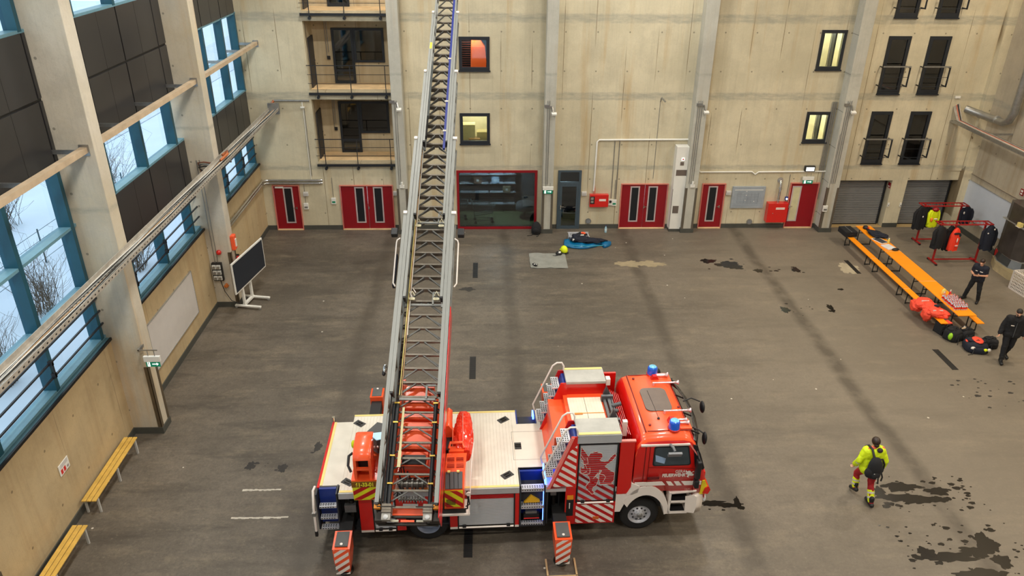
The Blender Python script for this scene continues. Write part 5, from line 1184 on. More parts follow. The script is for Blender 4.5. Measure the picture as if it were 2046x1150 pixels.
# rear near corner of the cab: white arch, steps, bumper
arch = MB(); N = 14
def arcp(r, a): return (3.56+(.47 if r < .8 else .58)*math.cos(R(a)), .58+(.68 if r < .8 else .94)*math.sin(R(a)))
for i in range(N):
    a0 = 150-i*10.2; a1 = 150-(i+1)*10.2
    p = [arcp(.62, a0), arcp(.62, a1), arcp(.9, a1), arcp(.9, a0)]
    arch.prism([(x, min(z, 1.5)) for x, z in p], -.02, .3, 'y')
arch.prism([(3.2, 1.62), (3.2, 1.5), (3.1, 1.28), (3.22, 1.28), (3.36, 1.34), (3.4, 1.52)], -.02, .2, 'y')
arch.build('front_mudguard', M_strw, T)
arch2 = MB()
for i in range(N):
    a0 = 150-i*10.2; a1 = 150-(i+1)*10.2; p = [arcp(.62, a0), arcp(.62, a1), arcp(.9, a1), arcp(.9, a0)]
    arch2.prism([(x, min(z, 1.5)) for x, z in p], 2.4, 2.62, 'y')
arch2.build('front_mudguard', M_strw, T)
MB().prism([(3.0, .6), (4.15, .6), (4.15, 1.5), (3.0, 1.5)], .32, .36, 'y').build('wheel_well', M_ch, T)
stp = MB().prism([(4.13, .7), (4.5, .7), (4.62, 1.0), (4.7, 1.3), (4.13, 1.3)], .22, .26, 'y').box(4.13, 4.56, -.02, .24, .68, .75).prism([(4.13, 1.0), (4.6, 1.0), (4.62, 1.06), (4.13, 1.06)], -.02, .24, 'y').prism([(4.13, 1.26), (4.7, 1.3), (4.72, 1.34), (4.13, 1.3)], -.02, .24, 'y').box(4.1, 4.15, -.02, .24, .68, 1.3)
stp = stp.build('cab_step', M_strw, T)
MB().box(4.17, 4.5, -.01, .2, .75, .76).box(4.17, 4.56, -.01, .2, 1.06, 1.07).box(4.17, 4.45, .2, .222, .78, .98).box(4.17, 4.52, .2, .222, 1.08, 1.24).build('step_mat', M_black, stp)
bp = MB().loft([[(x-.22, y, .72), (x, y, .68), (x+.03, y, .85), (x+.02, y, 1.15), (x-.05, y, 1.22), (x-.25, y, 1.2)] for y, x in ((-.03, 4.72), (.04, 4.88), (.3, 4.98), (1.3, 5.02), (2.3, 4.98), (2.56, 4.88), (2.63, 4.72))])
bp = bp.build('bumper', M_strw, T)
for y in (.18, 2.42): MB().ell((4.97, y, .98), (.05, .12, .09)).build('headlamp', mat('headlamp_glass', (210, 216, 220), .1), bp)
MB().prism([(4.8, 1.22), (4.94, 1.22), (4.98, 1.4), (4.88, 1.62), (4.82, 1.6)], -.0, .3, 'y').build('front_corner_chevron', mat('fluor_yellow_red', (236, 214, 40), .4), T)
MB().prism([(4.86, 1.26), (4.98, 1.24), (5.03, 1.36), (4.98, 1.46), (4.9, 1.4)], -.03, .28, 'y').box(4.93, 4.98, .3, 2.3, 1.22, 1.6).build('front_grille_panel', M_red, T)
# mirrors
mr = MB().cyl((4.6, -.0, 2.46), (4.62, -.18, 2.36), .018).cyl((4.62, .02, 1.5), (4.62, -.18, 1.6), .018).build('mirror_arm', M_black, T)
MB().box(4.56, 4.67, -.26, -.1, 1.86, 2.34).build('wing_mirror', M_black, mr, bevel=.03); MB().box(4.56, 4.67, -.26, -.1, 1.6, 1.82).build('wing_mirror', M_black, mr, bevel=.03)
mr = MB().tube([(4.6, .5, 2.72), (4.7, .35, 2.76), (4.8, .3, 2.7)], .016, 6).tube([(4.65, 1.5, 2.72), (4.85, 1.55, 2.77), (5.06, 1.5, 2.7)], .016, 6).build('mirror_arm', M_black, T)
MB().ell((5.1, 1.42, 2.6), (.05, .14, .15)).build('front_mirror', M_black, mr); MB().ell((4.82, .26, 2.6), (.05, .11, .16)).build('kerb_mirror', M_black, mr)
MB().tube([(3.98, 0, 2.66), (4.02, -.1, 2.66), (4.05, -.16, 2.6)], .03, 8).cbox((4.05, -.18, 2.53), (.3, .05, .12), rot=(R(25), 0, 0)).build('door_mirror', mat('grey_mirror', (112, 114, 116), .4), T)
mr = MB().cyl((4.66, 2.6, 2.5), (4.72, 2.78, 2.5), .018).build('mirror_arm', M_black, T); MB().box(4.64, 4.76, 2.76, 2.92, 1.9, 2.42).build('wing_mirror', M_black, mr, bevel=.03); MB().ell((4.3, 2.72, 2.72), (.1, .1, .14)).build('wing_mirror', M_black, mr)
# roof equipment
rh = MB().prism(rounded(3.64, 4.24, .9, 1.8, .14), 2.885, 2.915, 'z').build('roof_hatch', mat('hatch_grey', (104, 88, 78), .35), cab, bevel=.006)
for y in (.26, 2.42):
    MB().box(4.0, 4.5, y-.02 if y < 1 else y-.33, y+.33 if y < 1 else y+.02, 2.87, 2.9).build('beacon_plinth', M_oran, cab)
    b = MB().lathe([(.13, 0), (.14, .03), (.14, .05), (0, .05)], (0, 0, 0), 20).build('beacon_base', M_red, cab, (4.1, y, 2.87))
    MB().lathe([(.125, .05), (.12, .2), (.11, .23), (.09, .245), (.0, .25)], (0, 0, 0), 24).build('beacon_dome', M_blue, b)
    MB().lathe([(.09, .246), (.085, .252), (0, .255)], (0, 0, 0), 20).build('beacon_cap', mat('beacon_pale_cap', (120, 196, 226), .2), b)
    dy = .28 if y < 1 else -.24
    h = MB()
    h.lathe([(.02, 0), (.022, .5), (.035, .58), (.06, .62)], X=Matrix.Translation((4.0, y+dy*2.0, 2.96)) @ Matrix.Rotation(R(90), 4, 'Y'), n=12)
    h.lathe([(.02, 0), (.022, .2), (.035, .25), (.05, .28)], X=Matrix.Translation((4.15, y+dy*.75, 2.97)) @ Matrix.Rotation(R(90), 4, 'Y'), n=12)
    h.lathe([(.02, 0), (.022, .22), (.035, .28), (.055, .31)], X=Matrix.Translation((4.15, y+dy*.45, 2.95)) @ Matrix.Rotation(R(90), 4, 'Y'), n=12)
    h.box(4.0, 4.04, y+dy*2-.03, y+dy*2+.03, 2.88, 2.96).box(4.14, 4.2, y+dy*.4-.06, y+dy*.8+.06, 2.88, 2.96)
    h.build('air_horn', mat('pink_silver', (222, 196, 196), .2, .5), cab)
    MB().prism([(4.0, 2.88), (4.22, 2.88), (4.16, 3.0), (4.06, 3.0)], y+dy*.7, y+dy*1.1, 'y').build('horn_cover', M_red, cab)
MB().cyl((3.84, .62, 2.88), (3.84, .62, 2.92), .03).tube([(3.84, .62, 2.92), (3.76, .85, 3.1), (3.66, 1.15, 3.3)], .006, 5).build('antenna', M_black, cab)
q = MB()
for x, y in ((3.6, .42), (3.6, 2.25), (4.4, 1.05)): q.cyl((x, y, 2.88), (x, y, 2.9), .03)
q.build('lift_eye_cover', mat('seam_red', (120, 14, 10), .5), cab)

# ---- outriggers
def outrigger(x0, x1, yo, near):
    s = -1 if near else 1; yi = .3 if near else 2.5; ye = yo+s*.5
    o = MB().box(x0+.04, x1-.04, min(yi, yo), max(yi, yo), .55, .82).build('outrigger', M_ch, T)
    bx = MB(); za, zb = .12, .95
    rr = [[(x0, yo, zb), (x1, yo, zb), (x1, ye, zb-.04), (x0, ye, zb-.04)], [(x0+.01, yo, .5), (x1-.01, yo, .5), (x1-.02, ye, .5), (x0+.01, ye, .5)], [(x0+.05, yo, za), (x1-.06, yo, za), (x1-.06, ye-s*.12, za), (x0+.05, ye-s*.12, za)]]
    bx.loft(rr, smooth=False); b = bx.build('outrigger_box', M_oran, o, bevel=.012)
    MB().box(x0+.05, x1-.05, min(yo, ye)+.05, max(yo, ye)-.03, zb-.02, zb+.006).build('non_slip_top', mat('anti_slip_grey', (92, 92, 90), .9), b)
    MB().cyl(((x0+x1)/2, ye-s*.1, zb), ((x0+x1)/2, ye-s*.1, zb+.02), .03).build('top_lamp', M_strw, b)
    if near:
        shp = [(x0+.03, .2), (x1-.04, .2), (x1-.03, .9), (x0+.03, .9)]
        diag(shp, ye-.012, .15, .5, -.75, M_strw, 'diagonal_stripe', b)
    MB().cyl(((x0+x1)/2, yo+s*.22, .03), ((x0+x1)/2, yo+s*.22, .3), .06).build('jack_ram', M_chrome, b)
    MB().lathe([(.17, 0), (.17, .02), (.08, .05), (0, .05)], ((x0+x1)/2, yo+s*.22, 0), 20).build('foot_plate', M_steel, b)
outrigger(-3.35, -2.98, -.45, True); outrigger(1.41, 1.79, -.42, True)
outrigger(-3.13, -2.77, 4.55, False); outrigger(1.66, 1.98, 4.55, False)
MB().box(1.24, 1.28, -1.12, -.62, 0, .05).box(1.88, 1.92, -1.12, -.62, 0, .05).box(1.24, 1.92, -1.14, -1.1, 0, .05).build('ground_plate_frame', mat('timber_frame', (180, 150, 110), .7), T)

# ---- turntable
tt = MB().lathe([(.0, 1.8), (.95, 1.8), (1.0, 1.74), (1.0, 1.62), (1.05, 1.62)], (-1.55, 1.4, 0), 36).build('turntable', M_oran, T)
MB().box(-2.05, -1.05, .2, 2.3, 1.8, 1.86).build('turntable_top', M_oran, tt, bevel=.01)
# lifting frame: two red cheeks, cross boxes, rams, winch, hydraulics
LD = Vector((.03026, .84925, .52713)).normalized()
az = math.atan2(LD.x, LD.y); el = math.asin(LD.z)
EX = Vector((math.cos(az), -math.sin(az), 0)); NX = EX.cross(LD)
M0 = Vector((-1.65145, 11.78662, 2.4))
LM = Matrix((EX, LD, NX)).transposed().to_4x4(); LM.translation = M0      # ladder frame: x across, y along, z normal
LADDER = bpy.data.objects.new('ladder_set', None); COL.objects.link(LADDER)
TW = Matrix.Translation((0, 13.06, 0)) @ Matrix.Rotation(R(1.6), 4, 'Z')
LL = TW.inverted() @ LM
bpy.data.objects.remove(LADDER)
def lps(name, mb, m, bevel=0):
    for q in pieces(mb): lp(name, q, m, bevel)
def lp(name, mb, m, bevel=0):      # a part built in the ladder's own frame
    o = mb.build(name, m, T, bevel=bevel); o.matrix_local = LL; return o
q = MB()
for s in (-1, 1):
    q.prism([(-.2, -.62), (2.2, -.62), (3.2, -1.1), (3.2, -1.75), (1.7, -1.4), (.6, -.95)], s*.42-.03, s*.42+.03, 'x')
lps('lifting_frame', q, M_oran)
lps('cross_box', MB().box(-.34, .34, 1.35, 1.95, -.95, -.66).box(-.34, .34, 2.3, 2.85, -1.1, -.7).box(-.3, .3, .98, 1.3, -.95, -.7).box(-.36, .36, -.1, .08, -.8, -.62).box(-.4, .4, 2.05, 2.2, -.9, -.7), M_oran, .01)
lp('drum_cover', MB().box(-.25, .25, 1.0, 1.2, -.7, -.62), M_black)
w = MB().cyl((-.3, .62, -.78), (.3, .62, -.78), .08, n=16)
for k in range(5): w.cyl((-.24+k*.11, .62, -.78), (-.2+k*.11, .62, -.78), .13, n=16)
w = lp('cable_winch', w, mat('greasy_winch', (108, 104, 98), .35, .7, var=.3, scale=8))
h = MB(); rnd = random.Random(12)
for k in range(16): x = rnd.uniform(-.32, .32); y = rnd.uniform(.1, .95); h.tube([(x, y, -.9), (x+rnd.uniform(-.05, .05), y+.08, -.72+rnd.uniform(-.03, .03)), (x+rnd.uniform(-.12, .12), y+rnd.uniform(-.1, .2), -.82)], .014, 5)
lp('hydraulic_hose', h, M_black)
h = MB()
for k in range(9): x = -.24+k*.06; h.cbox((x, .3, -.74), (.035, .08, .07)).cyl((x, .24, -.72), (x, .2, -.72), .014)
h.box(-.28, .28, .26, .36, -.82, -.76).box(-.16, .16, .1, .16, -.72, -.68); lp('valve_block', h, M_chrome)
lp('side_cheek', MB().box(.655, .675, -.3, 4.55, -.5, .0).box(.66, .68, -.3, 1.6, -.7, -.4), M_red, .006)
lp('side_cheek', MB().box(-.69, -.655, .6, 2.4, -.75, -.5), M_oran)
lps('lift_ram', MB().cyl((-.5, 1.6, -1.5), (-.5, 3.9, -.65), .07, m=M_steel).cyl((.5, 1.6, -1.5), (.5, 3.9, -.65), .07, m=M_steel), M_steel)
# lower end frame with motors and lamps
ef = lp('end_frame', MB().box(-.62, .62, -.32, -.26, -.62, -.55).box(-.4, .4, -.2, -.15, -.5, -.44).box(-.66, -.45, -.3, .1, -.6, -.3).box(.45, .66, -.3, .1, -.6, -.3).bar((-.58, -.1, .05), (-.2, -.1, .05), .025).bar((.2, -.1, .05), (.58, -.1, .05), .025), M_steel, .01)
for s in (-1, 1):
    MB().box(s*.42-.1, s*.42+.1, -.16, .02, -.34, -.16).build('gear_box', M_rung, ef, bevel=.01)
    MB().box(s*.42-.09, s*.42+.09, -.3, -.16, -.34, -.2).cyl((s*.42, -.24, -.2), (s*.42, -.24, -.18), .05, m=M_tray).build('drive_motor', mat('silver_casting', (150, 146, 138), .4, .4), ef)
    MB().box(s*.6-.06, s*.6+.06, -.1, -.02, -.2, -.08).build('amber_lamp', mat('amber_lamp', (226, 140, 30), .3), ef)
    MB().box(s*.26-.08, s*.26+.08, -.29, -.25, -.42, -.38).build('marker_strip', mat('pale_marker', (176, 170, 150), .5), ef)
MB().box(-.14, .14, -.29, -.25, -.42, -.39).build('marker_strip', M_oran, ef)
MB().tube([(-.6, -.25, -.5), (-.62, -.05, -.2), (-.55, .1, -.1)], .014, 6).tube([(.6, -.25, -.5), (.62, -.05, -.2), (.55, .1, -.1)], .014, 6).build('hose', M_black, ef)
# five nested ladder sections
SEC = [(0, 7.24, .642, .082, 'grey'), (2.41, 9.72, .556, .077, ''), (4.82, 12.25, .468, .068, ''), (7.24, 14.76, .394, .06, ''), (9.65, 17.2, .328, .052, '')]
RUNG = {}
for k, (s0, s1, hw, rw, _) in enumerate(SEC):
    m = MB()
    lo = -.5+.045*k; 
    for s in (-1, 1):
        xo = s*hw; xi = s*(hw-rw); a, b = min(xo, xi), max(xo, xi)
        m.box(a, b, s0, s1, -.055, 0)                                # upper chord (handrail)
        m.box(a, b, s0-.05, s1, lo-.06, lo)                          # lower chord
        n = int((s1-s0)/.71); xm = (a+b)/2
        for i in range(n+1):
            y = s0+.05+i*(s1-s0-.1)/n; m.bar((xm, y, lo), (xm, y, -.03), .022, .03, M_rung)
            if i < n: y2 = s0+.05+(i+1)*(s1-s0-.1)/n; m.bar((xm, y, lo), (xm, (y+y2)/2, -.03), .02, .026, M_rung).bar((xm, (y+y2)/2, -.03), (xm, y2, lo), .02, .026, M_rung)
    sec = lp('ladder_section', m, M_lad)
    q = MB()
    for s in (-1, 1):
        q.box(s*(hw-rw/2)-rw*.55, s*(hw-rw/2)+rw*.9 if s > 0 else s*(hw-rw/2)+rw*.55, s1-.03, s1+.05, -.07, .03)
        q.box(s*(hw-rw/2)-.03, s*(hw-rw/2)+.03, s0-.04, s0+.02, -.2, -.01, M_black)
    for q_ in pieces(q): q_.build('rail_end_cap', M_strw, sec)
    # rungs with flared ends and the two diagonals
    iw = hw-rw-.01
    if k: iw = min(iw, .43)
    r = MB().box(-iw, iw, -.02, .02, lo-.045, lo-.005).box(-iw, -iw+.12, -.028, .028, lo-.02, lo+.002).box(iw-.12, iw, -.028, .028, lo-.02, lo+.002)
    r.box(-iw*.55, iw*.55, -.02, .035, lo-.052, lo-.044, mat('rung_rubber', (84, 70, 58), .8))
    br = MB().bar((-iw, .03, lo-.03), (-.06, .33, lo-.03), .028, .03).bar((iw, .03, lo-.03), (.06, .33, lo-.03), .028, .03)
    ro_ = r.build('rung', M_rung, sec); bo = br.build('diagonal_brace', mat('grey_brace', (96, 96, 92), .5, .3, var=.2, scale=6), sec)
    first = True
    for i in range(60):
        y = .04+i*.3495
        if y < s0-.02: continue
        if y > s1-.08: break
        for src in (ro_, bo):
            if first: src.location = (0, y, 0)
            else: c = src.copy(); COL.objects.link(c); c.parent = sec; c.location = (0, y, 0)
        first = False
# cables, blue conduit, hose and cylinders along the ladder
lps('water_pipe', MB().cyl((-.5, -.1, -.42), (-.5, 2.3, -.42), .035, m=M_black).cyl((-.42, -.05, -.42), (-.42, 2.35, -.42), .045, m=M_black).cyl((.43, -.05, -.42), (.43, 2.35, -.42), .045, m=M_black).cyl((-.55, .0, -.3), (-.55, 4.6, -.3), .02, m=M_steel).cyl((-.35, .9, -.38), (-.31, 1.95, -.38), .006, m=M_black), M_black)
q = MB()
for y in (.5, 1.1, 1.85, 2.3):
    for s in (-1, 1): q.box(s*.425-.055, s*.425+.055, y-.015, y+.015, -.48, -.36)
lps('pipe_clamp', q, mat('brass_clamp', (206, 170, 70), .4, .4))
lp('pull_strap', MB().box(-.3, -.25, .85, 2.2, -.4, -.385).box(-.31, -.24, .85, 1.2, -.4, -.38), mat('webbing_cream', (206, 196, 150), .7))
q = MB().cyl((-.36, 2.5, -.44), (-.36, 9.6, -.3), .012, m=mat('tan_cable', (186, 150, 110), .6)).cyl((-.4, 2.5, -.42), (-.38, 9.6, -.32), .012, m=M_yel).cyl((-.34, 4.0, -.4), (-.34, 9.6, -.34), .01, m=M_white)
lp('extension_cable', q, M_tray)
M_blc = mat('blue_energy_chain', (38, 52, 140), .5)
q = MB().box(.2, .262, 9.5, 16.8, -.2, -.13, M_blc).cyl((.27, 9.7, -.16), (.27, 16.8, -.16), .016, m=M_strw)
q = lp('energy_chain', q, M_blc); MB().box(.17, .29, 11.2, 11.25, -.2, -.12).box(.17, .29, 12.9, 12.95, -.2, -.12).box(.17, .29, 10.1, 10.15, -.2, -.12).build('chain_clip', M_strw, q)
lp('monitor_trunk', MB().box(-.36, -.24, 10.6, 12.6, -.2, -.05), mat('grey_trunk', (92, 98, 98), .5), .01)
lp('monitor_trunk', MB().box(-.37, -.26, 9.9, 10.6, -.24, -.1), M_ch, .01)
lp('rail_decal', MB().box(-.37, -.31, 13.2, 13.45, .0, .004), mat('yellow_label', (236, 220, 60), .5))
for (y, x) in ((4.95, .28), (4.95, -.3), (7.1, .28), (7.1, -.3)):
    q = MB()
    for i in range(3): q.cyl((x-.04+.04*i, y, -.36), (x-.04+.04*i, y, -.33), .035)
    q.tube([(x-.05, y+.1, -.36), (x, y+.2, -.32), (x+.06, y+.1, -.36)], .012, 5); lp('pulley_block', q, mat('cream_pulley', (222, 214, 180), .4))
q = MB().tube([(-.3, 5.0, -.36), (-.36, 5.12, -.33), (-.3, 5.24, -.33), (-.22, 5.12, -.34)], .014, 6); lp('rope_loop', q, M_strw)
for y in (2.42, 4.84, 7.26):
    iw = .3; q = MB().box(.18, .22, y-.0, y+.33, -.44, -.4).box(.18, .42-.03*(y-2), y+.3, y+.34, -.44, -.4).box(-.4, .4, y-.03, y+.02, -.47, -.42); lp('cross_plate', q, M_lad)
for s, nm in ((-1, 'l'), (1, 'r')):    # folding floodlights on the outside of the first section
    q = MB().tube([(s*.67, 6.5, -.05), (s*.74, 6.45, -.05), (s*.76, 6.4, -.1), (s*.76, 5.3, -.2), (s*.7, 5.2, -.2)], .02, 6, M_strw); q = lp('side_bracket', q, M_strw)
    MB().box(s*.82-.08, s*.82+.08, 6.55, 6.75, -.1, .05).build('work_light', M_black, q, bevel=.02)
    if s < 0: MB().box(-.8, -.74, 5.3, 6.2, -.45, -.3).build('hose_tray', M_navy, q)
lp('side_lamp', MB().ell((-.74, 3.05, -.2), (.05, .12, .06)).ell((-.76, 2.95, -.22), (.045, .08, .05), M_black), M_chrome)

# ---- control seat (left of the ladder)
seat = MB().loft([[(-2.93, -.1, 1.52), (-2.93, .95, 1.66), (-2.42, .95, 1.66), (-2.42, -.1, 1.52)], [(-2.96, -.12, 2.05), (-2.96, .95, 2.05), (-2.38, .95, 2.05), (-2.38, -.12, 2.05)]], smooth=False).build('control_station', M_oran, T, bevel=.02)
shell_ = MB()
prof = [(-.1, 2.05), (-.12, 2.45), (-.1, 2.62), (-.02, 2.72), (.35, 2.78), (.6, 2.78), (.68, 2.7), (.6, 2.62), (.1, 2.56), (.04, 2.45), (.06, 2.1)]
for a, b in ((-2.88, -2.82), (-2.56, -2.50)): shell_.prism([(y, z) for y, z in [(-.1, 2.05), (-.12, 2.45), (-.1, 2.62), (-.02, 2.72), (.35, 2.78), (.5, 2.7), (.3, 2.3), (.55, 2.06)]], a, b, 'x')
rings = [[(x, y+(0 if abs(x+2.69) < .16 else .02), z-(0 if abs(x+2.69) < .16 else .03)) for x in (-2.88, -2.84, -2.69, -2.54, -2.50)] for y, z in ((-.12, 2.58), (-.1, 2.66), (-.03, 2.74), (.15, 2.79), (.4, 2.81), (.58, 2.8), (.66, 2.75))]
shell_.loft(rings, closed=False, cap=False).box(-2.88, -2.50, -.1, -.05, 2.3, 2.36)
shell_.build('seat_canopy', M_oran, seat)
MB().box(-2.83, -2.55, .2, .28, 2.1, 2.6).box(-2.83, -2.55, .28, .62, 2.1, 2.2).build('seat_cushion', M_black, seat, bevel=.03)
cp = MB().prism([(-2.93, 1.52), (-2.42, 1.52), (-2.39, 2.02), (-2.95, 2.02)], -.14, -.125, 'y').build('chevron_panel', mat('fluor_yellow', (226, 226, 30), .5), seat)
diag([(-2.92, 1.53), (-2.43, 1.53), (-2.41, 1.88), (-2.94, 1.88)], -.14, .19, .5, -.6, M_chev, 'chevron_stripe', cp, .004)
MB().box(-2.955, -2.385, -.146, -.138, 1.88, 2.03).build('number_band', mat('dark_olive_band', (128, 84, 20), .5), cp)
text('lettering', '61-33-01', .14, mat('bright_yellow_digit', (246, 240, 60), .5), cp, (-2.67, -.148, 1.905), FRONT, bold=.004, sx=.78)
MB().tube([(-2.98, .1, 2.1), (-3.05, .2, 2.2), (-3.05, .4, 2.3), (-2.98, .5, 2.3)], .03, 8).build('joystick_guard', M_black, seat)
MB().ell((-2.95, .55, 2.5), (.05, .08, .1)).build('warning_lamp', M_ylime, seat)
pn = MB().prism([(-2.72, .95), (-2.5, 1.32), (-2.2, 1.2), (-2.2, .8), (-2.45, .65)], 2.15, 2.5, 'z').build('control_panel', mat('panel_grey', (74, 74, 74), .5), T, bevel=.01)
MB().prism([(-2.66, .9), (-2.46, .66), (-2.25, .72), (-2.3, .95)], 2.50, 2.515, 'z').build('display', mat('pale_lcd', (150, 186, 206), .3, emis=((150, 190, 210), .5)), pn)
q = MB()
for k in range(4): q.cyl((-2.5+.07*k, .6, 2.35), (-2.5+.07*k, .55, 2.42), .02)
q.build('lever', M_strw, pn); MB().box(-2.5, -2.3, .85, 1.0, 1.62, 2.2).build('panel_post', M_black, pn)
MB().tube([(-2.4, .5, 2.0), (-2.25, .45, 2.3), (-2.1, .6, 2.0)], .02, 6).tube([(-2.35, .3, 1.9), (-2.2, .2, 2.1), (-2.15, .4, 1.8)], .015, 6, M_yel).build('hose', M_black, T)
# ---- generator housing and covered equipment (right of the ladder)
gn = MB().loft([[(-.97, -.42, 1.42), (-.54, -.42, 1.42), (-.50, .25, 1.42), (-.94, .25, 1.42)], [(-.97, -.42, 1.98), (-.53, -.42, 1.98), (-.48, .28, 1.98), (-.92, .28, 1.98)], [(-.94, -.12, 2.28), (-.50, -.12, 2.28), (-.47, .28, 2.28), (-.92, .28, 2.28)], [(-.92, .0, 2.36), (-.48, .0, 2.36), (-.46, .26, 2.4), (-.9, .26, 2.4)]], smooth=False).build('generator', M_oran, T, bevel=.012)
q = MB()
for k in range(8):
    for i in range(2): q.box(-.89+.2*i, -.73+.2*i, -.1+k*.028, -.09+k*.028, 2.30+k*.013, 2.315+k*.013)
q.build('cooling_slot', mat('slot_dark_red', (150, 24, 14), .6), gn)
gp = MB().add([(-.93, -.425, 1.99), (-.57, -.425, 1.99), (-.56, -.18, 2.24), (-.92, -.18, 2.24), (-.93, -.43, 2.01), (-.57, -.43, 2.01), (-.56, -.185, 2.26), (-.92, -.185, 2.26)], [(4, 5, 6, 7), (0, 1, 5, 4), (1, 2, 6, 5), (0, 3, 7, 4)])
for k in range(3): x = -.84+k*.09; gp.add([(x, -.435, 2.01), (x+.012, -.435, 2.01), (x+.012, -.2, 2.262), (x, -.2, 2.262)], [(0, 1, 2, 3)], M_seam)
gp.build('grey_lid', mat('lid_grey', (88, 88, 90), .5), gn); MB().cbox((-.85, -.2, 2.28), (.06, .05, .03)).cbox((-.65, -.2, 2.28), (.06, .05, .03)).build('hinge', M_yel, gn)
cp = MB().box(-.95, -.56, -.435, -.42, 1.5, 1.95).build('chevron_panel', mat('fluor_yellow', (226, 226, 30), .5), gn)
diag([(-.95, 1.5), (-.56, 1.5), (-.56, 1.95), (-.95, 1.95)], -.435, .2, .48, .8, M_chev, 'chevron_stripe', cp, .004)
q = MB()
for k in range(6): q.box(-.92, -.72, -.442, -.435, 1.57+k*.026, 1.58+k*.026)
q.build('vent_slit', M_black, cp)
fr = MB().box(-1.03, -.42, -.5, -.44, 1.3, 1.34).box(-1.03, -.42, -.46, .3, 1.3, 1.33).tube([(-.44, -.5, 1.34), (-.40, -.3, 1.8), (-.36, .2, 2.2), (-.3, .7, 2.3), (-.3, 1.0, 2.2)], .012, 6).build('carrier_frame', M_strw, gn)
MB().box(-1.02, -.98, -.44, .2, 1.34, 1.95).box(-1.0, -.5, -.46, -.42, 1.34, 1.44).tube([(-.52, -.45, 1.45), (-.47, -.5, 1.5), (-.45, -.45, 1.7), (-.47, -.4, 1.9)], .016, 6).tube([(-.5, -.43, 1.5), (-.42, -.5, 1.62), (-.44, -.44, 1.8)], .014, 6).build('cable_loop', M_black, fr)
MB().cyl((-.44, -.46, 1.88), (-.44, -.48, 1.88), .05).build('round_gauge', M_strw, fr)
MB().tube([(-.85, .4, 2.42), (-.82, .5, 2.5), (-.55, .5, 2.5), (-.52, .4, 2.42)], .035, 8).box(-.85, -.52, .32, .5, 2.3, 2.4).build('carry_handle', M_oran, T)
rings = []; NR, NK = 22, 34
for i in range(NR):
    u = i/(NR-1); y = .38+1.12*u; w = .17+.07*math.sin(.4+u*2.6); zt = 2.42+.24*math.sin(min(1, u*1.4)*1.57)-.12*max(0, u-.75)*4*max(0, u-.75); rg = []
    for k in range(NK):
        a = 2*math.pi*k/NK; f = .055*abs(noise.noise(Vector((k*.75, u*2.2, 1))))+.05*abs(noise.noise(Vector((k*.3, u*9, 5)))); c = math.cos(a); s_ = math.sin(a)
        rg.append((-.56+.05*u+math.copysign(abs(c)**.7, c)*(w-f), y+.04*noise.noise(Vector((k*.4, u*5, 2))), 2.05+(zt-2.05)*(.5+.5*math.copysign(abs(s_)**.8, s_))-f*1.2))
    rings.append(rg)
cv_ = MB().loft(rings, smooth=False).build('equipment_cover', mat('shiny_red_tarpaulin', (236, 58, 32), .22, var=.1, coat=.4), T)
MB().tube([(-.54, .45+.1*i, 2.44+.22*math.sin(min(1, i/7)*1.57)) for i in range(10)], .009, 5).build('cover_zip', mat('pale_zip', (236, 150, 130), .5), cv_)
MB().loft([[(-.98+.02*i, .95+.1*i, 1.9), (-.80, .95+.1*i, 1.9), (-.78, .95+.1*i, 2.5+.06*math.sin(i)), (-.86, .95+.1*i, 2.62), (-.97+.01*i, .95+.1*i, 2.6)] for i in range(8)]).build('red_guard_arm', M_oran, T)
MB().box(-.98, -.8, .5, .95, 1.8, 2.3).build('drive_housing', M_black, T); MB().loft([[(-.9, .25, 1.64), (-.82, .25, 1.64), (-.84, .34, 1.64)], [(-.865, .5, 2.3), (-.855, .5, 2.3), (-.86, .52, 2.3)]]).build('safety_cone', M_strw, T)

# ================================================================ TABLES, BENCHES AND WHAT LIES ON THEM
M_leg = mat('dark_green_tube', (28, 34, 34), .5)
def beer(kind, lab, x, y0, y1, w, h, grp):
    t = thing(kind, lab, 'table' if 'table' in kind else 'bench', (x, (y0+y1)/2, 0), group=grp); L = (y1-y0)/2-.008
    MB().box(-w/2, w/2, -L, L, h-.03, h).build('top', M_oratab, t, bevel=.004)
    for sy in (-1, 1):
        y = sy*(L-.33); q = MB(); a = w/2-.04; b = w/2-.02
        for s in (-1, 1): q.bar((s*a, y, h-.03), (s*b, y, .0), .028, .028)
        q.box(-b, b, y-.014, y+.014, .02, .05).box(-a, a, y-.012, y+.012, h*.72, h*.72+.025); q.build('leg_frame', M_leg, t)
        q = MB().bar((0, y, h*.72), (0, y-sy*.3, h-.04), .02, .02); q.build('brace', M_leg, t)
    MB().box(-w/2-.004, w/2+.004, L-.05, L-.03, h-.035, h+.002).build('end_band', mat('pale_clip', (220, 190, 130), .5), t)
    return t
for i, (y0, y1, lab) in enumerate(((27.59, 30.28, 'orange folding table next to the roller shutters'), (24.9, 27.59, 'orange folding table in the middle of the row'), (22.2, 24.9, 'orange folding table carrying the small drink bottles'))):
    beer('folding_table', lab, 16.36, y0, y1, .64, .76, 'orange folding tables in a row')
for i, (y0, y1, lab) in enumerate(((27.56, 30.2, 'orange bench with the black case on its far end'), (24.86, 27.55, 'orange bench in the middle of the bench row'), (22.17, 24.85, 'orange bench partly covered with red-orange jackets'))):
    beer('folding_bench', lab, 15.62, y0, y1, .25, .48, 'orange folding benches')
beer('folding_bench', 'orange bench on the far side of the table row, its near end showing', 16.87, 22.15, 24.85, .26, .48, 'orange folding benches')
t = thing('equipment_case', 'black fabric equipment case on the far end of the orange bench', 'case', (15.6, 30.05, .485), .05)
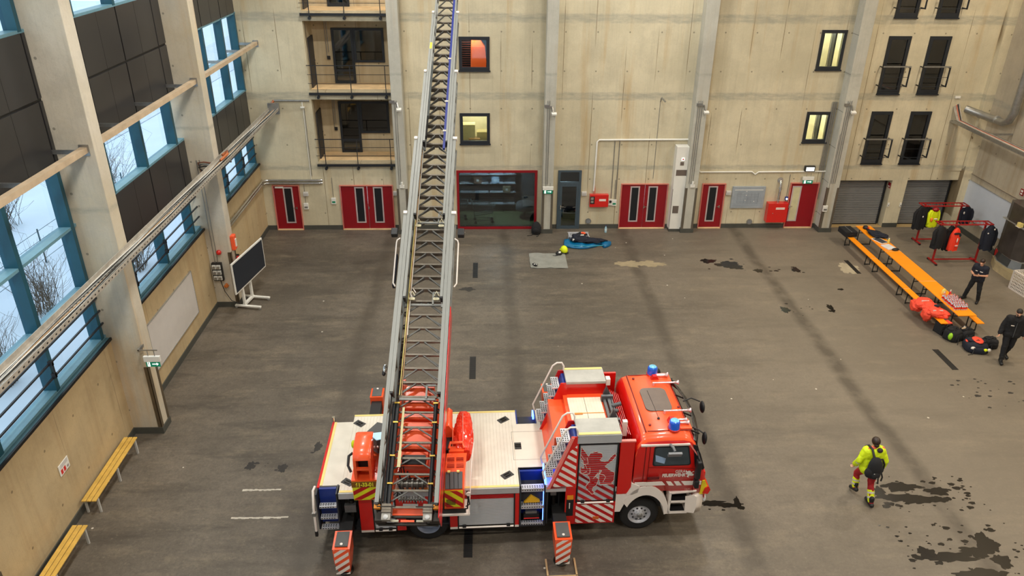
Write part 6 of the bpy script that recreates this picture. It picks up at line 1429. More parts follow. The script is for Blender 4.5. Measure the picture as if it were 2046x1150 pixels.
MB().box(-.27, .27, -.42, .3, 0, .24).build('case_body', M_blackf, t, bevel=.03); MB().box(-.03, .0, -.42, .3, .24, .25).build('zip', mat('grey_zip', (90, 92, 94), .5), t); MB().tube([(-.1, -.43, .1), (-.05, -.48, .14), (.05, -.48, .14), (.1, -.43, .1)], .014, 6).build('handle', M_black, t)
t = thing('baseball_cap', 'black and red cap lying at the far end of the orange tables', 'cap', (16.3, 29.9, .765), .4); MB().ell((0, 0, .05), (.11, .13, .1), nu=14).ell((0, -.14, .02), (.09, .1, .012)).build('crown_and_peak', M_black, t); MB().ell((.02, -.08, .07), (.07, .06, .04)).build('red_panel', M_red, t); MB().ell((.14, .0, .03), (.07, .05, .03)).build('cloth_tag', mat('pink_cloth', (226, 130, 116), .7), t)
t = thing('grey_jacket', 'dark grey jacket folded on the orange tables behind the papers', 'jacket', (16.42, 29.2, .79), .3); q = MB(); heap(q, [(0, 0, .04, .26, .36, .07), (.12, -.25, .04, .2, .2, .06)], 14); q.build('fabric_body', M_navy, t); MB().tube([(-.1, .2, .07), (0, -.1, .11), (.2, -.3, .08)], .045, 8).build('sleeve', M_navy, t)
t = thing('clipboard', 'white framed clipboard with dark sheet on the orange tables', 'clipboard', (16.33, 28.6, .765), .35); MB().box(-.2, .2, -.3, .3, 0, .015).build('board', M_strw, t); MB().box(-.16, .16, -.26, .26, .015, .018).build('sheet', mat('dark_sheet', (58, 62, 70), .5), t)
t = thing('folder', 'pale paper folder with black pouch on the orange tables', 'folder', (16.36, 27.95, .765), .25); MB().box(-.2, .2, -.26, .22, 0, .03).build('cover', mat('pale_paper', (214, 214, 216), .6), t); MB().ell((.06, -.34, .04), (.16, .1, .05)).build('pouch', M_black, t)
t = thing('drink_bottle', 'yellow drink bottle standing beside the papers on the orange tables', 'bottle', (16.55, 28.35, .762)); MB().lathe([(.04, 0), (.045, .02), (.045, .15), (.02, .2), (0, .21)]).build('bottle_body', mat('pale_yellow_plastic', (226, 206, 90), .4), t); MB().cyl((0, 0, .2), (0, 0, .23), .022).build('cap', M_strw, t)
t = thing('snack_bag', 'crumpled pale yellow snack bag at the end of the drink bottles', 'bag', (16.32, 23.72, .762), .2); MB().ell((0, 0, .12), (.09, .05, .14), nu=14, fn=lambda d: 1+.2*noise.noise(d*3)).build('foil_body', mat('pale_yellow_foil', (236, 214, 110), .35), t); MB().ell((.0, -.04, .12), (.05, .02, .05)).build('print', M_strw, t)
t = thing('sauce_bottle', 'red sauce bottle with white cap among the drink bottles', 'bottle', (16.48, 23.6, .762)); MB().lathe([(.035, 0), (.04, .02), (.04, .16), (.015, .22), (0, .22)]).build('bottle_body', M_red, t); MB().cyl((0, 0, .21), (0, 0, .27), .02).build('cap', M_strw, t)
gb = glass('clear_bottle', (214, 222, 232), .1); MATS['clear_bottle'] = gb
p0 = None
rnd = random.Random(4)
for i in range(9):
    for j in range(6):
        x = 16.13+j*.082+(.02 if i % 2 else 0)+rnd.uniform(-.008, .008); y = 22.62+i*.1+rnd.uniform(-.01, .01)
        if p0 is None:
            p0 = thing('small_drink_bottle', 'small clear drink bottle with red and white label packed on the near orange table', 'bottle', (x, y, .762), group='small drink bottles on the near orange table')
            MB().lathe([(.032, 0), (.036, .02), (.036, .12), (.014, .17), (0, .17)], n=10).build('bottle_body', mat('silvery_plastic', (190, 196, 206), .25), p0)
            MB().cyl((0, 0, .04), (0, 0, .11), .038, n=10, cap=False).build('bottle_label', M_red, p0); MB().cyl((0, 0, .17), (0, 0, .19), .02, n=10).build('cap', mat('salmon_cap', (226, 110, 90), .5), p0)
        else: dup(p0, (x, y, .762), rnd.uniform(0, 3))
# orange jackets over the bench, black bag below
def jacket_heap(lab, loc, pts, seed, m, cat='jacket', name='heaped_jacket'):
    t = thing(name, lab, cat, loc); q = MB(); heap(q, pts, seed); q.build('fabric_body', m, t); return t
M_orf = mat('coral_orange_fabric', (242, 78, 52), .7, var=.1, bump=.3)
t = jacket_heap('coral orange protective jacket thrown over the end of the orange bench, farther one', (15.55, 23.45, .5), [(0, 0, .06, .3, .32, .13), (-.22, .1, -.06, .16, .24, .2), (.05, -.25, .08, .28, .22, .13), (.1, .1, .1, .2, .2, .1)], 21, M_orf)
MB().box(-.14, .12, -.06, -.02, .17, .21).build('reflective_band', mat('silver_band', (206, 200, 196), .4), t)
t = jacket_heap('coral orange protective jacket thrown over the end of the orange bench, nearer one', (15.62, 22.85, .5), [(0, 0, .08, .3, .32, .14), (-.24, .05, -.06, .15, .22, .22), (.16, -.15, .06, .22, .22, .13), (-.05, -.2, .1, .2, .16, .12)], 22, M_orf)
MB().ell((.06, .08, .26), (.1, .08, .04)).build('dark_badge', M_navy, t); MB().box(-.2, .15, -.2, -.16, .16, .22).build('reflective_band', mat('silver_band', (206, 200, 196), .4), t)
t = thing('holdall', 'black holdall standing on the floor under the coral orange jackets', 'bag', (15.75, 22.35, 0), .2)
MB().box(-.22, .22, -.16, .2, 0, .4).build('bag_body', M_blackf, t, bevel=.05); MB().tube([(-.1, -.17, .2), (-.08, -.2, .45), (.08, -.2, .45), (.1, -.17, .2)], .014, 6).build('handle', M_black, t); MB().box(-.12, .2, -.12, .12, .4, .44).build('orange_flap', M_orf, t, bevel=.015)
def rucksack(lab, x, y, rz, sx, sy, sz, m, accents, tilt=0, cat='backpack', nm='rucksack'):
    t = thing(nm, lab, cat, (x, y, 0), rz); sd = x*3.3
    def sq(c): return math.copysign(abs(c)**.55, c)
    def ring(z, a, ox=0, oy=0, kx=1, ky=1): return [(ox+a*kx*sq(math.cos(2*math.pi*k/28))*sx*(1+.09*noise.noise(Vector((k*.5, z*5, sd)))), oy+a*ky*sq(math.sin(2*math.pi*k/28))*sy*(1+.09*noise.noise(Vector((k*.5, z*5, sd+4)))), z*sz+.035*noise.noise(Vector((k*.6, z*3, sd+9)))*(z > .5)) for k in range(28)]
    MB().loft([ring(z, a) for z, a in ((0, .88), (.08, 1), (.3, 1.03), (.55, 1.0), (.75, .95), (.88, .84), (.95, .6), (.97, .1))]).build('pack_body', m, t)
    MB().loft([ring(z, a, 0, -sy*.75, .72, .4) for z, a in ((.02, .8), (.1, 1), (.5, 1), (.68, .8), (.72, .1))]).build('front_pocket', m, t)
    MB().loft([ring(z, a, 0, sy*.2, .8, .55) for z, a in ((.93, .95), (1.0, 1), (1.05, .8), (1.06, .1))]).build('lid_pocket', m, t)
    MB().tube([(-sx*.5, sy*.6, sz*.9), (-sx*.7, sy*1.15, sz*.5), (-sx*.6, sy*1.1, .03)], .018, 6).tube([(sx*.5, sy*.6, sz*.9), (sx*.7, sy*1.15, sz*.5), (sx*.9, sy*1.3, .02), (sx*1.3, sy*1.3, .01)], .018, 6).tube([(-sx*.4, -sy*1.1, sz*.7), (-sx*.5, -sy*1.3, .02), (-sx*.9, -sy*1.5, .01)], .012, 5).tube([(-sx*.2, -sy*.2, sz*1.07), (0, -sy*.2, sz*1.2), (sx*.2, -sy*.2, sz*1.07)], .012, 5).build('shoulder_strap', M_black, t)
    for (ax, ay, az_, bx, by, bz, mm) in accents: MB().ell((ax*sx, ay*sy, az_*sz), (bx, by, bz), fn=lambda d: 1+.2*noise.noise(d*3+Vector((ax*9, 0, 0)))).build('coloured_panel', mm, t)
    return t
M_lime = mat('lime_fabric', (150, 206, 40), .6)
rucksack('black rucksack with lime side pocket and trailing straps in the backpack pile', 15.85, 21.95, .5, .26, .24, .4, M_blackf, [(-.9, -.3, .5, .1, .08, .13, M_lime), (.2, .2, .9, .12, .03, .03, M_strw)])
rucksack('navy backpack with a large coral panel on top of the pile', 16.25, 21.25, -.25, .36, .3, .34, M_navy, [(.05, .1, 1.04, .17, .24, .03, M_orf), (.1, .75, .9, .08, .04, .03, M_ylime), (.5, -1.0, .5, .09, .04, .06, M_ylime), (.9, -.9, .5, .06, .04, .06, M_strw), (-.5, -1.0, .6, .07, .04, .05, M_strw), (-.8, .2, .8, .04, .1, .03, M_orf)])
rucksack('plain black backpack at the walking man side of the pile', 16.85, 21.45, .1, .24, .2, .3, M_blackf, [(.1, .0, .95, .1, .1, .02, M_dark)])
rucksack('black camera pack with clear bottle behind the navy backpack', 16.3, 21.95, .2, .25, .2, .38, M_blackf, [(.0, .6, 1, .06, .04, .06, M_tray), (-.3, .3, 1, .1, .03, .04, mat('tan_cloth', (206, 176, 140), .8))])

# ================================================================ CLOTHES RACKS
M_rack = mat('red_powder_coat', (166, 26, 28), .45)
def rack(lab, x0, x1, y, h, g):
    t = thing('clothes_rack', lab, 'clothes rack', ((x0+x1)/2, y, 0), group=g); w = (x1-x0)/2
    q = MB()
    for yy in (-.19, .19): q.box(-w-.2, w+.2, yy-.02, yy+.02, h-.02, h+.02)
    for x in (-w-.18, w+.18, -w, w): q.box(x-.02, x+.02, -.19, .19, h-.02, h+.02)
    for k in range(12): x = -w+.05+k*(2*w-.1)/11; q.bar((x, -.17, h), (x+.05, 0, h+.06), .012).bar((x, .17, h), (x+.05, 0, h+.06), .012)
    q.build('hook_frame', M_rack, t)
    for s in (-1, 1):
        MB().box(s*w-.03, s*w+.03, -.03, .03, .06, h).build('post', M_rack, t); MB().box(s*w-.03, s*w+.03, -.33, .33, .04, .09).box(s*w-.035, s*w+.035, -.35, -.28, 0, .06, M_black).box(s*w-.035, s*w+.035, .28, .35, 0, .06, M_black).build('foot', M_rack, t)
    MB().box(-w, w, -.02, .02, .12, .17).build('lower_bar', M_rack, t)
    return t
rack('red steel clothes rack nearer the roller shutters', 18.85, 20.45, 30.2, 1.75, 'red clothes racks'); rack('red steel clothes rack nearer the standing man', 18.45, 20.25, 28.1, 1.75, 'red clothes racks')
def garment(lab, x, y, z, w, h, d, m, rz, seed, accents=(), sleeves=True, name='hanging_jacket'):
    """jacket hanging from a hook: shoulders narrow at the hook, folds, two sleeves, open hem"""
    t = thing(name, lab, 'jacket', (x, y, z), rz); rings = []
    for i in range(13):
        u = i/12; ww = w*(.25+.75*min(1, u*3.2)**.6)*(1+.1*u); dd = d*(.5+.5*min(1, u*2.5))
        rings.append([(ww*math.cos(k*math.pi/12)*(1+.12*math.sin(k*2.6+seed+u*2)), dd*math.sin(k*math.pi/12)*(1+.22*math.sin(k*3.1+seed*2)), -h*u+.03*math.sin(k*1.7+seed)*(u > .9)) for k in range(24)])
    MB().loft(rings).build('garment_body', m, t)
    if sleeves:
        for s in (-1, 1): MB().tube([(s*w*.75, 0, -h*.14), (s*w*1.05, .01, -h*.3), (s*w*1.12, -.03, -h*.55), (s*w*1.05, -.04, -h*.8)], .07, 10, rad=[.06, .075, .068, .055]).build('sleeve', m, t)
    MB().tube([(-.06, 0, -.02), (0, -.05, .03), (.06, 0, -.02), (0, .05, .0)], .03, 6, closed=True).build('collar', m, t)
    for (ax, ay, az_, bx, by, bz, mm) in accents: MB().ell((ax*w, ay*d, az_*h), (bx, by, bz)).build('coloured_patch', mm, t)
    return t
garment('black coat hanging at the window-side end of the rear red rack', 18.66, 30.05, 1.72, .27, 1.0, .17, M_blackf, .2, 1, [(-.1, -1.05, -.4, .03, .02, .04, M_strw)])
garment('black jacket hanging behind the yellow vest on the rear red rack', 18.98, 30.22, 1.7, .22, .95, .14, M_blackf, .1, 2)
garment('fluorescent yellow jacket with dark red shoulders on the rear red rack', 19.2, 30.0, 1.68, .2, .85, .12, M_ylime, .1, 3, [(0, -.2, -.08, .15, .13, .1, M_dred), (-.6, -.8, -.6, .06, .05, .1, mat('orange_patch', (236, 130, 40), .6)), (.2, -1.1, -.55, .1, .03, .03, M_strw)])
garment('dark jacket hanging at the end of the rear red rack by the white wall panel', 20.65, 30.05, 1.72, .19, .78, .13, M_navy, -.3, 4, [(-.7, -.9, -.35, .03, .03, .06, M_strw)])
garment('black frayed coat hanging at the window-side end of the nearer red rack', 18.3, 27.9, 1.72, .24, .95, .17, M_blackf, .3, 5)
t = garment('bright orange life vest hanging in the middle of the nearer red rack', 19.0, 27.92, 1.6, .2, .95, .14, mat('bright_orange_vest', (250, 62, 34), .6, bump=.2), .1, 6, [(-.2, -.9, -.2, .16, .04, .04, M_blackf), (.5, -.9, -.28, .05, .04, .07, M_navy), (.2, -1.1, -.75, .08, .03, .04, mat('pale_pink_patch', (240, 170, 160), .6)), (.1, -1.05, -.5, .03, .02, .1, M_strw)], False, 'life_vest'); t['category'] = 'vest'
garment('black jacket hanging behind the orange life vest', 18.92, 28.15, 1.6, .2, 1.05, .12, M_blackf, .1, 7, [], True)
garment('navy jacket hanging at the outer end of the nearer red rack', 20.38, 27.9, 1.72, .22, 1.05, .17, M_navy, -.2, 8, [(.3, -1.0, -.1, .03, .02, .04, M_strw), (-.6, -1.0, -.28, .03, .02, .03, M_strw)])

# ================================================================ PLINTH AND DARK STONE BLOCK, EXTINGUISHER, MESH CRATE
t = thing('stone_plinth', 'concrete plinth with stepped metal skirt and dark slab block opposite the windows', 'plinth', (0, 0, 0))
MB().prism([(21.5, 28.1), (20.95, 28.1), (20.62, 27.4), (20.62, 26.45), (21.0, 26.1), (21.5, 26.1)], 0, .3, 'z').build('concrete_base', mat('plinth_concrete', (178, 160, 122), .8, var=.15), t, bevel=.01)
MB().loft([[(21.5, 28.05, .3), (21.0, 28.05, .3), (20.8, 27.6, .3), (20.8, 26.9, .3), (21.05, 26.5, .3), (21.5, 26.5, .3)], [(21.5, 28.0, .62), (21.08, 28.0, .62), (20.95, 27.6, .62), (20.95, 27.0, .62), (21.15, 26.65, .62), (21.5, 26.65, .62)]], smooth=False).build('metal_skirt', mat('dark_zinc', (84, 86, 86), .4, .5), t)
MB().prism([(21.5, 28.08), (20.98, 28.08), (20.78, 27.6), (20.78, 26.88), (21.03, 26.47), (21.5, 26.47)], .3, .325, 'z').prism([(21.5, 28.02), (21.06, 28.02), (20.93, 27.6), (20.93, 26.98), (21.13, 26.62), (21.5, 26.62)], .6, .63, 'z').build('metal_edge', M_alu, t)
MB().prism([(21.5, 28.1), (21.02, 28.1), (20.9, 27.8), (20.9, 27.05), (21.12, 26.7), (21.5, 26.7)], .63, 2.75, 'z').build('slab_block', mat('black_marbled_slab', (62, 56, 52), .3, var=.45, scale=1.6), t)
MB().box(20.86, 21.5, 26.7, 28.12, 1.98, 2.01).build('ledge_strip', M_alu, t)
t = thing('yellow_block', 'small yellow box on the ledge of the dark slab block', 'box', (20.86, 27.05, 2.01)); MB().box(-.06, .08, -.1, .1, 0, .16).build('box_body', M_yel, t, bevel=.01); MB().box(-.1, .1, -.12, .12, -.01, 0).build('white_tray', M_strw, t)
t = thing('fire_extinguisher', 'red fire extinguisher standing between white wall panel and dark slab block', 'fire extinguisher', (21.25, 28.32, 0))
MB().lathe([(.08, 0), (.09, .03), (.09, .45), (.05, .53), (.03, .56), (0, .56)], n=18).build('cylinder', M_red, t); MB().cyl((0, 0, .55), (0, 0, .64), .03).bar((-.08, 0, .64), (.08, 0, .66), .03).tube([(0, 0, .6), (-.12, -.03, .62), (-.17, -.05, .45), (-.13, -.04, .15)], .014, 6).build('valve_and_hose', M_black, t)
t = thing('wall_fitting', 'small black fitting low on the large blue-grey wall panel', 'fitting', (21.42, 28.55, 1.05)); MB().ell((0, 0, 0), (.03, .09, .12)).build('body', M_black, t)
t = thing('mesh_crate', 'pale perforated metal crate cut off by the picture edge', 'crate', (20.75, 25.4, 0), .12); q = MB()
for z in (0, .74): q.box(-.5, .5, -.4, -.37, z, z+.03).box(-.5, .5, .37, .4, z, z+.03).box(-.5, -.47, -.4, .4, z, z+.03).box(.47, .5, -.4, .4, z, z+.03)
for x in (-.5, .47):
    for y in (-.4, .37): q.box(x, x+.03, y, y+.03, 0, .77)
for k in range(12):
    v = -.4+k*.8/11; q.box(-.5, -.49, v-.014, v+.014, 0, .75); u = -.5+k/11; q.box(u-.014, u+.014, -.4, -.39, 0, .75); q.box(u-.014, u+.014, -.4, .4, .755, .765)
for k in range(7): z = .05+k*.11; q.box(-.5, -.49, -.4, .4, z-.012, z+.012).box(-.5, .5, -.4, -.39, z-.012, z+.012); v = -.4+k*.8/6; q.box(-.5, .5, v-.014, v+.014, .755, .765)
q.build('mesh_panel', M_strw, t); MB().box(-.46, .46, -.36, .36, .02, .1).build('crate_floor', M_tray, t)

# ================================================================ PEOPLE
def cap(m, p, q, r1, r2):
    p = Vector(p); q = Vector(q); m.cyl(p, q, r1, r2, n=12); m.ell(p, r1, None, 12, 8); m.ell(q, r2, None, 12, 8)
def remesh(o, v=.012, sm=3):
    r = o.modifiers.new('one_surface', 'REMESH'); r.mode = 'VOXEL'; r.voxel_size = v; r.use_smooth_shade = True
    s = o.modifiers.new('smooth', 'SMOOTH'); s.iterations = sm; s.factor = .5
WR = bpy.data.textures.new('cloth_wrinkle', 'CLOUDS'); WR.noise_scale = .11; WR.noise_depth = 2
def wrinkle(o, k=.022):
    d = o.modifiers.new('folds', 'DISPLACE'); d.texture = WR; d.strength = k; d.mid_level = .5; d.texture_coords = 'LOCAL'
def torso(m, J, g=0, lo=None):
    hl, hr, sl, sr = [Vector(J[k]) for k in ('hl', 'hr', 'sl', 'sr')]; wl = hl.lerp(sl, .45); wr = hr.lerp(sr, .45); mid = (wl+wr)/2
    wl = mid+(wl-mid)*.8; wr = mid+(wr-mid)*.8
    for a, b, c in ((hl, wl, sl), (hr, wr, sr)):
        c2 = c.lerp((sl+sr)/2, .28)+Vector((0, 0, -.05)); cap(m, a, b, .115+g, .105+g); cap(m, b, c2, .105+g, .115+g)
    c2 = (sl+sr)/2; cap(m, (hl+hr)/2, mid, .12+g, .115+g); cap(m, mid, c2+Vector((0, 0, -.08)), .115+g, .13+g); cap(m, sl, sr, .07+g, .07+g)
def hand(m, w, d, side, up, curl=.5, k=1.0):
    """palm with four bent fingers and a thumb; d = pointing direction, side = thumb side"""
    w = Vector(w); d = Vector(d).normalized(); sd = Vector(side); sd = (sd-d*sd.dot(d)).normalized(); n = d.cross(sd)
    if n.dot(Vector(up)) < 0: n = -n
    for i in range(4):
        u = (-.5+i/3)*.062; a = w+sd*u*.8+d*.015; b = w+sd*u+d*.085; cap(m, a, b, .014, .013)
        L = (.062, .075, .078, .068)[i]; c = b+(d*math.cos(curl)-n*math.sin(curl))*L*.5; e = c+(d*math.cos(curl*2)-n*math.sin(curl*2))*L*.5
        cap(m, b, c, .010, .0095); cap(m, c, e, .0095, .008)
    a = w+sd*.03+d*.02; b = a+(sd*.7+d*.7-n*.2)*.045; c = b+(sd*.25+d*.9-n*.3)*.038; cap(m, a, b, .014, .012); cap(m, b, c, .012, .009)
def head(m, c, f, up):
    """skull, jaw, brow, nose, lips and ears around c, facing f"""
    c = Vector(c); f = Vector(f).normalized(); up = Vector(up); up = (up-f*up.dot(f)).normalized(); r = f.cross(up)
    X = Matrix((r, f, up)).transposed().to_4x4(); X.translation = c
    m.ell((0, -.01, .02), (.078, .1, .1), X=X, nu=16, nv=12); m.ell((0, .03, -.045), (.058, .065, .07), X=X, nu=14, nv=10)
    m.ell((0, .108, -.015), (.013, .02, .028), X=X); m.ell((0, .1, .012), (.05, .015, .012), X=X); m.ell((0, .094, -.062), (.028, .012, .012), X=X); m.ell((0, .082, -.1), (.026, .02, .018), X=X)
    for s in (-1, 1): m.ell((s*.08, -.01, -.01), (.012, .022, .033), X=X)
    return X
def person(lab, loc, rz, J, top, trousers, shoes, hair, top_g=.028, shortsleeve=False, hair_fn=None, legacc=None, extra=None, sc=1.0):
    t = thing('person', lab, 'person', loc, rz); t.scale = (sc, sc, sc)
    b = MB(); torso(b, J)
    for s in 'lr':
        cap(b, J['s'+s], J['e'+s], .052, .042); cap(b, J['e'+s], J['w'+s], .042, .028); d = Vector(J['w'+s])-Vector(J['e'+s])
        hd = Vector(J.get('d'+s, d)); hand(b, J['w'+s], hd, J.get('t'+s, (0, 1, .2)), J.get('n'+s, (1 if s == 'l' else -1, 0, 0)), J.get('curl', .55))
        cap(b, J['h'+s], J['k'+s], .088, .058); cap(b, J['k'+s], J['a'+s], .056, .042)
        f = Vector(J['f'+s]); cap(b, J['a'+s], Vector(J['a'+s])+f*.1+Vector((0, 0, -.045)), .04, .03)
    cap(b, (Vector(J['sl'])+Vector(J['sr']))/2, Vector(J['head'])+Vector((0, 0, -.06)), .06, .052)
    X = head(b, J['head'], J['look'], J.get('up', (0, 0, 1)))
    o = b.build('body', M_skin, t); remesh(o, .009, 2)
    q = MB()
    for s in (-1, 1): q.ell((s*.032, .088, .0), (.012, .008, .007), X=X)
    q.build('eyes', mat('eye_dark', (40, 30, 26), .3), t)
    # trousers
    q = MB()
    for s in 'lr': cap(q, J['h'+s], J['k'+s], .112, .082); cap(q, J['k'+s], Vector(J['a'+s])+Vector((0, 0, .02)), .08, .068)
    hm = (Vector(J['hl'])+Vector(J['hr']))/2; cap(q, J['hl'], J['hr'], .135, .135); cap(q, hm, hm+Vector((0, 0, .1)), .14, .135)
    o = q.build('trousers', trousers, t); remesh(o, .014, 3); wrinkle(o, .03)
    # top
    q = MB(); torso(q, J, top_g)
    for s in 'lr':
        sh, el_, wr = Vector(J['s'+s]), Vector(J['e'+s]), Vector(J['w'+s]); g = top_g*.9
        if shortsleeve: cap(q, sh, sh.lerp(el_, .62), .066+g*.6, .062+g*.6)
        else: cap(q, sh, el_, .062+g, .05+g); cap(q, el_, el_.lerp(wr, .9), .05+g, .04+g)
    if not shortsleeve: cap(q, J['hl'], J['hr'], .13+top_g, .13+top_g)
    cap(q, (Vector(J['sl'])+Vector(J['sr']))/2, (Vector(J['sl'])+Vector(J['sr']))/2+Vector((0, 0, .05)), .085, .078)
    o = q.build('jacket' if not shortsleeve else 'shirt', top, t); remesh(o, .014, 3); wrinkle(o, .034)
    for s in 'lr':
        q = MB(); a = Vector(J['a'+s]); f = Vector(J['f'+s]).normalized(); dn = Vector(J.get('sole'+s, (0, 0, -1)))
        cap(q, a+Vector((0, 0, .12)), a, .066, .062); cap(q, a+dn*.04-f*.06, a+dn*.045+f*.2, .058, .052)
        o = q.build('shoe', shoes, t); remesh(o, .012, 2)
    q = MB(); (hair_fn or (lambda m, X: m.ell((0, -.02, .04), (.086, .104, .09), X=X, nu=16, nv=12)))(q, X); o = q.build('hair', hair, t)
    if extra: extra(t, J, X)
    return t
M_hairb = mat('dark_brown_hair', (48, 32, 24), .45, var=.25); M_hairk = mat('near_black_hair', (28, 23, 20), .6)
# officer looking at a phone
J = dict(hl=(-.1, 0, .95), hr=(.1, 0, .95), kl=(-.17, .02, .5), kr=(.2, .04, .5), al=(-.2, -.05, .1), ar=(.27, .0, .1), fl=(-.2, 1, 0), fr=(.35, .95, 0),
         sl=(-.19, 0, 1.46), sr=(.19, 0, 1.46), el=(-.27, .02, 1.17), er=(.27, .02, 1.17), wl=(-.09, .27, 1.2), wr=(.11, .28, 1.19), dl=(.5, .9, .1), dr=(-.5, .9, .1), nl=(0, 0, -1), nr=(0, 0, -1), tl=(0, .3, 1), tr=(0, .3, 1), curl=.6,
         head=(0, .06, 1.67), look=(0, .85, -.5))
def officer(t, J, X):
    ph = thing('mobile_phone', 'black mobile phone held in the hands of the standing man', 'phone', (0, 0, 0)); T2 = Matrix.Translation(t.location) @ Matrix.Rotation(t.rotation_euler.z, 4, 'Z')
    ph.matrix_world = T2 @ Matrix.Translation((.01, .38, 1.235)) @ Matrix.Rotation(R(35), 4, 'X'); MB().box(-.04, .04, -.075, .075, -.005, .005).build('phone_body', M_black, ph, bevel=.004); MB().box(-.035, .035, -.065, .065, .005, .006).build('display', mat('pale_lcd', (150, 186, 206), .3), ph)
    MB().box(-.14, -.04, .148, .156, 1.30, 1.33).build('chest_stripe', M_strw, t); MB().box(.05, .12, .148, .156, 1.30, 1.325).build('name_tag', M_strw, t)
    MB().ell((-.25, .0, 1.36), (.035, .05, .04)).build('red_sleeve_badge', M_red, t); MB().ell((.25, .0, 1.33), (.035, .04, .035)).build('white_sleeve_badge', M_strw, t)
    MB().lathe([(.036, 0), (.036, .02)], X=Matrix.Translation((-.12, .2, 1.19)) @ Matrix.Rotation(R(70), 4, 'X')).build('wristwatch', M_black, t)
    MB().box(-.16, .16, -.14, .14, .98, 1.02).build('belt', M_black, t)
person('man in navy polo and black trousers looking at a phone beside the orange tables', (18.12, 24.68, 0), R(128), J, M_navy, M_blackf, M_black, M_hairb, .02, True, extra=officer, sc=.97)
# man walking in a dark jacket
J = dict(hl=(-.1, 0, .97), hr=(.1, 0, .97), kl=(-.1, -.02, .52), kr=(.11, .12, .54), al=(-.1, -.24, .14), ar=(.1, .16, .1), fl=(-.1, .95, -.1), fr=(.1, 1, 0), solel=(0, 0, -1),
         sl=(-.2, 0, 1.5), sr=(.2, .02, 1.5), el=(-.29, -.05, 1.22), er=(.30, .0, 1.22), wl=(-.31, .08, .97), wr=(.35, .1, .97), curl=.7, head=(0, .05, 1.71), look=(.1, .9, -.38))
def walker2(t, J, X):
    q = MB(); q.ell((0, .075, -.085), (.052, .04, .04), X=X).ell((0, .098, -.058), (.03, .014, .008), X=X); q.build('beard', M_hairk, t)
    q = MB(); q.box(-.07, -.008, .098, .108, -.012, .018, X=X).box(.008, .07, .098, .108, -.012, .018, X=X).box(-.085, .085, .09, .1, .008, .016, X=X); q.build('sunglasses', M_black, t)
    MB().box(-.005, .005, .17, .182, .92, 1.42).build('jacket_zip', mat('grey_zip', (90, 92, 94), .5), t)
    MB().box(.06, .15, .165, .175, 1.3, 1.325).build('name_tag', M_strw, t); MB().ell((.275, .0, 1.36), (.03, .05, .05)).build('sleeve_badge', mat('grey_badge', (150, 156, 150), .5), t); MB().ell((-.2, .06, 1.545), (.03, .03, .012)).ell((.22, .06, 1.545), (.04, .03, .012)).build('shoulder_mark', M_strw, t)
    MB().tube([(-.12, .1, 1.5), (0, .16, 1.44), (.12, .1, 1.5), (.1, -.06, 1.54), (-.1, -.06, 1.54)], .025, 6, closed=True).build('collar', M_blackf, t)
person('bearded man with dark glasses walking in a black jacket at the picture edge', (16.78, 20.58, 0), R(162), J, M_blackf, M_blackf, M_black, M_hairk, .03, False, extra=walker2, sc=1.04)
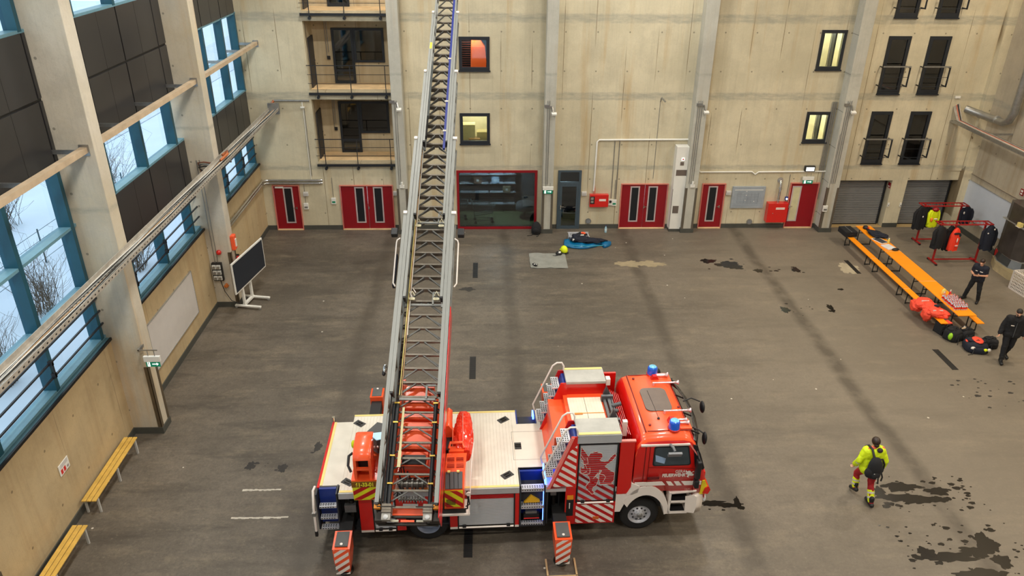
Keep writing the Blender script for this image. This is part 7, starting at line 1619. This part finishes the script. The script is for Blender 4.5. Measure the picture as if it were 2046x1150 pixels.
# rescuer seen from behind
M_redt = mat('deep_red_trousers', (158, 16, 26), .7, bump=.2)
J = dict(hl=(-.1, 0, .95), hr=(.1, 0, .95), kl=(-.12, .26, .58), kr=(.09, -.06, .5), al=(-.14, .16, .2), ar=(.06, -.3, .11), fl=(0, .9, -.4), fr=(0, 1, 0), solel=(0, -.4, -.9),
         sl=(-.19, .04, 1.46), sr=(.19, .04, 1.46), el=(-.32, .0, 1.2), er=(.31, -.04, 1.19), wl=(-.33, .12, .98), wr=(.34, .04, .95), curl=.6, head=(.02, .09, 1.67), look=(.1, 1, -.25))
def rescuer(t, J, X):
    for s in 'lr':
        k, a = Vector(J['k'+s]), Vector(J['a'+s])
        q = MB(); cap(q, k.lerp(a, .38), k.lerp(a, .9), .084, .076); o = q.build('yellow_cuff', M_ylime, t)
        q = MB(); 
        for u in (.42, .66): p = k.lerp(a, u); p2 = k.lerp(a, u+.09); q.cyl(p, p2, .089, .087, n=16)
        q.build('reflective_band', mat('silver_band', (206, 200, 196), .4), t)
    q = MB()
    for s in 'lr': e, w = Vector(J['e'+s]), Vector(J['w'+s]); q.cyl(e.lerp(w, .1), e.lerp(w, .3), .079, .077, n=16)
    each('reflective_band', q, mat('silver_band', (206, 200, 196), .4), t)
    q = MB()
    for s in 'lr': w = Vector(J['w'+s]); e = Vector(J['e'+s]); q.cyl(e.lerp(w, .85), e.lerp(w, .97), .058, .052, n=14)
    each('red_cuff', q, M_dred, t)
    q = MB().ell((-.17, .02, 1.53), (.06, .05, .03)).ell((.19, .02, 1.53), (.06, .05, .03)).ell((-.02, .03, 1.55), (.08, .06, .03)); q.build('red_shoulder_panel', mat('coral_panel', (226, 90, 80), .6), t)
    pk = thing('backpack', 'black backpack slung on the back of the person in yellow', 'backpack', (0, 0, 0)); pk.matrix_world = Matrix.Translation(t.location) @ Matrix.Rotation(t.rotation_euler.z, 4, 'Z')
    q = MB().loft([[(-.07+a*.17*math.cos(k*math.pi/8), -.27+s+a*.11*math.sin(k*math.pi/8), z) for k in range(16)] for z, a, s in ((.9, .75, 0), (.95, 1, -.01), (1.15, 1.08, -.01), (1.32, .95, 0), (1.42, .6, .03), (1.44, .1, .05))]); q.build('pack_body', M_blackf, pk)
    MB().ell((-.2, -.3, 1.06), (.11, .1, .14)).ell((-.08, -.38, 1.02), (.12, .06, .1)).build('side_pouch', M_blackf, pk)
    MB().tube([(-.1, -.2, 1.42), (-.12, -.08, 1.58), (-.13, .08, 1.57), (-.12, .2, 1.45), (-.15, .2, 1.2)], .03, 6).tube([(.0, -.25, 1.4), (.12, -.2, 1.36), (.2, -.2, 1.2), (.18, -.22, 1.02), (.06, -.28, .92)], .024, 6).tube([(.16, -.2, 1.0), (.2, -.25, .85), (.19, -.25, .74)], .02, 5).tube([(.06, -.3, .9), (.08, -.32, .72)], .018, 5).build('shoulder_strap', M_black, pk)
    MB().ell((-.13, -.41, 1.1), (.02, .012, .012)).ell((-.06, -.43, .98), (.02, .012, .012)).build('buckle', M_tray, pk)
    MB().ell((.08, -.07, 1.53), (.07, .06, .06)).build('dark_hair_bun_scarf', mat('dark_violet_cloth', (44, 26, 44), .7), t)
person('person in fluorescent yellow jacket and red trousers walking away with a black backpack', (9.32, 14.32, 0), R(2), J, mat('fluorescent_jacket', (214, 236, 16), .6, var=.06, bump=.15), M_redt, M_black, M_hairb, .035, False, hair_fn=lambda m, X: m.ell((0, -.025, .025), (.098, .115, .112), X=X, nu=18, nv=12).ell((0, -.08, -.06), (.06, .05, .06), X=X), extra=rescuer)
